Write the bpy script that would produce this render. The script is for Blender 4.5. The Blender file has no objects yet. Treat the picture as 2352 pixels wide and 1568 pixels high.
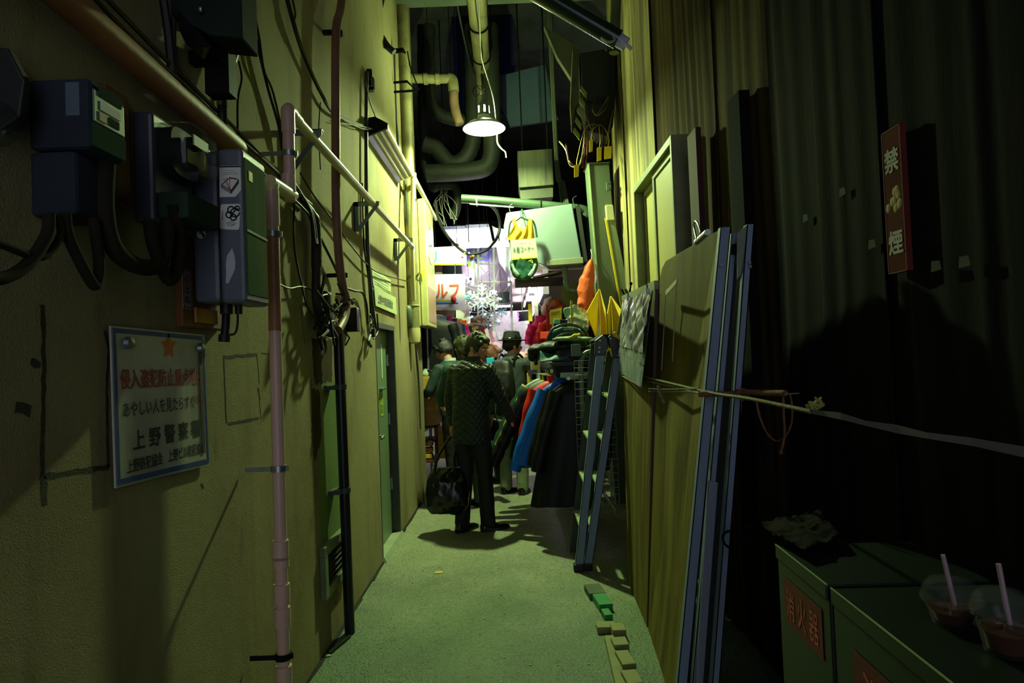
import bpy, bmesh, math, random
from mathutils import Vector as V, Matrix, noise
random.seed(7)
S = bpy.context.scene
C = S.collection
PI = math.pi

# ------------------------------------------------------------------ camera
F, CX, CY, H = 1450.0, 1176.0, 784.0, 1.49
_s, _c = math.sin(.04), math.cos(.04)
_yv = V((4, -34, -F)); _zv = V((-_s, _c, -(4*_s + 34*_c)/F))
_yv.normalize(); _zv.normalize(); _xv = _yv.cross(_zv)
cam_data = bpy.data.cameras.new('camera'); cam_data.sensor_width = 36; cam_data.lens = 36*F/2352
cam_data.clip_start = .05
cam = bpy.data.objects.new('camera', cam_data); C.objects.link(cam)
cam.matrix_world = Matrix.Translation((0, 0, H)) @ Matrix((_xv, _yv, _zv)).to_4x4()
S.camera = cam

# ------------------------------------------------------------------ world, exposure
W = bpy.data.worlds.new('world'); S.world = W; W.use_nodes = True
W.node_tree.nodes['Background'].inputs[0].default_value = (.80, .86, 1.0, 1)
W.node_tree.nodes['Background'].inputs[1].default_value = 1.2
S.view_settings.view_transform = 'Standard'; S.view_settings.look = 'None'
S.view_settings.gamma = 1; S.view_settings.use_curve_mapping = False
S.view_settings.exposure = 0.0
LAMP_STRENGTH, LAMP_COLOR = 52000.0, (.73, 1.0, .44)
TUBE_STRENGTH, TUBE_COLOR = 105.0, (.96, .93, 1.0)
S.cycles.max_bounces = 6; S.cycles.diffuse_bounces = 4; S.cycles.glossy_bounces = 3
S.cycles.transmission_bounces = 6; S.cycles.sample_clamp_indirect = 4.0
S.cycles.caustics_reflective = False; S.cycles.caustics_refractive = False

# ------------------------------------------------------------------ photo measurements -> world points
def ray(px, py):
    d = V(((px-CX)/F, -(py-CY)/F, -1)); return V((_xv.dot(d), _yv.dot(d), _zv.dot(d)))
def AY(px, py, y): d = ray(px, py); return V((0, 0, H)) + d*(y/d.y)
def AX(px, py, x): d = ray(px, py); return V((0, 0, H)) + d*(x/d.x)
def AZ(px, py, z=0.): d = ray(px, py); return V((0, 0, H)) + d*((z-H)/d.z)
WL, WR = -1.03, 1.12
def L(px, py, off=0.): return AX(px, py, WL+off)
def R(px, py, off=0.): return AX(px, py, WR-off)

# ------------------------------------------------------------------ mesh builder
ORG = {}
def sm(pts, k=5):
    pts = [V(p) for p in pts]
    if len(pts) < 3: return pts
    out = []
    for i in range(len(pts)-1):
        a = pts[max(i-1, 0)]; b = pts[i]; c = pts[i+1]; d = pts[min(i+2, len(pts)-1)]
        for j in range(k):
            t = j/k
            out.append(.5*((2*b)+(c-a)*t+(2*a-5*b+4*c-d)*t*t+(3*b-a-3*c+d)*t**3))
    out.append(pts[-1]); return out

class MB:
    def __init__(s): s.v = []; s.f = []
    def add(s, vs, fs):
        n = len(s.v); s.v += [V(p) for p in vs]; s.f += [tuple(i+n for i in f) for f in fs]; return s
    def hexa(s, p):
        return s.add(p, [(0, 3, 2, 1), (4, 5, 6, 7), (0, 1, 5, 4), (1, 2, 6, 5), (2, 3, 7, 6), (3, 0, 4, 7)])
    def box2(s, a, b):
        x0, y0, z0 = a; x1, y1, z1 = b
        return s.hexa([(x0, y0, z0), (x1, y0, z0), (x1, y1, z0), (x0, y1, z0), (x0, y0, z1), (x1, y0, z1), (x1, y1, z1), (x0, y1, z1)])
    def box(s, c, d, M=None):
        c = V(c); x, y, z = d[0]/2, d[1]/2, d[2]/2
        p = [V(q) for q in ((-x, -y, -z), (x, -y, -z), (x, y, -z), (-x, y, -z), (-x, -y, z), (x, -y, z), (x, y, z), (-x, y, z))]
        if M: p = [M @ q for q in p]
        return s.hexa([q+c for q in p])
    def slab(s, poly, off):
        poly = [V(p) for p in poly]; off = V(off); n = len(poly)
        return s.add(poly+[p+off for p in poly], [tuple(range(n-1, -1, -1)), tuple(range(n, 2*n))]+[(i, (i+1) % n, n+(i+1) % n, n+i) for i in range(n)])
    def rings(s, rs, cap=True, closed=False):
        n = len(rs[0]); k = len(rs); vs = [p for r in rs for p in r]; fs = []
        for i in range(k if closed else k-1):
            for j in range(n):
                a, b = i*n, ((i+1) % k)*n
                fs.append((a+j, a+(j+1) % n, b+(j+1) % n, b+j))
        if cap and not closed: fs += [tuple(range(n-1, -1, -1)), tuple(range((k-1)*n, k*n))]
        return s.add(vs, fs)
    def tube(s, pts, r, n=8, closed=False, cap=True):
        pts = [V(p) for p in pts]; k = len(pts); rs = []; prev = None
        for i, p in enumerate(pts):
            if closed: t = pts[(i+1) % k]-pts[i-1]
            else: t = pts[min(i+1, k-1)]-pts[max(i-1, 0)]
            t.normalize() if t.length > 1e-9 else None
            if prev is None:
                up = V((0, 0, 1)) if abs(t.z) < .9 else V((1, 0, 0)); a = up.cross(t).normalized()
            else: a = (prev-t*prev.dot(t)).normalized()
            prev = a; b = t.cross(a); q = r[i] if isinstance(r, (list, tuple)) else r
            rs.append([p+(a*math.cos(2*PI*j/n)+b*math.sin(2*PI*j/n))*q for j in range(n)])
        return s.rings(rs, cap, closed)
    def cyl(s, a, b, r0, r1=None, n=14): return s.tube([a, b], [r0, r0 if r1 is None else r1], n)
    def lathe(s, prof, c, n=24, M=None, cap=False):
        c = V(c); rs = []
        for r, z in prof:
            q = [V((r*math.cos(2*PI*j/n), r*math.sin(2*PI*j/n), z)) for j in range(n)]
            rs.append([c+((M @ p) if M else p) for p in q])
        return s.rings(rs, cap)
    def sph(s, c, r, nu=14, nv=9, M=None):
        c = V(c); r = (r, r, r) if not isinstance(r, (tuple, list)) else r
        vs = []; fs = []
        def P(x, y, z):
            q = V((x*r[0], y*r[1], z*r[2])); return c+((M @ q) if M else q)
        vs.append(P(0, 0, -1))
        for i in range(1, nv):
            t = -PI/2+PI*i/nv
            for j in range(nu): vs.append(P(math.cos(t)*math.cos(2*PI*j/nu), math.cos(t)*math.sin(2*PI*j/nu), math.sin(t)))
        vs.append(P(0, 0, 1)); last = len(vs)-1
        for j in range(nu):
            fs.append((0, 1+(j+1) % nu, 1+j)); a = 1+(nv-2)*nu; fs.append((last, a+j, a+(j+1) % nu))
        for i in range(nv-2):
            for j in range(nu):
                a = 1+i*nu; fs.append((a+j, a+(j+1) % nu, a+nu+(j+1) % nu, a+nu+j))
        return s.add(vs, fs)
    def grid(s, fn, nu, nv, off=None):
        """open or (with off) thickened sheet fn(u,v)->point"""
        vs = [V(fn(i/nu, j/nv)) for j in range(nv+1) for i in range(nu+1)]; w = nu+1; m = len(vs)
        fs = [(j*w+i, j*w+i+1, (j+1)*w+i+1, (j+1)*w+i) for j in range(nv) for i in range(nu)]
        if off is None: return s.add(vs, fs)
        off = V(off); vs2 = [p+off for p in vs]
        fb = [tuple(m+i for i in reversed(f)) for f in fs]
        rim = [i for i in range(w)]+[j*w+nu for j in range(1, nv+1)]+[nv*w+i for i in range(nu-1, -1, -1)]+[j*w for j in range(nv-1, 0, -1)]
        sd = [(rim[(k+1) % len(rim)], rim[k], m+rim[k], m+rim[(k+1) % len(rim)]) for k in range(len(rim))]
        return s.add(vs+vs2, fs+fb+sd)
    def build(s, name, m, parent=None, smooth=False, bevel=0, label=None):
        me = bpy.data.meshes.new(name)
        if parent is None:
            lo = V([min(p[i] for p in s.v) for i in range(3)]); hi = V([max(p[i] for p in s.v) for i in range(3)])
            org = V(((lo.x+hi.x)/2, (lo.y+hi.y)/2, lo.z))
        else: org = ORG[parent.name]
        me.from_pydata([p-org for p in s.v], [], s.f); me.update()
        bm = bmesh.new(); bm.from_mesh(me); bmesh.ops.recalc_face_normals(bm, faces=bm.faces); bm.to_mesh(me); bm.free()
        if smooth:
            me.polygons.foreach_set('use_smooth', [True]*len(me.polygons)); me.set_sharp_from_angle(angle=math.radians(50))
        return link(name, me, m, parent, org, bevel, label)

def link(name, me, m, parent, org, bevel=0, label=None):
    o = bpy.data.objects.new(name, me); C.objects.link(o)
    if m: me.materials.append(m)
    if parent is None: o.location = org
    else: o.parent = parent
    ORG[o.name] = V(org)
    if bevel:
        b = o.modifiers.new('bevel', 'BEVEL'); b.width = bevel; b.segments = 2; b.limit_method = 'ANGLE'; b.angle_limit = .7
    if label: o['label'] = label
    return o

def tag(o, label, cat, group=None):
    o['label'] = label; o['category'] = cat
    if group: o['group'] = group
    return o
def thing(name, label, cat, loc, group=None):
    o = bpy.data.objects.new(name, None); C.objects.link(o); o.empty_display_size = .1
    o.location = V(loc); ORG[o.name] = V(loc); return tag(o, label, cat, group)
def tie(o, a, b_, r=.003):
    b = MB(); b.tube([a, b_], r, 5); return b.build('string', MATS['pale_string'], o)
def struct(o): o['kind'] = 'structure'; return o
def stuff(o): o['kind'] = 'stuff'; return o

# ------------------------------------------------------------------ materials
def lin(c): return tuple(((x/255)/12.92 if x/255 <= .04045 else ((x/255+.055)/1.055)**2.4) for x in c)+(1,)
MATS = {}
def mat(name, rgb, rough=.6, metal=0., var=.12, scale=6., bump=0., bscale=60., stretch=(1, 1, 1), rgb2=None, emit=None, es=0., trans=0., alpha=1., ior=1.45, coat=0., spec=.5):
    if name in MATS: return MATS[name]
    m = bpy.data.materials.new(name); m.use_nodes = True; nt = m.node_tree; N = nt.nodes; K = nt.links
    b = N['Principled BSDF']; MATS[name] = m
    tc = N.new('ShaderNodeTexCoord'); mp = N.new('ShaderNodeMapping'); mp.inputs['Scale'].default_value = stretch
    K.new(tc.outputs['Object'], mp.inputs['Vector'])
    no = N.new('ShaderNodeTexNoise'); no.inputs['Scale'].default_value = scale; no.inputs['Detail'].default_value = 5
    K.new(mp.outputs[0], no.inputs['Vector'])
    cr = N.new('ShaderNodeValToRGB'); cr.color_ramp.elements[0].position = .32; cr.color_ramp.elements[1].position = .68
    c0 = lin(rgb); c1 = lin(rgb2) if rgb2 else tuple(min(1, x*(1+var)) for x in c0[:3])+(1,)
    if not rgb2: c0 = tuple(x*(1-var) for x in c0[:3])+(1,)
    cr.color_ramp.elements[0].color = c0; cr.color_ramp.elements[1].color = c1
    K.new(no.outputs['Fac'], cr.inputs[0]); K.new(cr.outputs[0], b.inputs['Base Color'])
    b.inputs['Roughness'].default_value = rough; b.inputs['Metallic'].default_value = metal
    b.inputs['IOR'].default_value = ior; b.inputs['Transmission Weight'].default_value = trans
    b.inputs['Alpha'].default_value = alpha; b.inputs['Coat Weight'].default_value = coat
    b.inputs['Specular IOR Level'].default_value = spec
    if emit: b.inputs['Emission Color'].default_value = emit+(1,); b.inputs['Emission Strength'].default_value = es
    if bump:
        n2 = N.new('ShaderNodeTexNoise'); n2.inputs['Scale'].default_value = bscale; n2.inputs['Detail'].default_value = 4
        K.new(mp.outputs[0], n2.inputs['Vector'])
        bp = N.new('ShaderNodeBump'); bp.inputs['Strength'].default_value = bump; bp.inputs['Distance'].default_value = .01
        K.new(n2.outputs['Fac'], bp.inputs['Height']); K.new(bp.outputs[0], b.inputs['Normal'])
    return m

M_ = mat
mat('pale_string', (170, 168, 160), .6)
def layered(name, base, layers, rough=.8, bumps=(), spec=.4, metal=0):
    """base sRGB; layers: (rgb, scale, stretch, lo, hi, amount); bumps: (scale, stretch, strength, distance)"""
    m = bpy.data.materials.new(name); m.use_nodes = True; nt = m.node_tree; N = nt.nodes; K = nt.links
    b = N['Principled BSDF']; b.inputs['Roughness'].default_value = rough; b.inputs['Specular IOR Level'].default_value = spec
    b.inputs['Metallic'].default_value = metal
    tc = N.new('ShaderNodeTexCoord'); rgb = N.new('ShaderNodeRGB'); rgb.outputs[0].default_value = lin(base); cur = rgb.outputs[0]
    for k, (col, sc, st, lo, hi, amt) in enumerate(layers):
        mp = N.new('ShaderNodeMapping'); mp.inputs['Scale'].default_value = st; mp.inputs['Location'].default_value = (k*3.7, k*1.3, k*2.1)
        K.new(tc.outputs['Object'], mp.inputs[0])
        no = N.new('ShaderNodeTexNoise'); no.inputs['Scale'].default_value = sc; no.inputs['Detail'].default_value = 6; no.inputs['Roughness'].default_value = .6
        K.new(mp.outputs[0], no.inputs[0])
        mr = N.new('ShaderNodeMapRange'); mr.inputs['From Min'].default_value = lo; mr.inputs['From Max'].default_value = hi; mr.inputs['To Max'].default_value = amt
        K.new(no.outputs['Fac'], mr.inputs[0])
        mx = N.new('ShaderNodeMix'); mx.data_type = 'RGBA'; K.new(mr.outputs[0], mx.inputs['Factor'])
        K.new(cur, mx.inputs['A']); mx.inputs['B'].default_value = lin(col); cur = mx.outputs['Result']
    K.new(cur, b.inputs['Base Color']); nrm = None
    for sc, st, strg, dist in bumps:
        mp = N.new('ShaderNodeMapping'); mp.inputs['Scale'].default_value = st; K.new(tc.outputs['Object'], mp.inputs[0])
        no = N.new('ShaderNodeTexNoise'); no.inputs['Scale'].default_value = sc; no.inputs['Detail'].default_value = 3
        K.new(mp.outputs[0], no.inputs[0])
        bp = N.new('ShaderNodeBump'); bp.inputs['Strength'].default_value = strg; bp.inputs['Distance'].default_value = dist
        K.new(no.outputs['Fac'], bp.inputs['Height'])
        if nrm: K.new(nrm, bp.inputs['Normal'])
        nrm = bp.outputs[0]
    if nrm: K.new(nrm, b.inputs['Normal'])
    MATS[name] = m; return m

plaster = layered('sand_plaster', (152, 143, 102), [
    ((112, 92, 58), 1.1, (1, 1, .6), .45, .70, .75), ((96, 88, 60), 5, (1, 1, .10), .52, .75, .55),
    ((168, 156, 112), 2.3, (1, 1, 1), .55, .8, .5), ((70, 62, 42), 9, (1, 1, .25), .62, .8, .5), ((60, 56, 36), 90, (1, 1, 1), .60, .80, .35)],
    .9, [(240, (1, 1, 1), .6, .004), (24, (1, 1, 1), .18, .010)], .2)
concrete = layered('worn_concrete', (142, 146, 112), [
    ((92, 96, 84), 1.3, (1, 1, 1), .45, .72, .8), ((158, 158, 142), 2.7, (1, 1, 1), .55, .8, .5),
    ((62, 64, 58), 6, (1, 1, 1), .6, .8, .6), ((196, 200, 180), 95, (1, 1, 1), .58, .64, .75), ((44, 50, 40), 70, (1, 1, 1), .54, .66, .7)],
    .55, [(90, (1, 1, 1), .8, .010), (14, (1, 1, 1), .3, .02)], .45)
dark_ceiling = layered('sooty_concrete', (96, 104, 90), [((60, 64, 56), 1.5, (1, 1, 1), .4, .7, .9)], .9)
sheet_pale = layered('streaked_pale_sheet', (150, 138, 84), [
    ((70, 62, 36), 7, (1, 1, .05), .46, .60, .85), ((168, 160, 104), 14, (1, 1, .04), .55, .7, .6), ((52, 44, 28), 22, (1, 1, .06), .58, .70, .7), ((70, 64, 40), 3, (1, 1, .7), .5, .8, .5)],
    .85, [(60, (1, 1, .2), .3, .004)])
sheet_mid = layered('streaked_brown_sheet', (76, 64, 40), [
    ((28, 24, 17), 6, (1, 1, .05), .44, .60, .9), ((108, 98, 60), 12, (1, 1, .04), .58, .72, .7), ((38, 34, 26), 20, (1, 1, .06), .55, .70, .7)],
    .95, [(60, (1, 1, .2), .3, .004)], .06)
sheet_dark = layered('dark_rusted_sheet', (26, 24, 22), [
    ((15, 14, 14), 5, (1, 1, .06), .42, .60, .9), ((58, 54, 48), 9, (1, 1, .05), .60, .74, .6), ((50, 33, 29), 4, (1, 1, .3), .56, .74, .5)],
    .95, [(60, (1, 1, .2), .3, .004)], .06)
olive_board = layered('olive_laminate', (112, 102, 44), [((66, 58, 25), 8, (1, 1, .07), .46, .66, .8), ((130, 118, 54), 13, (1, 1, .05), .58, .75, .5), ((54, 42, 20), 2, (1, 1, .5), .5, .8, .6)], .8, [(40, (1, 1, .1), .15, .003)], .12)
brown_wood = layered('brown_board', (118, 70, 32), [((70, 40, 20), 9, (1, 1, .12), .45, .7, .8), ((140, 92, 40), 3, (1, 1, .3), .55, .8, .5)], .6)
M_ = mat
black_rubber = M_('black_rubber', (22, 22, 22), .55)
black_gloss = M_('black_glossy_plastic', (16, 17, 18), .18)
black_metal = M_('black_painted_metal', (18, 19, 20), .65, spec=.1)
dark_steel = M_('dark_green_grey_steel', (58, 66, 60), .45, var=.2)
zinc = M_('galvanised_steel', (150, 158, 160), .35, .85, .15, 20)
steel_grey = M_('grey_painted_bracket', (112, 128, 128), .5, .2)
pvc_pink = M_('pinkish_beige_pvc', (204, 168, 152), .32, 0, .06, 3)
pvc_cream = M_('cream_pvc', (206, 196, 140), .3, 0, .06, 3)
pvc_brown = M_('brown_painted_pipe', (150, 100, 72), .42, 0, .18, 5)
rust_pipe = layered('rust_brown_pipe', (150, 96, 56), [((96, 58, 32), 4, (1, .5, 1), .45, .7, .8), ((170, 118, 70), 9, (1, .4, 1), .55, .8, .5)], .55, [(50, (1, 1, 1), .2, .003)])
box_grey = M_('blue_grey_box_paint', (92, 96, 108), .42, 0, .07, 14, .1, 120)
box_side = layered('grimy_green_lit_paint', (62, 92, 52), [((110, 110, 66), 6, (1, 1, .4), .5, .75, .7), ((60, 66, 46), 12, (1, 1, .5), .55, .75, .6)], .9, (), .05)  # grime, plus the lamp's green light put into the side's colour
meter_dark = M_('dark_slate_plastic', (46, 52, 60), .85, 0, .15, 8, spec=.06)
meter_green = M_('dark_green_plastic', (46, 62, 46), .9, 0, .18, 8, spec=.05)
clear = M_('clear_plastic', (60, 66, 62), .05, alpha=.12, var=0, spec=1.)
glass = M_('meter_glass', (46, 54, 48), .04, alpha=.28, var=0, spec=1.)
paper = M_('white_paper', (214, 214, 206), .7, 0, .05, 9)
ink_black = M_('black_ink', (18, 18, 20), .6, var=0)
ink_red = M_('red_ink', (150, 38, 34), .6, 0, .15, 20)
ink_blue = M_('blue_paint', (34, 62, 128), .55, 0, .15, 20)
orange_ink = M_('orange_ink', (205, 112, 34), .6, 0, .2, 20)
alu = M_('blue_grey_anodised_aluminium', (116, 130, 154), .6, .0, .08, 30, stretch=(1, 1, .05))
cardboard = M_('cardboard', (176, 138, 62), .75, 0, .08, 9)
yellow_card = M_('yellow_card', (226, 196, 48), .6, 0, .05, 9)
pale_green = layered('pale_green_paint', (88, 100, 80), [((66, 78, 60), 3, (1, 1, .3), .45, .75, .7), ((76, 70, 42), 8, (1, 1, .3), .62, .8, .5)], .45)
skin = M_('skin', (196, 140, 104), .5, 0, .05, 12)
hair_black = M_('black_hair', (26, 24, 20), .42, 0, .3, 60, .5, 160)
hair_brown = M_('brown_hair', (92, 48, 28), .42, 0, .3, 60, .5, 160)
white_enamel = M_('white_enamel', (232, 236, 226), .35, var=.02)
white_metal = M_('white_painted_steel', (225, 222, 228), .4, var=.04)

# ------------------------------------------------------------------ text as flat print
def text(s, c, right, up, w, h, m, parent, name='lettering', bold=.0, lift=None):
    cu = bpy.data.curves.new('t', 'FONT'); cu.body = s; cu.align_x = 'CENTER'; cu.align_y = 'CENTER'
    cu.resolution_u = 2; cu.offset = 0; cu.fill_mode = 'FRONT'; cu.extrude = 0; cu.space_line = .95
    ob = bpy.data.objects.new('t', cu); C.objects.link(ob)
    dg = bpy.context.evaluated_depsgraph_get(); me = bpy.data.meshes.new_from_object(ob.evaluated_get(dg))
    bpy.data.objects.remove(ob); bpy.data.curves.remove(cu)
    xs = [v.co.x for v in me.vertices]; ys = [v.co.y for v in me.vertices]
    if not xs: print('EMPTY TEXT', s); return None
    x0, x1, y0, y1 = min(xs), max(xs), min(ys), max(ys)
    right = V(right).normalized(); up = V(up).normalized(); n = right.cross(up)
    org = ORG[parent.name]; c = V(c)+n*(lift if lift is not None else .0008)
    q = [((v.co.x-(x0+x1)/2)/(x1-x0)*w, (v.co.y-(y0+y1)/2)/(y1-y0)*h) for v in me.vertices]
    ch = min(h/max(1, s.count('\n')+1), w/max(1, max(len(r_) for r_ in s.split('\n')))); e_ = abs(bold)*ch; fs0 = [tuple(p.vertices) for p in me.polygons]
    vs = []; fs = []
    for k, (dx, dz) in enumerate([(0, 0)] if e_ < 1e-5 else [(-1, -.6), (1, -.6), (-1, .6), (1, .6), (0, 1), (0, -1)]):
        o_ = len(vs); vs += [c+right*(a+dx*e_)+up*(b_+dz*e_)+n*(k*2e-5)-org for a, b_ in q]; fs += [tuple(i+o_ for i in f) for f in fs0]
    me2 = bpy.data.meshes.new(name); me2.from_pydata(vs, [], fs); bpy.data.meshes.remove(me); me = me2
    return link(name, me, m, parent, org)

# ------------------------------------------------------------------ organic shapes: union of lofts, voxel remeshed
def organic(mb, name, m, parent, voxel=.012, smooth=6, fold=0., fscale=9., bevel=0, label=None, seed=0.):
    me = bpy.data.meshes.new('tmp'); me.from_pydata(mb.v, [], mb.f)
    bm = bmesh.new(); bm.from_mesh(me); bmesh.ops.recalc_face_normals(bm, faces=bm.faces); bm.to_mesh(me); bm.free()
    ob = bpy.data.objects.new('tmp', me); C.objects.link(ob)
    r = ob.modifiers.new('r', 'REMESH'); r.mode = 'VOXEL'; r.voxel_size = voxel
    if smooth: q = ob.modifiers.new('s', 'SMOOTH'); q.iterations = smooth; q.factor = .5
    dg = bpy.context.evaluated_depsgraph_get(); out = bpy.data.meshes.new_from_object(ob.evaluated_get(dg))
    bpy.data.objects.remove(ob); bpy.data.meshes.remove(me)
    org = ORG[parent.name]
    nn = [v.normal.copy() for v in out.vertices]
    for v, n in zip(out.vertices, nn):
        if fold:
            p = v.co; q = noise.noise(V((p.x*fscale+seed, p.y*fscale, p.z*fscale*.8)))+.5*noise.noise(V((p.x*fscale*2.3, p.y*fscale*2.3+seed, p.z*fscale*1.7)))
            v.co = v.co+n*(fold*q)
        v.co = v.co-org
    out.polygons.foreach_set('use_smooth', [True]*len(out.polygons)); out.name = name; out.materials.clear(); out.update()
    return link(name, out, m, parent, org, label=label)
# ================================================================== the setting
Y0 = 6.9                                     # far end of the left wall
# floor
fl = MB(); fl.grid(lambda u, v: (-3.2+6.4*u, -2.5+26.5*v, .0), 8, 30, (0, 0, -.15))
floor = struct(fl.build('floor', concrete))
# near stretch: dark green asphalt tone with lamp falloff painted in, ragged edge
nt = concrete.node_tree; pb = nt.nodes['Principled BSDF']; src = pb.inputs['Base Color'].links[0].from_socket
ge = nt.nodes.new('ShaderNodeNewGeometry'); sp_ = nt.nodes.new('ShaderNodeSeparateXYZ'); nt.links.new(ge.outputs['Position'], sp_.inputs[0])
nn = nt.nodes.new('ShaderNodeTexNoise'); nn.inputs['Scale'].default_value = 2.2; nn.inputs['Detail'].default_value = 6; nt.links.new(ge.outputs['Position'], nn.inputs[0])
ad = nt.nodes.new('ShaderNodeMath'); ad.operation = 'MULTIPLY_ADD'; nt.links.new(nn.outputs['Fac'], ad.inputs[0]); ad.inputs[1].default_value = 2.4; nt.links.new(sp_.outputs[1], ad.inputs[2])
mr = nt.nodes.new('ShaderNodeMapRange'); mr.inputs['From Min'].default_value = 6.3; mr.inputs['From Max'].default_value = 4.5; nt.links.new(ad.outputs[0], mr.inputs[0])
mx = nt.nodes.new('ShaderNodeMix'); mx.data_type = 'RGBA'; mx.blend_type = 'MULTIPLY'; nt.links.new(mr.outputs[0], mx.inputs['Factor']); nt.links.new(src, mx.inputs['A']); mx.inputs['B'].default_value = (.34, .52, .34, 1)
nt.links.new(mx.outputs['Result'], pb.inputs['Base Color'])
# left wall with door opening
DY0, DY1, DZ = 4.72, 5.46, 1.79
w = MB(); T = .22
w.box2((WL-T, -2.5, 0), (WL, DY0, 5.6)); w.box2((WL-T, DY1, 0), (WL, Y0, 5.6)); w.box2((WL-T, DY0, DZ), (WL, DY1, 5.6))
wall_left = struct(w.build('wall_left', plaster))
# pilaster step at the far end and a sunk vertical groove
w = MB(); w.box2((WL, 6.25, 1.95), (WL+.02, 6.6, 5.2)); w.box2((WL, 6.62, 0), (WL+.03, Y0, 5.6)); w.build('pilaster', plaster, wall_left)
# right wall: backing plus ribbed sheets
w = MB(); w.box2((WR+.06, -2.5, 0), (WR+.26, 6.6, 5.6))
wall_right = struct(w.build('wall_right', sheet_dark))
def rib_sheet(y0, y1, x, z0, z1, seed, pitch=.12):
    """one vertical sheet with soft irregular corrugation"""
    rr = random.Random(seed); b = MB(); n = int((y1-y0)/.012); pr = []; ph = 0.; st = pitch
    for i in range(n+1):
        y = y0+(y1-y0)*i/n; ph += 2*PI*((y1-y0)/n)/st
        if i % 8 == 0: st = pitch*rr.uniform(.8, 1.6); am = rr.uniform(.0015, .0055)
        pr.append((x+.008-am*math.cos(ph), y))
    nz = 6; vs = []; th = .004
    for j in range(nz+1):
        z = z0+(z1-z0)*j/nz
        for k, (a, y) in enumerate(pr): vs.append((a+.006*noise.noise(V((y*2.3, z*.9, seed))), y, z))
    m = n+1; N_ = len(vs); vs += [(p[0]+th, p[1], p[2]) for p in vs]; fs = []
    for j in range(nz):
        for i in range(n):
            q = j*m+i; fs += [(q, q+1, q+m+1, q+m), (N_+q, N_+q+m, N_+q+m+1, N_+q+1)]
        for i in (0, n): q = j*m+i; fs.append((q, q+m, N_+q+m, N_+q))
    return b.add(vs, fs)
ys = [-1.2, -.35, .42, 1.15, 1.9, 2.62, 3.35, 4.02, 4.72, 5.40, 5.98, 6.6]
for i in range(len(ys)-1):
    m = sheet_dark if ys[i] < 2.4 else sheet_mid if ys[i] < 4.6 else sheet_pale  # sheets get darker in steps towards the camera
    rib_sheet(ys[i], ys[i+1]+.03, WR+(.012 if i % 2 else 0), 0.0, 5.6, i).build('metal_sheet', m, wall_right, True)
# ceilings
c = MB(); c.box2((-1.6, -2.5, 5.05), (1.6, 6.3, 5.3)); struct(c.build('ceiling', layered('green_grey_soffit', (92, 104, 84), [((60, 66, 52), 2, (1, 1, 1), .45, .75, .7)], .85)))
c = MB(); c.box2((-3.2, 6.3, 6.2), (3.2, 24, 6.4)); c.box2((-3.2, 6.3, 5.3), (-1.6, 6.5, 6.2)); c.box2((1.6, 6.3, 5.3), (3.2, 6.5, 6.2)); c.box2((-1.6, 6.28, 5.3), (1.6, 6.34, 6.2))
c.build('ceiling_recess', dark_ceiling, bpy.data.objects['ceiling'])
# side walls and far wall of the market beyond
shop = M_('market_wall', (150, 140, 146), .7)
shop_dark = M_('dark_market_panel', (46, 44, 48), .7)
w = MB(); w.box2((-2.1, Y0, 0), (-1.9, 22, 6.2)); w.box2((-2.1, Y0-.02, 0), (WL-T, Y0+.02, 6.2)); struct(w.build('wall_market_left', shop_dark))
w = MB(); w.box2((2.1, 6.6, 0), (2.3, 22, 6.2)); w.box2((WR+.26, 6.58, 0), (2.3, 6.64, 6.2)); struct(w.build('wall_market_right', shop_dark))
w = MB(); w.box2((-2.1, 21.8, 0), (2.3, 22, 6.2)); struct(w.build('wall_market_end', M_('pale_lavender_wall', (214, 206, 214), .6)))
# market ceiling low on the right, with a fascia
mc = MB(); mc.box2((.02, 9.2, 2.72), (2.1, 21.8, 2.86)); struct(mc.build('trim_1', M_('mauve_grey_soffit', (168, 148, 146), .7, 0, .08, 3, stretch=(.3, 3, 1))))
mc = MB(); mc.box2((.46, 9.0, 2.36), (.54, 21.0, 2.72)); struct(mc.build('trim_2', M_('lilac_fascia', (186, 172, 196), .6)))
mc = MB(); mc.box2((-2.0, 10.2, 2.95), (.02, 21.8, 3.05)); struct(mc.build('trim_3', M_('white_market_soffit', (222, 218, 222), .6)))
# joint between floor and left wall: dirt filled gap
g = MB(); y = 1.2
rnd = random.Random(3)
while y < 6.85:
    s = rnd.uniform(.16, .34)
    g.hexa([(WL-.002, y, .0), (WL+rnd.uniform(.008, .022), y, 0), (WL+rnd.uniform(.008, .022), y+s, 0), (WL-.002, y+s, 0), (WL-.002, y, .012), (WL+.006, y, .010), (WL+.006, y+s, .010), (WL-.002, y+s, .012)]); y += s
struct(g.build('trim_4', M_('black_dirt', (26, 26, 22), .9)))

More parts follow.
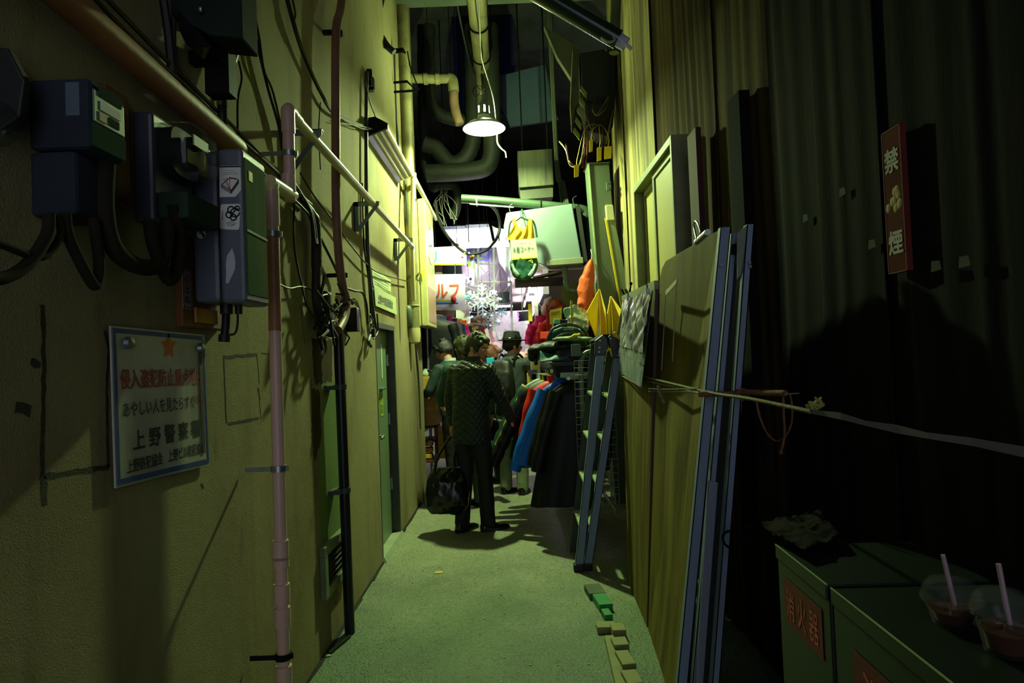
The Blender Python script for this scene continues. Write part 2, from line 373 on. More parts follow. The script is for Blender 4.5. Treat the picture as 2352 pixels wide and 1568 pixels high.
# ------------------------------------------------------------------ left door
df = thing('door_1', 'x', 'x', (WL-.1, (DY0+DY1)/2, 0)); del df['label'], df['category']; df['kind'] = 'structure'
frame_m = M_('dark_grey_door_frame', (66, 68, 62), .5, 0, .2, 10, .2, 90)
door_m = layered('grey_green_door_paint', (112, 134, 100), [((86, 104, 78), 3, (1, 1, .3), .5, .75, .6)], .38)
b = MB(); b.box2((WL-.2, DY1-.035, 0), (WL+.006, DY1, DZ)); b.box2((WL-.2, DY0, 0), (WL+.002, DY0+.02, DZ)); b.box2((WL-.2, DY0, DZ-.04), (WL+.004, DY1, DZ)); b.build('door_frame', frame_m, df)
b = MB(); b.box2((WL-.10, DY0+.02, .04), (WL-.06, DY1-.037, DZ-.042)); b.build('door_leaf', door_m, df, bevel=.004)
b = MB(); b.hexa([(WL-.2, DY0, 0), (WL+.035, DY0-.02, 0), (WL+.035, DY1+.02, 0), (WL-.2, DY1, 0), (WL-.2, DY0, .04), (WL+.01, DY0, .035), (WL+.01, DY1, .035), (WL-.2, DY1, .04)]); b.build('threshold', M_('pale_threshold', (150, 160, 130), .5), df)
XD = WL-.06
hz = AX(875, 1003, XD+.03)
b = MB(); b.cyl((XD, hz.y+.02, hz.z), (XD+.05, hz.y+.02, hz.z), .012); b.tube(sm([(XD+.05, hz.y+.02, hz.z), (XD+.055, hz.y-.03, hz.z+.004), (XD+.052, hz.y-.09, hz.z-.004)]), .010); b.lathe([(.026, 0), (.026, .006), (.0, .007)], (XD, hz.y+.02, hz.z), 16, Matrix.Rotation(PI/2, 4, 'Y').to_3x3(), True)
b.build('handle', zinc, df, True)
b = MB()
for zz in (.45, 1.0, 1.5): b.cyl((XD+.006, DY1-.042, zz-.05), (XD+.006, DY1-.042, zz+.05), .012); b.box((XD+.003, DY1-.06, zz), (.006, .05, .09))
b.build('hinge', zinc, df)
for (a, e) in ((790, 868),):
    p0 = AX(876, a, XD+.004); p1 = AX(879, e, XD+.004); b = MB(); b.box2((XD, p0.y-.016, p1.z), (XD+.003, p0.y+.016, p0.z)); b.build('strip_label', paper, df)
p0 = AX(876, 897, XD); p1 = AX(877, 955, XD); q = (p0.y+p1.y)/2
b = MB(); b.box2((XD, q-.05, p1.z), (XD+.002, q+.05, p0.z)); st = b.build('notice_sticker', M_('lime_sticker', (176, 196, 66), .5), df)
text('のご\n協力', (XD+.002, q, (p0.z+p1.z)/2), (0, 1, 0), (0, 0, 1), .07, .16, M_('green_print', (40, 92, 50), .6), st, bold=.02)
p0 = AX(874, 893, XD); b = MB(); b.box2((XD, q-.07, p0.z-.006), (XD+.03, q+.07, p0.z+.008)); b.build('letter_slot', zinc, df, bevel=.003)
p0 = AX(866, 760, XD); b = MB(); b.box2((XD, p0.y-.05, p0.z-.06), (XD+.002, p0.y+.09, p0.z+.04)); b.build('paper_notice', M_('grey_paper', (150, 156, 140), .7), df)

# glue and dirt marks with a shape of their own on the left wall
glue = M_('old_glue_residue', (52, 50, 32), .9, 0, .35, 60, .4, 200)
def mark(pts, wd):
    b = MB(); rr = random.Random(int(pts[0][0]*7+pts[0][1]))
    P = [L(*p) for p in pts]; out = []
    for i in range(len(P)-1):
        k = max(2, int((P[i+1]-P[i]).length/.02))
        for j in range(k+(i == len(P)-2)): out.append(P[i].lerp(P[i+1], j/k))
    lo, hi = [], []
    for i, p in enumerate(out):
        t = (out[min(i+1, len(out)-1)]-out[max(i-1, 0)]).normalized(); n = V((1, 0, 0)).cross(t).normalized()
        lo.append(p-n*wd*rr.uniform(.25, .6)); hi.append(p+n*wd*rr.uniform(.25, .6))
    for i in range(len(out)-1): b.slab([lo[i], lo[i+1], hi[i+1], hi[i]], (.0008, 0, 0))
    return b.build('glue_mark', glue, wall_left)
mark([(513, 820), (590, 814)], .014); mark([(514, 820), (520, 972)], .008); mark([(590, 814), (596, 880)], .006); mark([(524, 974), (594, 960)], .012); mark([(593, 890), (597, 918)], .014); mark([(596, 918), (599, 962)], .004)
mark([(100, 1094), (250, 1072)], .014); mark([(98, 700), (100, 850), (98, 980), (96, 1100)], .014); mark([(100, 1094), (104, 1160)], .018); mark([(240, 760), (250, 800), (244, 900), (248, 1072)], .012)
mark([(35, 935), (70, 940)], .03); mark([(70, 830), (92, 840)], .02); mark([(462, 1110), (468, 1120)], .01); mark([(600, 810), (640, 818)], .004)
mark([(715, 870), (720, 1030), (716, 1000)], .010)
# a green repainted strip behind the black downpipe and two dark brown patches
def patch(nm, q, m, k=14, j=.010, seed=1):
    P_ = [L(*p) for p in q]; out = []; rr = random.Random(seed)
    for i in range(len(P_)):
        for t in range(k): out.append(P_[i].lerp(P_[(i+1) % len(P_)], t/k)+V((0, rr.uniform(-j, j), rr.uniform(-j, j))))
    b = MB(); b.slab(out, (.0007, 0, 0)); b.build(nm, m, wall_left)
patch('painted_strip', [(742, 876), (783, 880), (800, 1225), (742, 1262), (730, 1150)], layered('green_repaint', (104, 128, 66), [((84, 104, 54), 4, (1, 1, .3), .45, .7, .7)], .85, [(240, (1, 1, 1), .6, .004)], .2), 12, .008, 2)
patch_brown = layered('dark_brown_patch', (70, 58, 34), [((46, 38, 24), 8, (1, 1, .3), .45, .7, .8)], .9, [(240, (1, 1, 1), .6, .004)], .1)
patch('dark_patch', [(716, 776), (763, 782), (762, 876), (740, 880), (722, 882)], patch_brown, 10, .008, 3)
patch('dark_patch', [(716, 890), (734, 900), (738, 1010), (722, 1060), (716, 990)], patch_brown, 10, .010, 4)
mark([(690, 700), (700, 790)], .006)

# ------------------------------------------------------------------ right wall window, post
XW = WR-.1
win = thing('window_1', 'x', 'x', (XW, 4.5, 1.6)); del win['label'], win['category']; win['kind'] = 'structure'
fr_m = M_('pale_green_window_frame', (122, 128, 86), .55, 0, .15, 8)
pane_m = M_('frosted_yellowed_pane', (160, 152, 86), .5, 0, .1, 3, stretch=(1, 1, .2))
wy0, wy1, wym, wz0, wz1 = 3.82, 5.0, 4.42, 1.62, 2.74
b = MB(); b.box2((XW-.02, wy0, wz1), (WR, wy1, wz1+.05)); b.box2((XW-.02, wy0, wz0-.05), (WR, wy1, wz0)); b.box2((XW-.02, wy1-.04, wz0), (WR, wy1, wz1)); b.box2((XW-.02, wy0-.035, wz0-.05), (WR, wy0, wz1+.05)); b.build('window_frame', fr_m, win, bevel=.004)
for (a, e, x) in ((wym-.02, wy1-.05, XW+.05), (wy0+.01, wym+.03, XW+.01)):
    b = MB(); t = .045
    b.box2((x, a, wz0), (x+.03, e, wz0+t)); b.box2((x, a, wz1-t), (x+.03, e, wz1)); b.box2((x, a, wz0+t), (x+.03, a+t, wz1-t)); b.box2((x, e-t, wz0+t), (x+.03, e, wz1-t)); sa = b.build('sash', fr_m, win, bevel=.003)
    b = MB(); b.box2((x+.012, a+t, wz0+t), (x+.016, e-t, wz1-t)); b.build('pane', pane_m, sa)
# ================================================================== hanging lamp
LY = 6.05; lc = AY(1112, 296, LY)
lamp = thing('pendant_lamp', 'lit enamel pendant lamp hanging over the alley from the ceiling pipe', 'lamp', lc)
enamel_out = M_('grey_green_enamel', (104, 116, 104), .35)
b = MB(); b.lathe([(.205, 0), (.200, .012), (.150, .052), (.095, .080), (.062, .10), (.058, .13)], lc, 32); b.lathe([(.200, .002), (.148, .046), (.092, .075), (.055, .10)], lc, 32); b.lathe([(.205, 0), (.200, .002)], lc, 32)
sh = b.build('lamp_shade', white_enamel, lamp, True)
b = MB(); n = 24                                # neck with oval vents
prof = [(.058, .125), (.060, .15), (.058, .215), (.050, .235), (.036, .25), (.02, .285), (.02, .33)]
for i in range(len(prof)-1):
    for j in range(n):
        if i == 1 and j % 4 in (1,): continue
        vs = []
        for (r, z), jj in ((prof[i], j), (prof[i], j+1), (prof[i+1], j+1), (prof[i+1], j)):
            a = 2*PI*jj/n+.36; vs.append(lc+V((r*math.cos(a), r*math.sin(a), z)))
        b.add(vs, [(0, 1, 2, 3)])
b.build('lamp_neck', enamel_out, lamp, True)
bulb_m = M_('lit_bulb', (255, 255, 255), .5, emit=LAMP_COLOR, es=LAMP_STRENGTH/10, var=0)
b = MB(); b.lathe([(.001, .022), (.03, .024), (.046, .036), (.050, .055), (.044, .08), (.034, .11), (.032, .19), (.001, .2)], lc, 20); b.build('bulb', bulb_m, lamp, True)
b = MB(); hk = lc+V((0, 0, .33)); top = AY(1106, 170, LY)
b.tube(sm([hk, hk+V((0, 0, .08)), AY(1108, 190, LY), top]), .012); b.tube(sm([hk+V((-.02, 0, .02)), AY(1090, 222, LY), AY(1086, 205, LY), AY(1100, 196, LY), AY(1112, 205, LY)]), .005); b.tube(sm([AY(1092, 225, LY), AY(1085, 214, LY), AY(1094, 198, LY), AY(1106, 210, LY)]), .005)
b.build('hanging_cord', black_rubber, lamp, True)
b = MB(); b.tube(sm([AY(1142, 305, LY+.05), AY(1143, 328, LY+.05), AY(1152, 342, LY+.05), AY(1161, 350, LY+.05), AY(1163, 362, LY+.05)]), .007)
b.tube(sm([AY(1142, 305, LY+.05), AY(1134, 230, LY+.05), AY(1120, 180, LY+.05), AY(1106, 130, LY+.03), AY(1102, 60, LY-.1), AY(1098, -40, LY-.3)]), .006)
tag(b.build('pull_cable', M_('off_white_cable', (206, 204, 176), .5), None, True), 'off-white loose cable end dangling just right of the pendant lamp', 'cable')

# ceiling pipe that carries the lamp, running along the alley
pz = AY(1106, 30, 6.2).z
pa, pb = V((AY(1104, 0, 6.0).x, 3.5, pz)), V((AY(1108, 165, 7.4).x, 7.35, pz))
cp = thing('ceiling_pipe', 'thick stained cream pipe running along the ceiling above the lamp', 'pipe', (pa+pb)/2)
stained = layered('stained_cream_pipe', (138, 132, 88), [((84, 76, 44), 5, (1, .4, 1), .45, .7, .8), ((60, 54, 34), 14, (1, 1, 1), .6, .8, .6)], .5)
b = MB(); b.tube([pa, pb], .095, 20); b.tube(sm([pb-V((0, .02, 0)), pb+V((0, .1, -.02)), pb+V((0, .15, -.12)), pb+V((0, .15, -.75))]), .085, 16); b.build('pipe', stained, cp, True)
for q in (.25, .5, .75, .93):
    b = MB(); c0 = pa.lerp(pb, q); b.tube([c0+V((.105*math.cos(a*PI/10), 0, .105*math.sin(a*PI/10))) for a in range(20)], .010, 6, True); b.build('strap', black_metal, cp, True)
b = MB(); b.tube(sm([pa+V((.02, 0, -.105)), pa.lerp(pb, .3)+V((.03, 0, -.108)), pa.lerp(pb, .6)+V((-.01, 0, -.108)), pa.lerp(pb, .85)+V((.02, 0, -.125)), pb+V((.0, -.2, -.14))]), .006)
tag(b.build('cable', black_rubber, None, True), 'thin black cable strapped under the thick ceiling pipe', 'cable')
b = MB(); b.tube(sm([AY(1045, -20, 6.2), AY(1060, 60, 6.5), AY(1078, 140, 6.9), AY(1090, 170, 7.2)]), .012)
tag(b.build('cable', black_rubber, None, True), 'dark cable descending left of the thick ceiling pipe', 'cable')
# ================================================================== left wall: pipes
def vec(x, y, z): return V((x, y, z))
XP = -.90
lowt = AX(624, 440, XP); lowb = AX(651, 1500, XP)
dl = (lowb-lowt)/(lowt.z-lowb.z)
bot = lowb+dl*(lowb.z+.0); bot.z = 0.0
ja = AX(622, 418, XP); jb = AX(668, 447, XP)
upb = AX(663, 440, XP); upt = AX(661, 262, XP)
ra = AX(664, 256, XP); re = AX(946, 566, XP); rt = AX(949, 405, XP); rf = AX(1001, 503, XP+.04)
dp = thing('drain_pipe', 'pinkish-beige and cream drain pipe that steps up the left wall and runs back on brackets', 'pipe', bot)
r = .023
b = MB(); b.tube([bot, lowt], r, 16)
b.tube([lowt-V((0, 0, .13)), lowt+V((0, 0, .005))], r*1.16, 16); b.build('lower_pipe', pvc_pink, dp, True)
b = MB()
ztop = AX(626, 540, XP).z; zb = AX(634, 760, XP).z
P_ = lambda z: lowt+dl*(lowt.z-z)
b.tube([P_(ztop), P_(zb)], r*1.03, 16); b.build('painted_section', pvc_brown, dp, True, label='brown painted section of the drain pipe')
b = MB()
for py in (1262, 1290, 1365, 1420, 1560):
    z = AX(645, py, XP).z; h = .035 if py != 1290 else .02
    b = MB(); b.tube([P_(z+h), P_(z-h)], r*1.28, 16); b.build('coupling', pvc_pink, dp, True)
b = MB(); b.tube(sm([lowt-V((0, 0, .02)), lowt+V((0, .0, .015)), ja+V((0, .02, 0))]), r*1.12, 16); b.tube([ja-V((0, .012, 0)), jb+V((0, .02, 0))], r*1.12, 16); b.build('elbow', pvc_cream, dp, True)
b = MB(); b.tube([jb+V((0, -.01, -.03)), upt], r*1.05, 16); b.tube([upb, upb+V((0, 0, .07))], r*1.25, 16); b.tube([upt-V((0, 0, .08)), upt], r*1.22, 16)
b.tube(sm([upt-V((0, 0, .01)), upt+V((0, .01, .022)), ra+V((0, .06, .0))]), r*1.22, 16); b.build('upper_pipe', pvc_pink, dp, True)
b = MB(); b.tube([ra+V((0, .03, 0)), re], r, 16); b.tube([ra+V((0, .03, 0)), ra+V((0, .10, 0))], r*1.2, 16); b.build('long_run', pvc_cream, dp, True)
b = MB(); b.tube(sm([re-V((0, .05, 0)), re, re+V((0, 0, .06))]), r*1.15, 16); b.tube([re-V((0, 0, .06)), rt], r, 16); b.tube([rt-V((0, 0, .08)), rt+V((0, 0, .03))], r*1.35, 16); b.tube([rt, rf], r, 16); b.tube([re-V((0, 0, .5)), re], r*.95, 16); b.build('riser', pvc_cream, dp, True)
for py, p in ((545, 0), (1075, 0), (1520, 0), (350, 1)):
    z = AX(640, py, XP).z if not p else AX(660, py, XP).z
    c = P_(z) if not p else V((XP, upt.y, z))
    b = MB(); b.tube([c-V((0, 0, .011)), c+V((0, 0, .011))], r*1.3, 18); b.box(c+V((-.065, -.012, 0)), (.11, .003, .018)); b.box(c+V((.03, 0, 0)), (.012, .006, .02)); b.build('clamp', zinc if py != 1520 else black_metal, dp, True)
for px, py in ((714, 316), (847, 482), (925, 566)):
    tip = AX(px+20, py-20, XP+.03); t = tip.y; z = tip.z; b = MB()
    b.box2((WL, t-.003, z-.004), (XP+.04, t+.03, z+.0)); b.box2((WL, t-.003, z-.20), (WL+.004, t+.03, z)); b.box2((WL, t-.003, z-.03), (XP+.04, t, z)); b.box2((WL, t-.003, z-.20), (WL+.03, t, z))
    b.slab([(WL, t-.004, z-.20), (WL+.035, t-.004, z-.20), (XP+.04, t-.004, z-.025), (XP+.012, t-.004, z-.025)], (0, .003, 0)); b.build('bracket', steel_grey, dp)

# brown conduit
XC = -.95
pts = [AX(px, py, XC) for px, py in ((797, -230), (785, 0), (772, 75), (771, 300), (773, 500), (784, 640), (796, 690), (790, 730), (776, 758))]
cd = thing('conduit_pipe', 'brown flexible conduit snaking down the left wall into the black downpipe', 'pipe', pts[-1])
b = MB(); b.tube(sm(pts), .025, 12); b.build('conduit', M_('dull_brown_conduit', (124, 88, 70), .5, 0, .15, 6), cd, True)
for px, py in ((757, 76), (768, 632)):
    c = AX(px+18, py, XC); b = MB(); b.tube([c-V((0, 0, .012)), c+V((0, 0, .012))], .031, 14); b.box(c+V((-.05, -.01, 0)), (.09, .03, .02)); b.build('clamp', black_metal, cd, True)

# black downpipe
XB = -.965
t = AX(777, 765, XB); e = AX(803, 1432, XB); e.z = 0
bp_ = thing('downpipe', 'straight black downpipe reaching the floor on the left wall', 'pipe', e)
b = MB(); b.tube([t, e], .028, 16); b.build('pipe', M_('black_pipe', (24, 26, 30), .35), bp_, True)
for py in (888, 1130):
    c = t.lerp(e, (t.z-AX(785, py, XB).z)/(t.z-e.z)); b = MB(); b.tube([c-V((0, 0, .014)), c+V((0, 0, .014))], .035, 16); b.box(c+V((-.035, -.02, 0)), (.07, .10, .022)); b.box(c+V((-.06, -.08, 0)), (.012, .02, .03)); b.build('clamp', dark_steel, bp_, True)

# big rust-brown pipe upper left
XG = -.975
a0, a1 = AX(150, 0, XG), AX(530, 328, XG); z = (a0.z+a1.z)/2; print('rust', a0, a1)
a0 = V((XG, .55, a0.z+(a0.z-a1.z)/(a0.y-a1.y)*(.55-a0.y))); a1 = a1+(a1-a0).normalized()*.02
rp = thing('supply_pipe', 'thick rust-brown pipe running along the upper left wall above the meters', 'pipe', (a0+a1)/2)
b = MB(); b.tube([a0, a1]+sm([a1+V((0, .01, 0)), a1+V((-.01, .05, 0)), a1+V((-.06, .07, 0))]), .037, 20); b.build('pipe', rust_pipe, rp, True)
b = MB(); c0 = AX(205, 60, XG); c0 = a0.lerp(a1, .35)
b.tube([c0+V((math.cos(a*PI/8)*.041, 0, math.sin(a*PI/8)*.041)) for a in range(16)], .006, 6, True); b.box(c0+V((-.02, 0, .05)), (.08, .05, .012)); b.box(c0+V((-.04, 0, .2)), (.03, .05, .4)); b.build('hanger_strap', black_metal, rp)

# fat downpipe with taped end
X2 = -.966; y2 = 6.28
t = AY(925, -60, y2); e = AY(946, 772, y2); t.x = e.x = (t.x+e.x)/2
fp = thing('insulated_pipe', 'fat yellowed vertical pipe with a capped lower end by the far wall edge', 'pipe', e)
b = MB(); b.tube([t, e], .062, 20); b.build('pipe', stained, fp, True)
b = MB(); b.tube([e+V((0, 0, .08)), e+V((0, 0, .0)), e-V((0, 0, .06)), e-V((0, 0, .075))], [.066, .068, .06, .02], 18); b.build('end_cap', pvc_cream, fp, True); b = MB(); b.tube([e+V((0, 0, .30)), e+V((0, 0, .31))], .068, 18); b.build('joint_ring', pvc_cream, fp, True)
b = MB(); c = AY(938, 728, y2-.08); b.tube([c-V((0, 0, .10)), c-V((0, 0, .09)), c+V((0, 0, .06)), c+V((0, 0, .10)), c+V((0, 0, .115))], [.032, .04, .04, .034, .01], 14); b.build('sleeve', pale_green, fp, True)
b = MB(); c = AY(944, 640, y2)
for k in range(3): b.tube([c+V((math.cos(a*PI/8)*.068, math.sin(a*PI/8)*.068, .012*k+.006*math.sin(a+k))) for a in range(16)], .004, 5, True)
rr = random.Random(5)
for k in range(7): b.tube(sm([c+V((.05, -.05, 0)), c+V((.06+rr.uniform(0, .04), -.08, rr.uniform(-.05, .05))), c+V((.07+rr.uniform(-.06, .05), -.09, rr.uniform(-.10, .06)))]), .003, 5)
b.build('wire_tie', M_('grey_green_wire', (96, 98, 66), .5), fp, True)

# ================================================================== left wall: boxes and meters
# grey electrical box
by0, by1 = 1.985, 2.175
bx0, bx1 = WL+.028, AY(560, 520, by0).x
bt, bb = AY(505, 345, by0).z, AY(505, 692, by0).z
eb = thing('electrical_box', 'blue-grey electrical box covered in stickers on the left wall', 'electrical box', ((bx0+bx1)/2, by0, bb))
bxm = AY(503, 520, by0).x
b = MB(); b.box2((bx0, by0+.004, bb), (bxm-.004, by1, bt)); b.build('back_shell', box_grey, eb, bevel=.014)
b = MB(); b.box2((bxm, by0, bb-.006), (bx1, by1+.004, bt+.006)); lid = b.build('lid', box_grey, eb, bevel=.012)
b = MB(); b.box2((bxm-.006, by0+.008, bb+.006), (bxm+.002, by1-.008, bt-.006)); b.build('seam_gasket', black_rubber, eb)
b = MB(); b.box2((bx1-.004, by0+.014, bb+.02), (bx1+.003, by1-.012, bt-.02)); fp_ = b.build('side_panel', box_side, eb, bevel=.002, label='grimy green side panel')  # the panel's green is the lamp's light put into its grimy paint
b = MB(); zz = AX(595, 545, bx1).z
b.hexa([(bx1+.002, by0+.014, zz), (bx1+.005, by0+.014, zz), (bx1+.005, by1-.012, zz-.004), (bx1+.002, by1-.012, zz-.004), (bx1+.002, by0+.014, zz+.008), (bx1+.005, by0+.014, zz+.008), (bx1+.005, by1-.012, zz+.004), (bx1+.002, by1-.012, zz+.004)]); b.build('panel_seam', black_rubber, fp_)
p = AX(573, 406, bx1); b = MB(); b.box2((bx1+.003, p.y-.014, p.z-.016), (bx1+.0045, p.y+.014, p.z+.016)); b.build('yellow_tag', yellow_card, fp_)
b = MB()
for px, w_ in ((520, .02), (548, .012)): g = AY(px, 700, by0+.08); b.tube([g+V((0, 0, .02)), g-V((0, 0, .03))], w_, 12)
b.build('cable_gland', black_rubber, eb, True)
def on_front(px, py, y=by0): return AY(px, py, y)
RX, UZ = V((1, 0, 0)), V((0, 0, 1))
def fquad(b, pts, y, th=.0012):
    P = [AY(px, py, y) for px, py in pts]; return b.slab(P, (0, -th, 0))
# sticker with a line drawing of a book
b = MB(); fquad(b, [(504, 381), (553, 380), (554, 437), (541, 452), (505, 453)], by0-.0005); s1 = b.build('paper_sticker', paper, eb)
yk = by0-.0022
b = MB()
def ln(b, pts, y, r=.0011):
    for q in range(len(pts)-1):
        P0, P1 = AY(*pts[q], y), AY(*pts[q+1], y); t = (P1-P0); n = V((t.z, 0, -t.x)).normalized()*r; b.slab([P0-n, P1-n, P1+n, P0+n], (0, -.0006, 0))
ln(b, [(509, 424), (528, 408), (548, 413), (531, 437), (509, 424)], yk); ln(b, [(509, 424), (510, 431), (531, 444), (531, 437)], yk); ln(b, [(531, 444), (548, 420), (548, 413)], yk); ln(b, [(510, 428), (531, 440), (548, 417)], yk)
ln(b, [(504, 383), (553, 382)], yk, .0022); b.build('drawn_lines', ink_black, s1)
b = MB(); ln(b, [(514, 411), (531, 442), (519, 410), (544, 410), (527, 407), (529, 440)], yk-.0008, .0008); b.build('red_scribble', ink_red, s1)
for k, (yy, ww) in enumerate(((391, .03), (396, .045), (400, .05))):
    b = MB(); c = AY(529, yy, yk); b.box(c, (ww, .0006, .0016)); b.build('print_line', M_('grey_green_print', (140, 160, 150), .6), s1)
# card with a swirl
b = MB(); fquad(b, [(510, 469), (549, 468), (553, 472), (550, 524), (546, 528), (508, 526), (505, 522), (507, 473)], by0-.0005); s2 = b.build('card_sticker', paper, eb)
b = MB()
for cx, cy, rr_ in ((531, 482, 8), (540, 488, 10), (526, 493, 7), (536, 499, 7), (545, 478, 5)):
    b.tube([AY(cx+rr_*math.cos(t*.55), cy+rr_*math.sin(t*.55), yk) for t in range(12)], .0026, 5)
b.build('swirl_print', ink_black, s2)
b = MB(); ln(b, [(521, 512), (530, 509), (541, 513), (533, 519), (523, 517), (521, 512)], yk, .0006); ln(b, [(526, 513), (537, 516)], yk, .0006); b.build('scribble', ink_black, s2)
b = MB(); ln(b, [(511, 484), (511, 506)], yk, .001); b.build('red_print', ink_red, s2)
# round sticker
yb = by0+.0035; c = AY(463, 538, yb); r_ = .0168
b = MB(); b.cyl(c, c-V((0, .001, 0)), r_, n=28); s3 = b.build('round_sticker', ink_black, eb)
b = MB(); b.cyl(c-V((0, .001, 0)), c-V((0, .0018, 0)), r_*.88, n=28); b.build('white_disc', paper, s3)
b = MB(); b.slab([c+V((x*r_, -.0018, z_*r_)) for x, z_ in ((-.55, .1), (-.3, .55), (.1, .6), (.3, .2), (.75, -.15), (.6, -.6), (.2, -.8), (.25, -.2), (-.1, -.05), (-.1, .3), (-.35, .2))], (0, -.0006, 0)); b.build('black_motif', ink_black, s3)
# peeled patch
b = MB(); fquad(b, [(533, 570), (538, 584), (541, 600), (540, 618), (532, 636), (525, 651), (519, 650), (520, 628), (519, 606), (522, 586), (528, 578)], by0-.0005); b.build('peeled_patch', M_('worn_white', (176, 178, 184), .8), eb)
# board behind the box
pa_, pe_ = L(412, 392, .026), L(414, 750, .026)
wb = thing('backing_board', 'orange-brown wooden backing board behind the blue-grey box', 'board', (WL+.014, 2.1, pe_.z))
b = MB(); b.box2((WL, pa_.y, pe_.z), (WL+.026, by1+.03, pa_.z)); b.build('board', brown_wood, wb, bevel=.005)
b = MB(); g0, g1 = L(447, 706, .028), L(496, 745, .028); b.box2((WL+.026, g0.y, g1.z), (WL+.034, g1.y, g0.z)); b.build('lower_plate', M_('ochre_board', (160, 112, 40), .6, 0, .3, 9), wb)
P = [L(px, py, .028) for px, py in ((420, 622), (441, 622), (442, 711), (421, 713))]
ya_, yb_, za_, zb_ = (P[0].y+P[3].y)/2, (P[1].y+P[2].y)/2, P[2].z, P[1].z; xq = WL+.0275
b = MB(); b.box2((WL+.026, ya_, za_), (xq, yb_, zb_)); lb = b.build('name_plate', M_('pink_grey_plate', (166, 140, 130), .6), wb)
b = MB(); t = .003
for q0_, q1_ in (((ya_+t, za_+t), (ya_+2*t, zb_-t)), ((yb_-2*t, za_+t), (yb_-t, zb_-t)), ((ya_+t, za_+t), (yb_-t, za_+2*t)), ((ya_+t, zb_-2*t), (yb_-t, zb_-t))): b.box2((xq, q0_[0], q0_[1]), (xq+.0006, q1_[0], q1_[1]))
b.build('printed_border', ink_black, lb)
text('の\n出\nぬ', V((xq, (ya_+yb_)/2, (za_+zb_)/2)), (0, 1, 0), UZ, (yb_-ya_)*.55, (zb_-za_)*.72, ink_black, lb, bold=.01)
# hanging black plug below the box
b = MB(); b.tube(sm([AY(520, 700, 2.16), AY(519, 740, 2.16), AY(516, 772, 2.16)]), .014, 10); b.tube([AY(516, 768, 2.16), AY(515, 785, 2.16)], .019, 12); b.tube(sm([AY(545, 700, 2.17), AY(546, 740, 2.17), AY(540, 765, 2.17), AY(525, 768, 2.17)]), .004)
tag(b.build('power_plug', black_rubber, None, True), 'black plug and lead hanging below the blue-grey electrical box', 'plug')

# round glass meter
my0, my1 = 1.73, 1.95
mb_ = AY(350, 508, my0).z
gm = thing('glass_meter', 'dark electric meter with a clear bulging cover beside the blue-grey box', 'electric meter', (-.9, 1.84, mb_))
x_a, x_b, x_c = AY(302, 400, my0).x, AY(352, 400, my0).x, AY(448, 330, my0+.05).x
gt = AY(330, 262, my0).z; gb = AY(350, 395, my0).z
b = MB(); b.box2((x_a, my0, mb_), (x_b, my1, gt+.01)); b.build('base_plate', M_('slate_plastic', (62, 66, 76), .4, 0, .12, 8), gm, bevel=.01)
b = MB(); b.box2((x_b, my0+.015, mb_+.01), (x_b+.085, my1-.015, gb-.05)); b.build('terminal_cover', meter_green, gm, bevel=.008)
b = MB(); cz, cy = (gt+gb)/2, (my0+my1)/2; rr = (gt-gb)/2
def rr_ring(x, k): return [V((x, cy+abs(math.cos(a))**.55*math.copysign(1, math.cos(a))*.092*k, cz+abs(math.sin(a))**.55*math.copysign(1, math.sin(a))*rr*k)) for a in [2*PI*j/32 for j in range(32)]]
b.rings([rr_ring(x_b, 1), rr_ring(x_c-.03, 1), rr_ring(x_c-.01, .95), rr_ring(x_c, .84)]); b.build('glass_cover', glass, gm, True)
b = MB(); b.rings([rr_ring(x_b, .86), rr_ring(x_b+.035, .86)]); b.box((x_b+.05, cy, cz-.01), (.03, .10, .05)); b.cyl((x_b+.04, cy, cz+.03), (x_b+.075, cy, cz+.03), .022); b.build('mechanism', black_gloss, gm)
b = MB(); b.box((x_b+.08, cy, cz+.03), (.004, .085, .03)); b.build('dial_plate', M_('pale_dial', (170, 176, 150), .5), gm)
# brown board behind the meters
q0, q1 = L(243, 190, .022), L(303, 478, .022)
b = MB(); b.box2((WL, q0.y, q1.z), (WL+.022, q1.y, q0.z)); tag(b.build('mounting_board', brown_wood, None, bevel=.004), 'orange-brown mounting board between the two electric meters', 'board')

# large meter
ly0, ly1 = 1.354, 1.485
lx0, lx1 = AY(62, 300, ly0).x, AY(206, 300, ly0).x
lt, lm, lb_ = AY(130, 178, ly0).z, AY(150, 340, ly0).z, AY(150, 492, ly0).z
lm_ = thing('large_meter', 'large dark electric meter with a green-lit display window at the upper left', 'electric meter', ((lx0+lx1)/2, ly0, lb_))
b = MB(); b.box2((lx0, ly0, lm), (lx1, ly1, lt)); b.build('upper_housing', meter_dark, lm_, bevel=.012)
b = MB(); b.box2((lx0, ly0+.002, lb_), (lx1-.035, ly1-.01, lm-.004)); b.build('terminal_box', meter_dark, lm_, bevel=.01)
b = MB(); b.box2((lx1-.004, ly0+.012, lm+.062), (lx1+.002, ly1-.008, lt-.02)); dsp = b.build('display_window', M_('grey_green_window', (112, 140, 108), .5), lm_, bevel=.003)
for (y_0, y_1, z_0, z_1, mm) in ((.035, .105, .095, .115, paper), (.03, .055, .07, .09, M_('rust_label', (138, 96, 70), .6)), (.065, .10, .072, .090, meter_green), (.03, .11, .125, .15, meter_green)):
    b = MB(); b.box2((lx1+.002, ly0+y_0, lm+z_0), (lx1+.0035, ly0+y_1, lm+z_1)); b.build('label_plate', mm, dsp)
b = MB(); b.box2((lx1-.003, ly0+.006, lm+.006), (lx1+.001, ly1-.004, lm+.058)); b.build('lower_cover', M_('bottle_green_plastic', (34, 66, 44), .9, spec=.05), lm_, bevel=.003)
b = MB(); b.box2((lx1-.05, ly0-.0015, lm+.07), (lx1-.02, ly0+.001, lt-.012)); b.build('front_strip', M_('grey_blue_plastic', (88, 100, 112), .35), lm_)
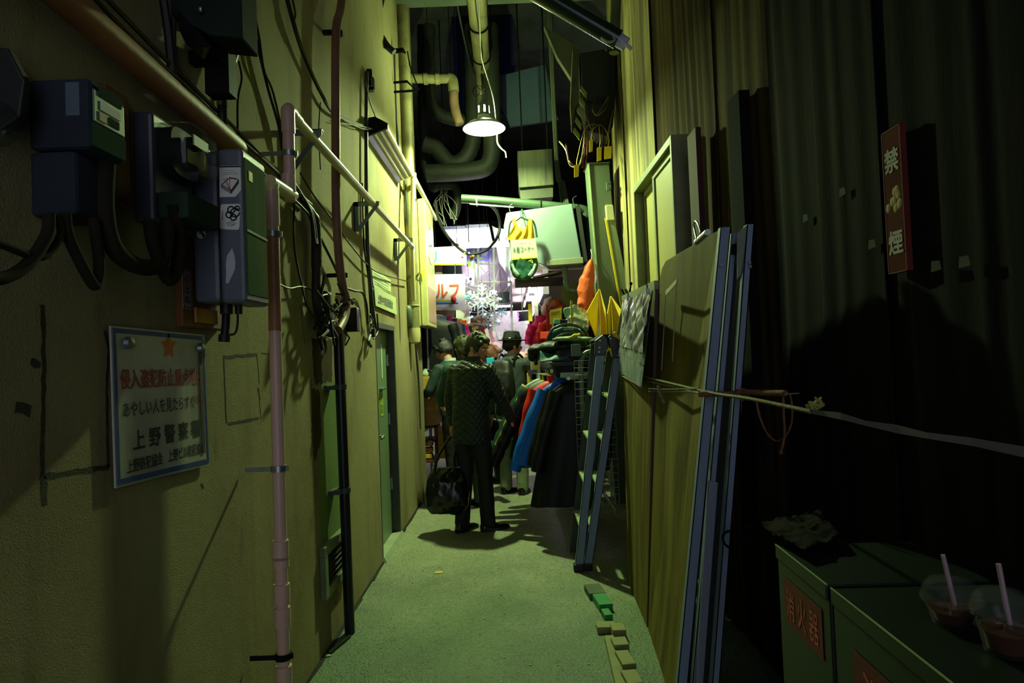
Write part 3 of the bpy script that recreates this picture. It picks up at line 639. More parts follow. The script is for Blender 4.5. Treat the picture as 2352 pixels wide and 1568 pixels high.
# leftmost meter, partly out of frame
yh = 1.27; q0 = AY(-90, 120, yh); q1 = AY(50, 300, yh)
hm = thing('hooded_meter', 'black hooded meter cut off by the left edge of the picture', 'electric meter', (-.95, yh, q1.z))
zt = AY(14, 108, yh).z; zs = AY(52, 185, yh).z; x2 = AY(56, 180, yh).x
b = MB(); b.slab([(WL, yh, q1.z), (x2-.012, yh, q1.z+.03), (x2, yh, zs), (AY(16, 108, yh).x, yh, zt), (WL, yh, zt)], (0, .022, 0)); b.build('hood', M_('dark_hood', (34, 34, 34), .6), hm, bevel=.004)
b = MB(); c = AY(0, 285, yh-.02); b.sph(c, (.030, .03, .045), 16, 10); b.build('glass_dome', glass, hm, True)

# dark cabinet at the top
k0 = AY(412, 0, 1.95); k1 = AY(556, 88, 1.95); kz = k1.z
tc_ = thing('junction_cabinet', 'dark junction cabinet hanging high on the left wall, cut by the top edge', 'cabinet', ((k0.x+k1.x)/2, 2.0, kz))
b = MB(); b.slab([(k0.x-.05, 1.95, kz+.10), (k0.x+.09, 1.95, kz+.015), (k1.x, 1.95, kz), (k1.x, 1.95, kz+.6), (k0.x-.05, 1.95, kz+.6)], (0, .13, 0)); b.build('housing', M_('dark_green_steel', (34, 42, 36), .8, 0, .2, 6, spec=.08), tc_, bevel=.006)
b = MB(); b.box2((WL, 1.97, kz+.12), (k0.x+.02, 2.06, kz+.6)); b.build('back_plate', black_metal, tc_)
b = MB(); b.slab([(k0.x-.0, 1.94, kz+.09), (k0.x+.08, 1.94, kz+.0), (k0.x+.1, 1.94, kz-.03), (k0.x+.02, 1.94, kz-.015), (k0.x-.0, 1.94, kz+.03)], (0, .10, 0)); b.build('hanging_flap', black_gloss, tc_, bevel=.004)
b = MB(); c = AY(461, 22, 1.94); b.sph(c, (.008, .008, .010)); b.build('screw', zinc, tc_, True)
b = MB(); b.box2((k0.x+.02, 2.06, kz-.12), (k0.x+.1, 2.12, kz+.05)); b.box2((WL, 2.05, kz-.02), (k0.x+.03, 2.09, kz+.02)); b.build('hanging_block', black_metal, tc_)

# hoses looping below the meters
for pts, rad, lab in (
    ([(112, 490), (108, 540), (60, 610), (0, 640), (-60, 630)], .012, 'dark hose curving left below the large meter'),
    ([(150, 490), (158, 545), (205, 640), (222, 652), (228, 600), (214, 500)], .012, 'dark hose looping in a V below the large meter'),
    ([(130, 495), (140, 540), (95, 590), (0, 560), (-50, 550)], .008, 'thin dark hose leaving the picture below the large meter'),
    ([(245, 350), (240, 480), (262, 570), (320, 612), (370, 600), (385, 510)], .021, 'thick black hose swinging from the large meter up to the glass meter'),
    ([(345, 505), (352, 560), (385, 640), (405, 620), (410, 540), (398, 470)], .017, 'black hose hooked under the glass meter beside the orange-brown board')):
    b = MB(); b.tube(sm([AX(px, py, -.93) for px, py in pts]), rad, 10)
    tag(b.build('hose', M_('sooty_hose', (40, 36, 26), .9, spec=.08), None, True), lab, 'hose')

# ================================================================== left wall: cables
def cable(pts, rad, lab, off=.02, m=black_rubber, cat='cable', name='cable', n=6):
    b = MB(); b.tube(sm([L(p[0], p[1], p[2] if len(p) > 2 else off) for p in pts]), rad, n); return tag(b.build(name, m, None, True), lab, cat)
cable([(566, -40), (585, 70), (612, 190), (640, 290), (652, 370)], .006, 'left cable of the black pair dropping behind the stepped drain pipe elbow')
cable([(570, -40), (594, 80), (606, 160), (628, 215), (656, 340)], .005, 'right cable of the black pair dropping behind the stepped drain pipe elbow', .03)
cable([(650, -40), (672, 45), (690, 105), (712, 160), (738, 215), (770, 262), (835, 290), (872, 300)], .011, 'thick black cable sweeping from the top edge to the tube light fixture', .03)
cable([(662, -40), (678, 30), (674, 60), (692, 115)], .005, 'thin black cable hugging the thick cable at the top edge', .035)
cable([(150, -40), (300, 105), (400, 205), (520, 318), (600, 395), (690, 472), (722, 510)], .006, 'lowest black cable running just above the rust-brown pipe', .06)
cable([(185, -40), (310, 95), (420, 190), (530, 300), (610, 372), (700, 455), (728, 500)], .006, 'middle black cable running above the rust-brown pipe', .05)
cable([(200, -50), (330, 85), (420, 176), (500, 256), (545, 300), (640, 400), (715, 470)], .007, 'top black cable of the three running above the rust-brown pipe', .03)
cable([(372, -20), (384, 60), (392, 140), (398, 215)], .012, 'left dark strap hanging between the rust-brown pipe and top edge', .03)
cable([(398, 40), (400, 120), (402, 200)], .007, 'right dark strap hanging between the rust-brown pipe and top edge', .03)
c_ = cable([(546, 90), (536, 130), (518, 185), (510, 235), (514, 320)], .016, 'dark tapered conduit hanging from the junction cabinet with a silver band', .04, M_('dark_brown_conduit', (40, 34, 26), .5), 'conduit', 'hanging_conduit', 10)
p = L(510, 236, .04); b = MB(); b.tube([p-V((0, 0, .012)), p+V((0, 0, .012))], .018, 12); b.build('silver_band', zinc, c_, True)
cable([(548, 140), (555, 180), (546, 230), (546, 312)], .004, 'thin wire to the right of the tapered conduit', .03)
cable([(640, 652), (665, 662), (692, 658), (720, 668), (750, 682)], .004, 'short wavy wire from the drain pipe to the cable tangle', .03)
cable([(676, 455), (676, 560), (692, 650), (712, 715), (760, 770)], .005, 'slack black wire hanging from the pipe step down to the tangle', .03)
cable([(690, 398), (725, 455), (772, 515), (800, 556), (846, 610), (880, 630), (936, 646)], .005, 'long black wire slanting across to the capped pipe above the notices', .03)
cable([(690, 455), (735, 545), (772, 620), (780, 650)], .008, 'black cable slanting from the bundle behind the brown conduit', .03)
cable([(736, 235), (732, 300), (736, 390)], .003, 'thin wire hanging below the bend of the thick black cable', .03)
cable([(842, 165), (841, 330), (842, 480), (846, 600), (856, 712), (862, 752)], .014, 'dark vertical conduit left of the white notices', .03, dark_steel, 'conduit', 'wall_conduit', 10)
cable([(832, 420), (836, 560), (846, 640), (852, 735)], .006, 'thin pipe beside the dark vertical conduit', .02)
cable([(790, 660), (815, 668), (832, 672), (842, 700), (845, 745)], .008, 'black cable bending from the conduit tangle to the padlocked hook', .03)
cable([(838, 185), (850, 235), (870, 285)], .006, 'short black cable from the wall switch to the tube light', .04)
cable([(930, 400), (936, 500), (944, 600), (950, 720), (955, 800), (962, 880), (966, 985)], .010, 'thin dark conduit running down the far end of the left wall', .035, dark_steel, 'conduit', 'thin_conduit')
cable([(866, 720), (868, 760), (858, 778)], .006, 'stub of cable at the end of the dark vertical conduit', .05)
cable([(874, 640), (890, 652), (905, 660)], .002, 'thin wire holding the two white notices', .03)
for k, (pts, m) in enumerate((([(784, 282), (830, 290), (862, 297)], M_('pale_wire', (150, 150, 110), .5)), ([(790, 276), (835, 296), (866, 294)], MATS['pale_wire']))):
    cable(pts, .003, ['upper pale wire tail above the tube light fixture', 'lower pale wire tail above the tube light fixture'][k], .05, m)
# switch block on the conduit
b = MB(); p = L(843, 195); b.box(p+V((.03, 0, 0)), (.05, .05, .10)); b.box(p+V((.03, -.05, .03)), (.04, .03, .13)); tag(b.build('wall_switch', black_gloss, None, bevel=.004), 'small black switch block high on the dark vertical conduit', 'switch')
# cable bundle: many cables taped together
bn = thing('cable_bundle', 'thick taped bundle of dark cables on the left wall left of the brown conduit', 'cable bundle', L(728, 690, .03))
b = MB(); b.tube(sm([L(px, py, .045) for px, py in ((700, 468), (722, 500), (727, 560), (727, 620), (727, 690), (738, 730))]), [.018]*5+[.026]*5+[.028]*5+[.024]*5+[.024]*6, 10); b.build('taped_trunk', M_('dark_brown_tape', (44, 36, 24), .6, 0, .3, 30, .5, 60), bn, True)
b = MB(); rr = random.Random(2)
for k in range(11):
    o = rr.uniform(-14, 14); b.tube(sm([L(660+o*.6, 395+o, .05+rr.uniform(-.02, .02)), L(690+o*.4, 440+o*.6, .05), L(716+o*.3, 490+o*.3, .05+rr.uniform(-.015, .03)), L(726+o*.3, 560, .05+rr.uniform(-.02, .03))]), .005, 5)
stuff(b.build('loose_cables', black_rubber, bn, True))
tg = thing('cable_tangle', 'tangle of black cable ends and tape around the foot of the brown conduit', 'cable tangle', L(765, 775, .03))
b = MB()
for k in range(26):
    a = L(rr.uniform(725, 792), rr.uniform(672, 770), rr.uniform(.02, .08)); b.tube(sm([a, a+V((rr.uniform(-.01, .05), rr.uniform(-.08, .08), rr.uniform(-.08, .08))), a+V((rr.uniform(-.01, .06), rr.uniform(-.12, .12), rr.uniform(-.13, .10)))]), rr.uniform(.004, .011), 6)
stuff(b.build('cable_ends', black_rubber, tg, True))
b = MB(); b.box(L(752, 740, .045), (.07, .10, .16)); b.box(L(748, 690, .04), (.06, .07, .10)); b.build('taped_joint', M_('black_tape', (26, 24, 18), .5, 0, .4, 40, .6, 50), tg, bevel=.02)
b = MB(); b.tube(sm([L(742, 770, .06), L(762, 778, .08), L(780, 770, .07), L(786, 790, .06)]), .004); b.tube(sm([L(748, 748, .08), L(770, 736, .09), L(781, 760, .08)]), .003); b.build('pale_wires', MATS['pale_wire'], tg, True)
b = MB(); p = L(795, 735); b.box(p+V((.04, 0, 0)), (.07, .07, .15)); tag(b.build('junction_box', black_gloss, None, bevel=.005), 'small black box beside the lower end of the brown conduit', 'junction box')
b = MB(); q = [L(px, py, .03) for px, py in ((792, 762), (803, 776), (794, 792))]; b.tube(q, .005); b.tube(sm([L(792, 690, .04), L(812, 692, .06), L(822, 688, .05)]), .004); tag(b.build('bent_rod', black_metal, None, True), 'thin bent rod under the small black junction box', 'rod')
# padlocked hook
ph = thing('padlock', 'dark padlock hanging on a chain at the top left of the green door', 'padlock', L(856, 790, .03))
b = MB()
for k, (px, py) in enumerate(((850, 728), (853, 738), (852, 748), (856, 757))):
    c = L(px, py, .04); b.tube([c+V((.012*math.cos(a*PI/5)*(k % 2), .016*math.cos(a*PI/5)*(1-k % 2)+.004, .02*math.sin(a*PI/5))) for a in range(10)], .005, 6, True)
b.build('chain', dark_steel, ph, True)
b = MB(); b.box(L(857, 765, .04), (.03, .06, .06)); b.build('lock_body', black_gloss, ph, bevel=.006)
b = MB(); b.tube(sm([L(862, 760, .04), L(855, 745, .04), L(850, 762, .04)]), .006); b.tube(sm([L(850, 770, .04), L(846, 785, .05), L(852, 795, .05)]), .012); b.build('shackle', dark_steel, ph, True)

# ================================================================== left wall: tube light fixture, notices, louvre, sign
fa, fb_ = AX(872, 300, -.93), AX(938, 402, -.93); zc = (fa.z+fb_.z)/2
fx = thing('tube_light', 'unlit tube light fixture fixed along the left wall', 'light fixture', (-.95, (fa.y+fb_.y)/2, zc))
b = MB(); b.slab([(WL, fa.y, zc+.07), (WL+.06, fa.y, zc+.075), (WL+.15, fa.y, zc+.03), (WL+.15, fa.y, zc+.015), (WL+.03, fa.y, zc-.03), (WL, fa.y, zc-.06)], (0, fb_.y-fa.y, 0)); b.build('housing', M_('dark_fixture_metal', (70, 66, 42), .45, 0, .2, 6), fx, bevel=.003)
for dx, dz in ((.055, -.025), (.10, -.005), (.14, .008)):
    b = MB(); b.tube([(WL+dx, fa.y+.03, zc+dz), (WL+dx, fb_.y-.02, zc+dz)], .0135, 12); b.build('tube', M_('unlit_tube', (206, 200, 150), .25), fx, True)
b = MB(); b.slab([(WL, fa.y-.012, zc+.075), (WL+.07, fa.y-.012, zc+.085), (WL+.165, fa.y-.012, zc+.03), (WL+.16, fa.y-.012, zc-.005), (WL+.03, fa.y-.012, zc-.05), (WL, fa.y-.012, zc-.065)], (0, .03, 0)); b.build('end_cap', black_metal, fx, bevel=.004)
# notices
def wallquad(pts, off, th): return [L(px, py, off) for px, py in pts], (th, 0, 0)
n1 = thing('wall_notice', 'upper thin white paper notice with faint print above the door', 'notice', L(878, 700, .006))
b = MB(); b.slab(*wallquad([(853, 614), (897, 643), (898, 675), (857, 656)], .006, .002)); b.build('sheet', M_('yellowed_paper', (196, 204, 150), .6, 0, .05, 5), n1)
for k in range(5):
    a, e = L(859, 626+k*6, .0085), L(893, 646+k*6, .0085); b = MB(); b.slab([a, e, e+V((0, 0, -.006)), a+V((0, 0, -.006))], (.0005, 0, 0)); b.build('print_line', M_('faint_print', (150, 160, 120), .7), n1)
n2 = thing('wall_plate', 'lower white plate lettered in black above the door', 'sign', L(885, 725, .006))
Q = [(858, 656), (908, 683), (911, 723), (862, 702)]
b = MB(); b.slab(*wallquad(Q, .012, .004)); b.build('plate', M_('pale_plate', (190, 200, 140), .5, 0, .04, 5), n2)
pc = L(886, 693, .017); text('上野中央商店街組合', pc, (0, 1, 0), (0, 0, 1), abs(L(905, 700).y-L(865, 684).y)*.85, .07, M_('grey_ink', (84, 88, 66), .6), n2, bold=.02)
# louvre vent
Q = [L(px, py, .004) for px, py in ((735, 1250), (791, 1211), (791, 1326), (738, 1368))]
vy0, vy1 = (Q[0].y+Q[3].y)/2, (Q[1].y+Q[2].y)/2; vz0, vz1 = (Q[2].z+Q[3].z)/2, (Q[0].z+Q[1].z)/2
lv = thing('louvre_vent', 'square vent grille low on the left wall beside the black downpipe', 'vent', (WL+.02, (vy0+vy1)/2, vz0))
b = MB(); t = .05
for a, e in (((vy0, vz0), (vy1, vz0+t)), ((vy0, vz1-t), (vy1, vz1)), ((vy0, vz0+t), (vy0+t, vz1-t)), ((vy1-t, vz0+t), (vy1, vz1-t))): b.box2((WL, a[0], a[1]), (WL+.03, e[0], e[1]))
b.build('vent_frame', M_('grey_green_vent', (104, 116, 84), .5, 0, .2, 8), lv, bevel=.003)
b = MB(); b.box2((WL, vy0+t, vz0+t), (WL+.006, vy1-t, vz1-t)); b.build('mesh_screen', M_('sooty_mesh', (40, 42, 30), .8, 0, .4, 30), lv)
k = vz0+t+.01
while k < vz1-t-.02:
    b = MB(); b.hexa([(WL+.006, vy0+t, k), (WL+.022, vy0+t, k-.008), (WL+.022, vy1-t, k-.008), (WL+.006, vy1-t, k), (WL+.006, vy0+t, k+.003), (WL+.022, vy0+t, k-.005), (WL+.022, vy1-t, k-.005), (WL+.006, vy1-t, k+.003)]); b.build('slat', MATS['sooty_mesh'], lv); k += .03
# police sign
TL, TR, BR, BL = [L(px, py, .008) for px, py in ((250, 748), (466, 769), (478, 1067), (262, 1121))]
sg = thing('crime_warning_sign', 'white enamel police warning sign with red and black lettering and blue border', 'sign', (BL+BR)/2)
def sq(u, v): return TL.lerp(TR, u).lerp(BL.lerp(BR, u), v)
b = MB(); b.slab([TL, TR, BR, BL], (.005, 0, 0)); b.build('panel', layered('soiled_white_enamel', (176, 176, 160), [((120, 116, 96), 5, (1, 1, .4), .48, .75, .7), ((150, 154, 140), 14, (1, 1, 1), .5, .7, .5)], .35), sg)
b = MB(); e = V((.0055, 0, 0)); th = V((.0008, 0, 0))
for u0, u1, v0, v1 in ((0.01, .99, .012, .042), (.01, .99, .95, .985), (.012, .035, .04, .95), (.972, .99, .04, .95)): b.slab([sq(u0, v0)+e, sq(u1, v0)+e, sq(u1, v1)+e, sq(u0, v1)+e], th)
b.build('blue_border', ink_blue, sg)
b = MB(); cen = sq(.545, .105)+e; st_ = []
for k in range(10):
    a = PI/2+k*PI/5; q = .040 if k % 2 == 0 else .022; st_.append(cen+V((0, math.cos(a)*q*1.0, math.sin(a)*q)))
b.slab(st_, th); b.build('star_emblem', orange_ink, sg)
rt_ = (TR-TL).normalized(); Wd = (TR-TL).length; Hd = (TL-BL).length; up_ = (TL-BL).normalized()
def st(s, u0, u1, v, h, m, bold=.03): text(s, sq((u0+u1)/2, v)+e, rt_, up_, Wd*(u1-u0), Hd*h, m, sg, bold=bold)
st('侵入盗犯防止重点地区', .06, .955, .325, .125, ink_red, .022); st('あやしい人を見たらすぐ', .075, .83, .515, .10, ink_black, .01); st('110番', .84, .955, .485, .085, ink_red, .02)
st('上 野 警 察 署', .15, .89, .715, .13, ink_black, .03); st('上野防犯協会　上野ビル防犯協会', .09, .95, .87, .085, ink_black, .02)
b = MB()
for u, v in ((.135, .10), (.93, .105)): c = sq(u, v)+e; b = MB(); b.tube([c, c+V((.012, 0, 0)), c+V((.016, 0, 0))], [.017, .015, .006], 14); b.build('bolt', zinc, sg, True)
b = MB(); b.slab([sq(.905, .14)+e*1.3, sq(.945, .14)+e*1.3, sq(.94, .90)+e*1.3, sq(.905, .90)+e*1.3], th); b.build('dark_tape', M_('grimy_tape', (54, 46, 32), .7), sg)
# two thin bracket frames near the top right of the left wall
for (pp, lab) in (([(868, 124), (925, 118), (930, 122), (926, 112), (872, 118)], 'short black bracket arm high at the far end of the left wall'), ([(880, 192), (935, 187), (956, 208), (896, 212), (880, 192)], 'thin black rectangular bracket high at the far end of the left wall')):
    b = MB(); b.tube([AY(px, py, 5.9) for px, py in pp], .012, 6); tag(b.build('wall_bracket', black_metal, None), lab, 'bracket')
b = MB(); b.tube([AY(936, 118, 5.9), AY(941, 150, 5.9), AY(962, 206, 5.9)], .007, 6); tag(b.build('bracket_rod', black_metal, None), 'thin slanting rod joining the two black brackets', 'rod')
b = MB(); b.tube(sm([AY(882, -30, 5.5), AY(870, 30, 5.5), AY(866, 60, 5.5), AY(885, 100, 5.5), AY(905, 120, 5.5)]), .03, 8); tag(b.build('drooping_cable', black_rubber, None, True), 'thick black cable drooping at the top of the far left wall', 'cable')
b = MB(); b.tube([AY(905, 125, 5.95), AY(910, 280, 5.95), AY(922, 395, 5.95)], .012, 8); tag(b.build('thin_riser', dark_steel, None, True), 'thin dark pipe rising beside the fat yellowed pipe', 'pipe')
# light box cabinet at the wall end
cy0, cy1 = 6.55, 7.25
a = AY(988, 748, cy0); tpz = AY(975, 455, cy0).z
cb = thing('wall_cabinet', 'tall cream cabinet with a small window at the far end of the left wall', 'cabinet', (-.95, 6.9, a.z))
b = MB(); b.box2((WL+.03, cy0, a.z), (WL+.16, cy1, tpz)); b.build('case', M_('cream_cabinet', (196, 190, 128), .3, 0, .06, 4), cb, bevel=.008)
for k in (.04, .075): b = MB(); b.box2((WL+.02+k, cy0-.008, a.z+.02), (WL+.03+k, cy0+.002, tpz-.02)); b.build('rib', MATS['cream_cabinet'], cb)
b = MB(); x = WL+.16; z0 = AX(975, 590, x).z; z1 = AX(972, 500, x).z; b.slab([(x, cy0+.22, z1-.06), (x, cy0+.27, z1), (x, cy1-.25, z1), (x, cy1-.2, z1-.06), (x, cy1-.2, z0+.06), (x, cy1-.25, z0), (x, cy0+.27, z0), (x, cy0+.22, z0+.06)], (.004, 0, 0)); b.build('window_pane', M_('grey_pane', (140, 150, 140), .1), cb)
b = MB(); b.box2((x, cy0+.05, a.z+.05), (x+.003, cy1-.05, a.z+.42)); b.build('wood_panel', M_('pale_wood_panel', (170, 130, 66), .35, 0, .1, 4), cb)
b = MB(); b.slab([AY(968, 622, cy0-.02), AY(974, 618, cy0-.02), AY(975, 636, cy0-.02), AY(969, 634, cy0-.02)], (0, -.004, 0)); b.build('folded_tag', yellow_card, cb)
# ================================================================== right side
# folding tables stood on end, leaning on the right wall
def lean_panel(name, lab, cat, pts_top, pts_bot, th, m, bevel=.004, extra=None):
    """pts: near/far top and near/far bottom world points, thickness towards +x"""
    n, f_ = pts_top; nb, fb = pts_bot
    t = thing(name, lab, cat, (nb+fb)/2)
    return t
# panel B (near): far edge y 3.42, near edge 2.64
def floorpt(x, y): return V((x, y, 0))
tB_n, tB_f = AY(1652, 527, 2.64), AY(1516, 606, 3.42)
bB_n, bB_f = floorpt(.60, 2.60), floorpt(.66, 3.42)
tb = thing('folding_table', 'olive folding table stood on end with one rounded corner, its worn latch showing', 'folding table', (bB_n+bB_f)/2, 'folding tables leaning on the right wall')
def P(u, v, A=(bB_f, bB_n, tB_f, tB_n)): return A[0].lerp(A[1], u).lerp(A[2].lerp(A[3], u), v)
nB = ((bB_n-bB_f).cross(tB_f-bB_f)).normalized(); nB = nB if nB.x > 0 else -nB
poly = [P(0, 0), P(1, 0), P(1, 1), P(.12, 1), P(.04, .985), P(.0, .955)]
b = MB(); b.slab(poly, nB*.03); b.build('table_top', olive_board, tb, bevel=.004)
b = MB(); e0, e1 = P(1, 0), P(1, 1); b.slab([e0, e1, e1+V((0, -.012, 0)), e0+V((0, -.012, 0))], nB*.03); b.build('edge_band', M_('rust_brown_edge', (70, 42, 24), .5), tb)
b = MB(); q = [AX(1497, 675, .83)]
def Pb(px, py):                              # point on panel B's face seen at a pixel
    d = ray(px, py); o = V((0, 0, H)); t = (P(0, 0)-o).dot(nB)/d.dot(nB); return o+d*t
b.slab([Pb(1530, 668), Pb(1556, 640), Pb(1556, 650), Pb(1530, 680)], nB*-.004); b.tube([Pb(1531, 672)-nB*.003, Pb(1521, 850)-nB*.003], .0025, 5); b.tube([Pb(1556, 645)-nB*.003, Pb(1546, 830)-nB*.003], .0025, 5); b.build('latch_plate', M_('chipped_pale_paint', (150, 150, 110), .6), tb)
b = MB(); b.tube([Pb(1606, 556)-nB*.01, Pb(1632, 533)-nB*.01], .012, 8); b.tube(sm([Pb(1612, 548)-nB*.02, Pb(1606, 520)-nB*.02, Pb(1609, 508)-nB*.02, Pb(1616, 516)-nB*.02, Pb(1622, 535)-nB*.02]), .004, 6); b.build('wire_hook', zinc, tb, True)
# panel A (far)
tA_n, tA_f = AY(1503, 665, 3.46), AY(1428, 690, 4.2)
bA_n, bA_f = floorpt(.66, 3.46), floorpt(.68, 4.15)
ta = thing('folding_table', 'olive folding table standing behind the stepladder with a plastic-wrapped poster on it', 'folding table', (bA_n+bA_f)/2, 'folding tables leaning on the right wall')
A_ = (bA_f, bA_n, tA_f, tA_n)
nA = ((bA_n-bA_f).cross(tA_f-bA_f)).normalized(); nA = nA if nA.x > 0 else -nA
b = MB(); b.slab([P(0, 0, A_), P(1, 0, A_), P(1, 1, A_), P(0, 1, A_)], nA*.03); b.build('table_top', olive_board, ta, bevel=.004)
b = MB(); b.slab([P(1, 0, A_), P(1, 1, A_), P(1, 1, A_)+V((0, -.015, 0)), P(1, 0, A_)+V((0, -.015, 0))], nA*.03); b.build('edge_band', MATS['rust_brown_edge'], ta)
b = MB(); b.slab([P(0, 1, A_)+V((0, 0, .0)), P(1, 1, A_), P(1, 1, A_)+V((0, 0, .05)), P(0, 1, A_)+V((0, 0, .03))], nA*.03); b.build('hinge_strip', M_('worn_pale_strip', (142, 146, 110), .5), ta)
def Pa(px, py):
    d = ray(px, py); o = V((0, 0, H)); t = (P(0, 0, A_)-o).dot(nA)/d.dot(nA); return o+d*t
# poster under crinkled clear plastic
po = thing('wrapped_poster', 'poster in crinkled shiny plastic pinned on the olive table behind the stepladder', 'poster', Pa(1462, 870))
q = [Pa(1434, 690), Pa(1500, 668), Pa(1474, 888), Pa(1424, 852)]
def pq(u, v): return q[0].lerp(q[1], u).lerp(q[3].lerp(q[2], u), v)
pic = layered('landscape_print', (70, 112, 64), [((150, 160, 176), 3, (1, 1, .6), .45, .62, .9), ((52, 84, 46), 14, (1, 1, 1), .45, .7, .7)], .5)
b = MB(); b.slab([pq(0, 0), pq(1, 0), pq(1, 1), pq(0, 1)], -nA*.002); b.build('printed_sheet', pic, po)
b = MB(); b.slab([pq(.0, .71), pq(1, .75), pq(1, .77), pq(0, .73)], -nA*.0035); b.build('tape_strip', M_('brown_tape', (120, 92, 40), .4), po)
def crk(u, v):
    p = pq(u, v); q_ = noise.noise(V((u*10-v*4, v*2.5, 2)))+.7*noise.noise(V((u*24+v*9, v*6, 7))); k = 1-max(0, (v-.5)/.5)*.7
    return p-nA*(.012+.016*k*q_)
b = MB(); b.grid(lambda u, v: crk(u, v*.62)-nA*.004, 60, 40); b.build('silver_sheet', layered('silver_lilac_glint_film', (176, 176, 190), [((96, 88, 158), 9, (1, 1, .2), .52, .64, .8), ((242, 242, 250), 14, (1, 1, .15), .54, .64, .9), ((90, 110, 84), 11, (1, 1, .2), .58, .7, .8)], .22, (), 1.), po, True)  # white and lilac streaks paint the film's reflections into its colour
b = MB(); b.grid(lambda u, v: crk(u, .6+v*.4), 44, 24); b.build('plastic_wrap', M_('crinkled_clear_film', (235, 238, 255), .12, alpha=.32, var=0, spec=1.0), po, True)
for u in (.3, .95): b = MB(); c = pq(u, 0)-nA*.02; b.tube(sm([c, c+V((0, 0, .03)), c+V((-.01, 0, .055))]), .005, 6); b.box(c, (.02, .02, .03)); b.build('clip', zinc, po, True)
# small twig-like hook above the table
b = MB(); b.tube(sm([Pa(1440, 730)+nA*.01, AY(1440, 715, 4.15), AY(1442, 690, 4.28), AY(1448, 660, 4.3), AY(1449, 652, 4.3)]), .006, 6); b.sph(AY(1449, 651, 4.3), .012, 8, 6); b.tube([AY(1441, 690, 4.3), AY(1428, 664, 4.3)], .006, 6); b.tube([AY(1443, 682, 4.3), AY(1436, 664, 4.3)], .005, 6)
tag(b.build('coat_hook', black_metal, None, True), 'small forked black hook standing up left of the wrapped poster', 'hook')

# aluminium framed shutter leaf: two channels facing the camera
sf = thing('shutter_frame', 'blue-grey aluminium shutter frame with two tall channels, nearest of the leaning things', 'shutter frame', (.70, 2.4, 0))
def channel(top, bot, y, wpx, dep, lip=.004, nm='channel'):
    t0 = AY(top[0], top[1], y); b0 = AY(bot[0], bot[1], y); d = (b0-t0)/(t0.z-b0.z); b0 = t0+d*(t0.z-.0); w_ = wpx/F*y
    b = MB(); W_ = V((w_, 0, 0)); D = V((0, dep, 0))
    b.slab([t0, t0+W_, b0+W_, b0], V((0, lip, 0))); b.slab([t0, t0+V((lip, 0, 0)), b0+V((lip, 0, 0)), b0], D); b.slab([t0+W_, t0+W_-V((lip, 0, 0)), b0+W_-V((lip, 0, 0)), b0+W_], D)
    o = b.build(nm, alu, sf); return t0, b0, w_
c1 = channel((1655, 522), (1556, 1568), 2.50, 24, .03); c2 = channel((1680, 536), (1590, 1568), 2.52, 18, .03); c3 = channel((1716, 515), (1636, 1568), 2.42, 17, .04)
b = MB(); t0 = AY(1702, 528, 2.46); t1 = AY(1700, 560, 2.46)
b.slab([c2[0]+V((.02, .03, -.01)), c3[0]+V((0, .03, -.01)), c3[1]+V((0, .05, 0)), c2[1]+V((.02, .05, 0))], V((0, .012, 0))); b.build('shutter_sheet', M_('dark_shutter_sheet', (34, 34, 36), .5), sf)
b = MB(); b.slab([AY(1693, 536, 2.45), AY(1716, 516, 2.42), AY(1714, 575, 2.42), AY(1712, 615, 2.43), AY(1694, 640, 2.46)], (0, .006, 0)); b.build('end_plate', M_('pale_green_plate', (128, 142, 128), .35), sf)
b = MB()
for px, py, y in ((1655, 608, 2.495), (1721, 603, 2.415), (1722, 612, 2.415)): c = AY(px, py, y); b.tube([c, c-V((0, .006, 0))], .007, 10)
b.build('screw', zinc, sf, True)
b = MB(); b.slab([AY(1679, 562, 2.515), AY(1695, 558, 2.515), AY(1694, 585, 2.515), AY(1678, 584, 2.515)], (0, -.002, 0)); b.build('slot', black_metal, sf)
b = MB(); b.slab([AY(1628, 1104, 2.5), AY(1660, 1110, 2.5), AY(1630, 1700, 2.5), AY(1590, 1700, 2.5)], (0, .01, 0)); b.build('lower_channel', M_('slate_aluminium', (120, 126, 146), .5, .0, .1, 30, stretch=(1, 1, .05)), sf)
b = MB(); c = AY(1682, 1238, 2.36); b.tube([c+V((.035*math.cos(a*PI/8), -.01*math.sin(a*PI/4), .03*math.sin(a*PI/8))) for a in range(16)], .005, 6, True); b.box(AY(1716, 1205, 2.38), (.03, .03, .02)); b.box(AY(1715, 1240, 2.38), (.03, .03, .03)); b.build('handle_ring', black_metal, sf)
# another dark tall frame and rusty posts in the gloom
b = MB(); t0, e0 = AX(1575, 290, WR-.10), AX(1600, 610, WR-.10); b.box2((WR-.08, t0.y-.11, 0), (WR-.05, t0.y+.05, 2.70)); tag(b.build('maroon_board', M_('maroon_board', (60, 28, 28), .85, 0, .2, 6, stretch=(1, 1, .2)), None), 'dark maroon board upright against the right wall beside the window', 'board')
b = MB(); p = R(1722, 420); b.box2((WR-.05, p.y-.05, 1.0), (WR, p.y+.10, R(1722, 205).z)); tag(b.build('black_panel', M_('black_panel', (18, 18, 19), .95, spec=.05), None), 'tall black strip panel on the right wall above the shutter frame', 'panel')

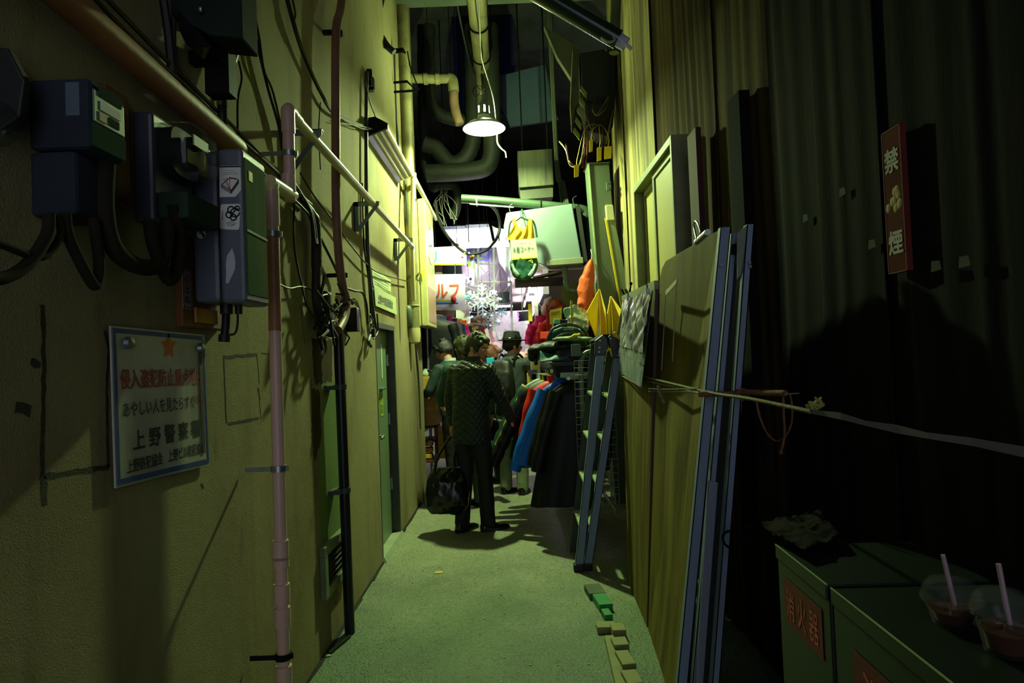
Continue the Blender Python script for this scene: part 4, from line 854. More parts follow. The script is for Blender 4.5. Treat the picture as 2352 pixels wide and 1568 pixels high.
# stepladder folded, seen from its side
sl = thing('stepladder', 'folded aluminium stepladder with black plastic caps in front of the clothes rack', 'stepladder', (.5, 4.5, 0))
yn, yf = 4.36, 4.78
def rail(top, bot, y, wpx, m=alu, flange=True):
    t0, b0 = AY(*top, y), AY(*bot, y); d = (b0-t0)/(t0.z-b0.z); b0 = t0+d*t0.z; w_ = wpx/F*y
    b = MB(); b.slab([t0, t0+V((w_, 0, 0)), b0+V((w_, 0, 0)), b0], (0, .005, 0)); b.slab([t0, t0+V((.004, 0, 0)), b0+V((.004, 0, 0)), b0], (0, .03, 0)); b.slab([t0+V((w_-.004, 0, 0)), t0+V((w_, 0, 0)), b0+V((w_, 0, 0)), b0+V((w_-.004, 0, 0))], (0, .03, 0)); b.build('rail', m, sl)
    return t0, b0, w_
r1 = rail((1370, 812), (1319, 1322), yn, 19); r2 = rail((1410, 818), (1338, 1322), yn+.01, 19)
r3 = rail((1358, 790), (1310, 1250), yf, 16, dark_steel); r4 = rail((1396, 800), (1328, 1250), yf+.01, 16, dark_steel)
for (a, c, n_) in ((r1, r3, 5), (r2, r4, 5)):
    for k in range(1, n_):
        q = k/n_; p0 = a[0].lerp(a[1], q); p1 = c[0].lerp(c[1], q); p1.z = p0.z
        b = MB(); b.slab([p0+V((0, .004, 0)), p0+V((.055, .004, 0)), p1+V((.055, 0, 0)), p1], (0, 0, .022)); b.build('tread', M_('pale_green_tread', (140, 160, 118), .45), sl, bevel=.003)
cap_m = M_('dark_navy_plastic', (34, 36, 48), .4, 0, .15, 8)
b = MB(); y = yn-.008; b.slab([AY(px, py, y) for px, py in ((1367, 782), (1385, 768), (1396, 778), (1397, 800), (1389, 816), (1367, 816))], (0, .05, 0)); b.build('top_cap', cap_m, sl, bevel=.006)
b = MB(); b.slab([AY(px, py, y+.01) for px, py in ((1396, 774), (1402, 768), (1418, 776), (1430, 786), (1427, 822), (1408, 822), (1404, 800), (1399, 792))], (0, .05, 0)); b.build('top_cap', cap_m, sl, bevel=.006)
b = MB(); b.slab([AY(px, py, y+.03) for px, py in ((1368, 781), (1385, 768), (1404, 767), (1429, 786), (1410, 790), (1390, 786))], (0, .40, 0)); b.build('top_platform', black_metal, sl)
for px, py in ((1378, 782), (1377, 798), (1376, 808), (1402, 777), (1424, 789), (1419, 816)):
    b = MB(); c = AY(px, py, y); b.tube([c, c-V((0, .005, 0))], .0055, 8); b.build('rivet', zinc, sl)
b = MB()
for r_ in (r1, r2): b.box(r_[1]+V((.03, .02, .025)), (.07, .06, .05))
b.build('foot', black_rubber, sl, bevel=.006)
b = MB(); b.tube([AY(1391, 806, yn), AY(1401, 800, yn+.02), AY(1408, 818, yn+.02)], .012, 6); b.build('yellow_hinge', yellow_card, sl)

# fire extinguisher boxes
edge_n, edge_f = AZ(2180, 1560, .945), AZ(1790, 1255, .945)
print('box', edge_n, edge_f)
dirv = (edge_n-edge_f).normalized(); perp = V((-dirv.y, dirv.x, 0)); perp = perp if perp.x > 0 else -perp
ht = .945
bx_m = layered('dark_green_box_paint', (18, 27, 18), [((12, 18, 13), 4, (1, 1, 1), .45, .7, .7)], .38)
joint = AZ(1908, 1347, ht); tj = (joint-edge_f).dot(dirv)
def extbox(t0, t1, lab, sx, textpos, size):
    p0 = edge_f+dirv*t0; p1 = edge_f+dirv*t1; o = thing('extinguisher_box', lab, 'box', ((p0+p1)/2).xy.to_3d(), 'extinguisher boxes')
    D = perp*.36; a, c = p0.copy(), p1.copy(); a.z = c.z = 0; up = V((0, 0, ht-.035))
    b = MB(); b.slab([a, c, c+D, a+D], up); b.build('body', bx_m, o, bevel=.006)
    b = MB(); k = V((0, 0, ht-.034)); e = dirv*.004; f_ = perp*.006
    b.slab([a+k+e-f_, c+k-e-f_, c+k-e+D, a+k+e+D], (0, 0, .034)); b.build('lid', bx_m, o, bevel=.003)
    b = MB(); b.slab([a+V((0, 0, ht))+e-f_, c+V((0, 0, ht))-e-f_, c+V((0, 0, ht))-e-f_*.4, a+V((0, 0, ht))+e-f_*.4], (0, 0, .0025)); b.build('lid_edge', M_('bright_worn_edge', (130, 150, 104), .35), o)
    mid = (a+c)/2; L_ = (c-a).length
    pl = M_('dark_red_panel', (96, 26, 26), .55, 0, .2, 8)
    b = MB(); cz = ht-textpos; b.slab([mid-dirv*L_*.36-perp*.0015+V((0, 0, cz-size)), mid+dirv*L_*.36-perp*.0015+V((0, 0, cz-size)), mid+dirv*L_*.36-perp*.0015+V((0, 0, cz+size)), mid-dirv*L_*.36-perp*.0015+V((0, 0, cz+size))], -perp*.0008); pn = b.build('red_panel', pl, o)
    text('消 火 器', mid-perp*.0027+V((0, 0, cz)), dirv, (0, 0, 1), L_*.6, size*1.3, M_('salmon_letters', (196, 92, 82), .6), pn, bold=-.005)
    return o
extbox(-.02, tj-.006, 'dark green fire extinguisher box with red letters, carrying the newspapers', 0, .13, .06)
extbox(tj+.006, tj+.62, 'dark green fire extinguisher box with red letters, carrying the two drinks', 0, .165, .07)
# newspapers
nw = thing('newspaper', 'crumpled dark newspaper lying on the far extinguisher box', 'newspaper', AZ(1845, 1225, ht+.004))
npt = layered('newsprint', (36, 34, 28), [((16, 16, 15), 16, (1, 1, 1), .45, .6, .9), ((54, 46, 22), 5, (1, 1, 1), .58, .7, .6)], 1., (), .04)
for k, (q, h0) in enumerate(((((1745, 1212), (1830, 1262), (1938, 1255), (1860, 1185)), .004), (((1752, 1216), (1845, 1270), (1932, 1240), (1880, 1178)), .02))):
    Z = [AZ(px, py, ht+h0) for px, py in q]
    b = MB(); b.grid(lambda u, v: Z[0].lerp(Z[1], u).lerp(Z[3].lerp(Z[2], u), v)+V((0, 0, .012+.014*noise.noise(V((u*4+k, v*4, k)))+.01*noise.noise(V((u*11, v*11, k)))-.0*k)), 22, 18, (0, 0, -.002)); b.build('page', npt, nw, True)
# plastic cups with straws
tea = M_('iced_coffee', (74, 42, 26), .3, trans=0., ior=1.33, var=.05)
def cup(cx, py_rim, py_bot, wpx, d, lab, tilt, spx):
    rb = AY(cx, py_bot, d); rr_ = wpx/2/F*d; zt = AY(cx, py_rim, d).z; zb = ht+.004; hgt = zt-zb
    o = thing('plastic_cup', lab, 'cup', (rb.x, d, zb), 'iced drinks'); c = V((rb.x, d, zb)); ri = rr_*.68
    b = MB(); b.lathe([(ri-.004, .003), (ri, .0), (rr_*.93, hgt*.93), (rr_, hgt*.955), (rr_, hgt), (rr_*.965, hgt), (rr_*.965, hgt*.955), (rr_*.915, hgt*.93), (ri-.003, .004)], c, 28); b.lathe([(.0005, .0), (ri, .0)], c, 28); b.lathe([(.0005, .004), (ri-.003, .004)], c, 28); b.build('cup_wall', clear, o, True)
    b = MB(); b.lathe([(.0005, .005), (ri-.005, .005), (ri+(rr_-ri)*.55-.006, hgt*.58), (.0005, hgt*.58)], c, 28); b.build('drink', tea, o, True)
    b = MB(); b.lathe([(rr_*1.03, hgt), (rr_*1.04, hgt+.004), (rr_*.98, hgt+.006), (rr_*.93, hgt+.022), (rr_*.72, hgt+.036), (rr_*.15, hgt+.042), (.0005, hgt+.042)], c, 28)
    if spx > 0: b.build('lid', M_('clear_lid', (228, 236, 232), .04, alpha=.03, var=0, spec=1.), o, True)
    b = MB(); s0 = c+V((.01, 0, hgt*.2)); s1 = c+V((tilt, .0, hgt+.085)); b.tube([s0, s1], .0042, 8); b.build('straw', M_('pale_straw', (150, 126, 136), .5), o, True)
    rr2 = random.Random(int(cx))
    b = MB()
    for k in range(7): b.box(c+V((rr2.uniform(-.6, .6)*ri, rr2.uniform(-.6, .6)*ri, hgt*.56)), (.02, .02, .02), Matrix.Rotation(rr2.uniform(0, 3), 3, 'Z'))
    stuff(b.build('ice', M_('ice', (96, 70, 54), .1, alpha=.6, var=0), o, bevel=.003))
    return o
cup(2192, 1376, 1485, 122, 1.22, 'clear plastic cup of iced coffee with a slanting straw, left of the two', -.012, 1)
cup(2318, 1408, 1535, 138, 1.10, 'clear plastic cup of iced coffee with an upright straw, cut by the right edge', -.008, 1)
# no smoking sign
q = [R(px, py, .012) for px, py in ((2020, 310), (2062, 288), (2091, 618), (2048, 631))]
ns = thing('no_smoking_sign', 'narrow dark red vertical no smoking sign on the right wall', 'sign', (q[2]+q[3])/2)
y_a, y_b = (q[0].y+q[3].y)/2, (q[1].y+q[2].y)/2; z_a, z_b = (q[2].z+q[3].z)/2, (q[0].z+q[1].z)/2; xs_ = WR-.010
b = MB(); b.box2((xs_-.004, y_b, z_a), (WR+.004, y_a, z_b)); b.build('plate', M_('dark_red_plate', (84, 36, 30), .9, 0, .2, 5, spec=.06), ns, bevel=.002)
b = MB(); m_ = M_('pinkish_border', (110, 70, 62), .9); t = .003
for a, e in (((y_b, z_a), (y_b+t, z_b)), ((y_a-t, z_a), (y_a, z_b)), ((y_b, z_a), (y_a, z_a+t)), ((y_b, z_b-t), (y_a, z_b))): b.box2((xs_-.0048, a[0], a[1]), (xs_-.0042, e[0], e[1]))
b.build('border', m_, ns)
lw = M_('pale_letters', (176, 172, 160), .9, spec=.1); hh = z_b-z_a; ym = (y_a+y_b)/2; ww = (y_a-y_b)
for s_, v in (('禁', .78), ('煙', .21)): text(s_, (xs_-.0045, ym, z_a+hh*v), (0, -1, 0), (0, 0, 1), ww*.72, hh*.16, lw, ns, bold=.03)
b = MB(); rr = random.Random(8)
for k in range(11): b.sph((xs_-.004, ym+rr.uniform(-.32, .32)*ww, z_a+hh*(.50+rr.uniform(-.07, .07))), (.002, .011, .014), 8, 6)
b.build('peeled_glue', M_('ochre_residue', (150, 132, 76), .8), ns, True)
# pale scraps of tape on the right wall
b = MB()
scr = M_('grey_tape', (70, 76, 70), .9, spec=.1)
for px, py in ((1850, 500), (1935, 440), (2003, 560), (2150, 610), (2215, 600)):
    p = R(px, py, .004); b = MB(); b.slab([p+V((0, -.02, -.012)), p+V((0, .02, -.015)), p+V((0, .016, .014)), p+V((0, -.015, .012))], (-.001, 0, 0)); b.build('tape_scrap', scr, wall_right)
# ropes
rope_m = M_('dirty_beige_rope', (112, 106, 70), .8, 0, .3, 60, .6, 90, rgb2=None)
b = MB(); b.tube(sm([AY(1424, 850, 4.28), AY(1470, 862, 3.7), AY(1540, 880, 3.0), AY(1640, 903, 2.4), AY(1720, 915, 2.0), AY(1862, 945, 1.62)]), .006, 6)
b.tube(sm([AY(1424, 856, 4.28), AY(1470, 870, 3.7), AY(1545, 888, 3.0), AY(1606, 903, 2.55)]), .005, 6); b.tube(sm([AY(1424, 861, 4.28), AY(1438, 868, 4.0), AY(1475, 890, 3.5)]), .004, 6)
rp_ = tag(b.build('rope', rope_m, None, True), 'taut rope stretched from the stepladder past the leaning tables to the right edge', 'rope')
b = MB(); pts = [(1862, 945, 1.62, .010), (1930, 955, 1.5, .016), (1990, 972, 1.42, .011), (2060, 985, 1.34, .018), (2130, 1000, 1.26, .012), (2230, 1014, 1.18, .015), (2400, 1047, 1.05, .020)]
ctr = [AY(p[0], p[1], p[2]) for p in pts]; b.rings([[c+V((0, .002, w[3]*.5)), c+V((0, -.002, w[3]*.5)), c+V((0, -.002, -w[3]*.5)), c+V((0, .002, -w[3]*.5))] for c, w in zip(ctr, pts)]); b.build('flat_strap', M_('grey_webbing', (92, 92, 94), .7), rp_)
b = MB(); c0 = AY(1870, 935, 1.62); rr = random.Random(4)
for k in range(12): b.tube(sm([c0+V((0, 0, -.01)), c0+V((rr.uniform(-.02, .02), rr.uniform(-.02, .02), rr.uniform(0, .02))), c0+V((rr.uniform(-.03, .03), rr.uniform(-.02, .02), rr.uniform(-.01, .03)))]), .003, 5)
b.build('frayed_knot', M_('yellow_green_twine', (140, 140, 70), .8), rp_, True)
b = MB()
for dy in (0, 1):
    b.tube(sm([AY(1490, 893+dy*6, 2.96), AY(1530, 894+dy*5, 2.86), AY(1575, 893+dy*6, 2.7), AY(1606, 892+dy*8, 2.58)]), .004, 6)
b.tube(sm([AY(1512, 885, 2.85), AY(1514, 900, 2.84), AY(1525, 925, 2.84)]), .007, 6)
tag(b.build('short_rope', rope_m, None, True), 'short doubled rope knotted across the nearer olive table', 'rope')
tw = M_('reddish_brown_rope', (110, 70, 48), .85, 0, .3, 60, .6, 90)
b = MB(); b.tube(sm([AY(1605, 905, 2.48), AY(1680, 904, 2.42), AY(1700, 900, 2.38), AY(1760, 902, 2.2), AY(1804, 903, 2.1)]), .011, 8); b.tube(sm([AY(1690, 910, 2.37), AY(1705, 895, 2.36), AY(1718, 905, 2.36), AY(1702, 918, 2.36)]), .008, 6)
br = tag(b.build('brown_rope', tw, None, True), 'reddish-brown rope tied round the aluminium shutter frame with a hanging loop', 'rope')
b = MB(); b.tube(sm([AY(1737, 915, 2.2), AY(1745, 955, 2.2), AY(1762, 995, 2.2), AY(1783, 1012, 2.2), AY(1803, 1003, 2.15), AY(1817, 975, 2.12), AY(1820, 940, 2.1), AY(1815, 905, 2.1)]), .0035, 6); b.tube(sm([AY(1799, 905, 2.12), AY(1800, 950, 2.12), AY(1802, 1000, 2.12), AY(1794, 1038, 2.12)]), .004, 6); b.sph(AY(1794, 1039, 2.12), .007, 8, 6); b.build('hanging_loop', tw, br, True)
b = MB(); b.tube([AY(1802, 905, 2.08), AY(1836, 903, 2.05)], .002, 5); b.build('wire_end', zinc, br)

# blocks of wood along the foot of the leaning tables
wood_y = layered('dusty_green_wood', (128, 130, 82), [((80, 78, 48), 8, (1, 1, 1), .5, .75, .7)], .75)
def block(px, py, dx, dy, dz, m, lab, rot=0.):
    p = AZ(px, py, dz/2); b = MB(); b.box((p.x, p.y, dz/2), (dx, dy, dz), Matrix.Rotation(rot, 3, 'Z')); return tag(b.build('wood_block', m, None, bevel=.003), lab, 'wood block', 'blocks along the foot of the tables')
blk = M_('dark_green_block', (70, 80, 58), .7, 0, .25, 8)
block(1366, 1358, .10, .16, .04, blk, 'dark flat wood block right behind the stepladder feet', .1)
block(1384, 1383, .08, .17, .045, M_('bright_green_block', (44, 128, 66), .5, 0, .15, 8), 'bright green painted wood block, larger of the two green ones', .12)
block(1394, 1412, .045, .09, .04, MATS['bright_green_block'], 'small bright green wood block in front of the larger green one', .12)
block(1392, 1440, .10, .08, .035, wood_y, 'pale wood block sticking out into the path, nearer than the small green one', -.05)
block(1420, 1450, .07, .09, .055, wood_y, 'pale wood block standing higher against the nearer olive table, beside the one sticking out', 0)
block(1424, 1482, .075, .09, .05, wood_y, 'chipped pale wood block halfway along the curb strip', .05)
block(1437, 1520, .065, .14, .05, wood_y, 'long worn wood block next to the bottom of the nearer olive table', .1)
block(1452, 1565, .07, .12, .05, wood_y, 'pale wood block cut by the bottom edge of the picture', .1)
b = MB(); a, c = AZ(1397, 1462, .02), AZ(1430, 1600, .02); b.slab([a+V((-.02, 0, -.02)), a+V((.03, 0, -.02)), c+V((.03, 0, -.02)), c+V((-.02, 0, -.02))], (0, 0, .03)); tag(b.build('curb_strip', wood_y, None, bevel=.004), 'narrow dusty wooden curb strip on the floor along the blocks', 'strip')
# scraps on the floor
b = MB(); p = AZ(1008, 1314, .002); b.slab([p+V((-.028, -.02, 0)), p+V((.026, -.024, 0)), p+V((.03, .022, 0)), p+V((-.024, .026, 0))], (0, 0, .002)); tag(b.build('paper_scrap', M_('tan_scrap', (206, 172, 92), .7), None), 'small square tan paper scrap on the open floor', 'scrap')
b = MB(); p = AZ(749, 1505, .004); b.sph(p, (.028, .014, .005), 12, 7); tag(b.build('leaf', M_('pale_green_leaf', (130, 150, 96), .6), None, True), 'small pale green leaf on the floor by the left wall', 'leaf')
b = MB(); a, c = AZ(755, 1500, .008), AZ(803, 1460, .008); b.tube([a, c], .010, 6); tag(b.build('rubber_strip', black_rubber, None), 'short dark rubber strip on the floor by the black downpipe', 'strip')
rr = random.Random(11); b = MB()
for k in range(260):
    x = rr.uniform(-.95, -.5) if k < 160 else rr.uniform(-.9, .5); y = rr.uniform(1.9, 2.8) if k < 160 else rr.uniform(2.0, 5.5)
    s_ = rr.uniform(.002, .006); b.box((x, y, s_*.4), (s_*2, s_*1.6, s_), Matrix.Rotation(rr.uniform(0, 3), 3, 'Z'))
tag(stuff(b.build('grit', M_('pale_grit', (150, 156, 130), .8, 0, .4, 30), None)), 'scattered grit and crumbs on the floor by the left wall', 'grit')
# ================================================================== people
def person(lab, loc, yaw, ht, head_yaw, head_pitch, lean, armL, armR, col, hairm, hair_len=0., legs=None, voxel=.011, hem=.86, seed=0., curl=(.5, .5), kind='short'):
    """local frame: x right, y forward, z up, 1.72 m tall; arm targets (elbow, hand) local"""
    k = ht/1.72; loc = V(loc); Rz = Matrix.Rotation(-yaw, 3, 'Z')
    def T(p): return loc+Rz @ (V(p)*k)
    def ln_(p):
        p = V(p); q = max(0, p.z-.93); return V((p.x, p.y+math.sin(lean)*q, .93+math.cos(lean)*q if p.z > .93 else p.z))
    t = thing('person', lab, 'person', loc)
    def cone(b, a, c, r0, r1, n=12):
        a, c = T(a), T(c); b.tube([a+(a-c).normalized()*r0*k*.5, a, a.lerp(c, .5), c, c+(c-a).normalized()*r1*k*.5], [r0*k*.6, r0*k, (r0+r1)/2*k, r1*k, r1*k*.6], n)
    def loft(b, secs, n=20, lz=True):
        rs = []
        for x, y, z, rx, ry in secs:
            ring = []
            for j in range(n):
                a = 2*PI*j/n; p = V((x+rx*math.copysign(abs(math.cos(a))**.8, math.cos(a)), y+ry*math.copysign(abs(math.sin(a))**.8, math.sin(a)), z))
                ring.append(T(ln_(p) if lz else p))
            rs.append(ring)
        b.rings(rs)
    shL, shR = ln_((-.175, 0, 1.41)), ln_((.175, 0, 1.41))
    neck = ln_((0, .005, 1.46)); hp = neck+V((0, .015+.06*math.sin(head_pitch), .0))
    Rh = Matrix.Rotation(-head_yaw, 3, 'Z') @ Matrix.Rotation(-head_pitch, 3, 'X')
    hc = hp+V((0, math.sin(lean)*.1, .075))            # pivot near the jaw root
    def Hd(p): return T(hc+Rh @ V(p))
    RhW = Rz @ Rh
    def hell(b, c, r, nu=18, nv=12, M=None): b.sph(Hd(c), tuple(x*k for x in r), nu, nv, RhW @ M if M else RhW)
    legs = legs or (((-.09, 0, .50), (-.095, -.02, .085), .2), ((.09, .02, .50), (.095, .0, .085), -.2))
    # --- body: one continuous surface
    b = MB()
    loft(b, [(0, 0, .80, .08, .07), (0, 0, .90, .15, .10), (0, 0, 1.05, .125, .09), (0, .01, 1.25, .15, .105), (0, 0, 1.38, .16, .09), (0, 0, 1.44, .09, .07), (0, 0, 1.46, .05, .05)])
    cone(b, neck-V((0, 0, .05)), hc+V((0, 0, .03)), .052, .050)
    hell(b, (0, -.012, .085), (.073, .092, .088)); hell(b, (0, .02, .045), (.060, .068, .075)); hell(b, (0, .045, -.005), (.040, .042, .042)); hell(b, (0, .062, .095), (.05, .025, .03))
    b.tube([Hd((0, .088, .075)), Hd((0, .105, .045)), Hd((0, .102, .030)), Hd((0, .085, .027))], [.009*k, .014*k, .014*k, .008*k], 8)
    hell(b, (0, .084, .008), (.022, .012, .008), 10, 6); hell(b, (0, .081, -.002), (.020, .012, .008), 10, 6)
    for s in (-1, 1): hell(b, (s*.073, -.008, .045), (.010, .020, .033), 10, 8)
    for s, (el, ha), cu in ((-1, armL, curl[0]), (1, armR, curl[1])):
        sh = shL if s < 0 else shR; el, ha = V(el), V(ha)
        cone(b, sh, el, .046, .038); wr = ha; cone(b, el, wr, .037, .027)
        d = (wr-el).normalized(); side = V((0, 1, 0)); side = (side-d*side.dot(d)).normalized(); nrm = d.cross(side)
        if nrm.dot(V((s, 0, 0))) > 0: nrm = -nrm     # palm faces the body
        b.sph(T(wr+d*.045), (.020*k, .042*k, .052*k), 12, 9, Rz @ Matrix((nrm, side, d)).transposed())
        for f in range(4):
            o = (f-1.5)*.020; ln2 = (.068, .078, .074, .056)[f]; p0 = wr+d*.08+side*-o; p1 = p0+(d*math.cos(cu*.7)+nrm*math.sin(cu*.7)+side*-o*1.2).normalized()*ln2*.5; p2 = p1+(d*math.cos(cu*1.9)+nrm*math.sin(cu*1.9)).normalized()*ln2*.5
            b.tube([T(wr+d*.05+side*-o*.8), T(p0), T(p1), T(p2)], [.009*k, .0095*k, .0085*k, .0065*k], 7)
        q0 = wr+d*.025+side*.028; q1 = q0+(d*.7+side*.6+nrm*.3).normalized()*.035; q2 = q1+(d*.9+side*.15+nrm*.4).normalized()*.028
        b.tube([T(wr+d*.02), T(q0), T(q1), T(q2)], [.010*k, .011*k, .010*k, .008*k], 7)
    for s, (kn, an, tw) in ((-1, legs[0]), (1, legs[1])):
        cone(b, (s*.085, 0, .88), kn, .08, .052); cone(b, kn, an, .05, .035); cone(b, an, V(an)+V((math.sin(tw)*.03, .03*math.cos(tw), -.05)), .035, .03)
    organic(b, 'body', skin, t, voxel*.62 if voxel < .012 else .009, 3)
    # eyes
    for s in (-1, 1):
        b = MB(); b.sph(Hd((s*.030, .078, .062)), .0115*k, 10, 7); e = b.build('eye', M_('eye_white', (220, 220, 214), .2, var=0), t, True)
        b = MB(); b.sph(Hd((s*.030, .0855, .061)), .0060*k, 8, 6); b.build('iris', ink_black, e, True)
        b = MB(); b.tube([Hd((s*.014, .090, .083)), Hd((s*.032, .089, .088)), Hd((s*.050, .076, .082))], .0045*k, 6); b.build('eyebrow', hairm, t, True)
    # --- trousers
    b = MB(); loft(b, [(0, 0, .78, .10, .09), (0, 0, .88, .165, .115), (0, 0, .98, .155, .11), (0, 0, 1.02, .145, .10)], lz=False)
    for s, (kn, an, tw) in ((-1, legs[0]), (1, legs[1])):
        cone(b, (s*.088, 0, .88), kn, .098, .072); cone(b, kn, V(an)+V((0, 0, -.025)), .070, .066)
    organic(b, 'trousers', col['trousers'], t, voxel, 5, .006, 11, seed=seed)
    # --- shoes
    for s, (kn, an, tw) in ((-1, legs[0]), (1, legs[1])):
        an = V(an); f_ = V((math.sin(tw), math.cos(tw), 0)); z0 = an.z-.085; b = MB()
        g = V((-f_.y, f_.x, 0))
        rs = []
        for u, hw, top in ((-.07, .022, .06), (-.06, .034, .085), (-.02, .038, .095), (.04, .040, .075), (.10, .046, .052), (.155, .042, .042), (.19, .026, .028), (.20, .012, .018)):
            c = an+f_*u; rs.append([T(V((c.x, c.y, z0))+g*hw*x+V((0, 0, top*z_))) for x, z_ in ((-1, .0), (1, .0), (1.02, .35), (.75, .85), (0, 1), (-.75, .85), (-1.02, .35))])
        b.rings(rs); so = b.build('shoe', col.get('shoes', black_gloss), t, True)
        b = MB(); rs2 = [[p.copy() for p in r_[:2]]+[r_[1]+V((0, 0, .012)), r_[0]+V((0, 0, .012))] for r_ in rs]
        for r_ in rs2:
            m_ = (r_[0]+r_[1])/2
            for i_ in range(4): r_[i_] = m_+(r_[i_]-m_)*1.06 if i_ < 2 else r_[i_]
        b.rings(rs2); b.build('sole', black_rubber, so)
    # --- jacket
    b = MB()
    loft(b, [(0, -.005, hem, .168, .135), (0, -.005, hem+.02, .175, .14), (0, 0, 1.0, .168, .13), (0, .01, 1.2, .178, .135), (0, .01, 1.32, .182, .13), (0, 0, 1.41, .165, .11), (0, 0, 1.455, .10, .085), (0, .0, 1.475, .07, .07)])
    for s, (el, ha) in ((-1, armL), (1, armR)):
        sh = shL if s < 0 else shR; el, ha = V(el), V(ha)
        cone(b, sh-V((s*.015, 0, .01)), el, .074, .060); cone(b, el, el.lerp(ha, .93), .060, .046)
    organic(b, 'jacket', col['jacket'], t, voxel, 4, col.get('fold', .006), 10, seed=seed+3)
    b = MB(); rs = []
    for (r_, z) in ((.078, 1.445), (.074, 1.475), (.078, 1.505), (.070, 1.505), (.066, 1.47), (.068, 1.445)):
        rs.append([T(ln_((r_*math.cos(2*PI*j/20), r_*.95*math.sin(2*PI*j/20)+.005, z))) for j in range(20)])
    b.rings(rs, False, True); b.build('collar', col.get('collar', col['jacket']), t, True)
    # --- hair
    if hairm:
        b = MB(); hell(b, (0, -.022, .098), (.084, .094, .088)); hell(b, (0, -.045, .06), (.078, .068, .078)); rr = random.Random(int(seed*10)+1)
        if hair_len > 0: hell(b, (0, -.055, .03), (.066, .050, .075))
        for s in (-1, 1): hell(b, (s*.066, -.01, .085), (.020, .05, .055)); hell(b, (s*.062, .04, .11), (.024, .036, .028))
        hell(b, (0, .05, .145), (.062, .04, .03))
        for q in range(70):
            a = rr.uniform(.15*PI, 1.85*PI)-PI/2+PI; z = rr.uniform(-.02 if hair_len else .03, .10); x0, y0 = math.sin(a)*.078, math.cos(a)*.088-.02
            if y0 > .045: continue
            b.tube([Hd((x0*.85, y0*.85, z+.04)), Hd((x0*1.02, y0*1.02, z)), Hd((x0*1.02+rr.uniform(-.012, .012), y0*1.04, z-rr.uniform(.02, .045)))], [.012*k, .010*k, .003*k], 5)
        for q in range(60):
            a = rr.uniform(0, 2*PI); r_ = rr.uniform(.01, .07); x0, y0 = math.cos(a)*r_, math.sin(a)*r_-.02; z = .098+.088*math.sqrt(max(.05, 1-(r_/.09)**2))
            b.tube([Hd((x0, y0, z-.02)), Hd((x0*1.2, y0*1.2, z+.004)), Hd((x0*1.5+rr.uniform(-.02, .02), y0*1.4+rr.uniform(-.02, .02), z+.004))], [.010*k, .007*k, .002*k], 5)
        organic(b, 'hair', hairm, t, .0065 if voxel < .012 else .009, 2)
    return t, Hd, T, ln_, RhW, k

def quilt_mat(name, rgb, pitch=.062):
    m = M_(name, rgb, .5, 0, .12, 7); nt = m.node_tree; N = nt.nodes; K = nt.links; tc = N.new('ShaderNodeTexCoord'); sx = N.new('ShaderNodeSeparateXYZ'); K.new(tc.outputs['Object'], sx.inputs[0])
    def mth(op, a, c):
        n_ = N.new('ShaderNodeMath'); n_.operation = op
        for i, q in enumerate((a, c)):
            if q is None: continue
            if isinstance(q, (int, float)): n_.inputs[i].default_value = q
            else: K.new(q, n_.inputs[i])
        return n_.outputs[0]
    hor = mth('ADD', sx.outputs[0], mth('MULTIPLY', sx.outputs[1], .6)); outs = []
    for op in ('ADD', 'SUBTRACT'):
        v = mth(op, hor, sx.outputs[2]); outs.append(mth('POWER', mth('ABSOLUTE', mth('SINE', mth('MULTIPLY', v, PI/pitch), None), None), .4))
    hgt = mth('MULTIPLY', outs[0], outs[1]); bp = N.new('ShaderNodeBump'); bp.inputs['Strength'].default_value = .9; bp.inputs['Distance'].default_value = .012
    K.new(hgt, bp.inputs['Height']); K.new(bp.outputs[0], N['Principled BSDF'].inputs['Normal']); return m

cloth = lambda n_, rgb, **kw: M_(n_, rgb, kw.pop('rough', .75), 0, .15, 8, .25, 120, **kw)
dark_green_cloth = cloth('dark_green_cloth', (40, 52, 44)); black_cloth = cloth('black_cloth', (17, 18, 20)); olive_cloth = cloth('olive_trouser_cloth', (124, 136, 104)); grey_cloth = cloth('grey_green_cloth', (38, 48, 48))
# main figure: seen from behind, looking down to the right
f1 = AZ(1092, 1220, 0); yaw1 = math.radians(32)
P1 = person('man in dark quilted jacket seen from behind, black duffel bag in his left hand', f1, yaw1, 1.72, math.radians(80), math.radians(26), math.radians(4),
    ((-.235, .02, 1.13), (-.245, .05, .90)), ((.245, .10, 1.14), (.245, .27, .93)),
    {'trousers': black_cloth, 'jacket': quilt_mat('dark_green_quilted_cloth', (26, 36, 27)), 'collar': dark_green_cloth, 'fold': .005}, M_('dark_brown_hair', (48, 50, 30), .42, 0, .35, 60, .5, 160), 1,
    legs=(((-.085, .0, .50), (-.10, -.05, .085), .1), ((.085, .05, .50), (.09, .07, .085), .55)), voxel=.010, hem=.76, seed=1.3, curl=(1.4, .5))
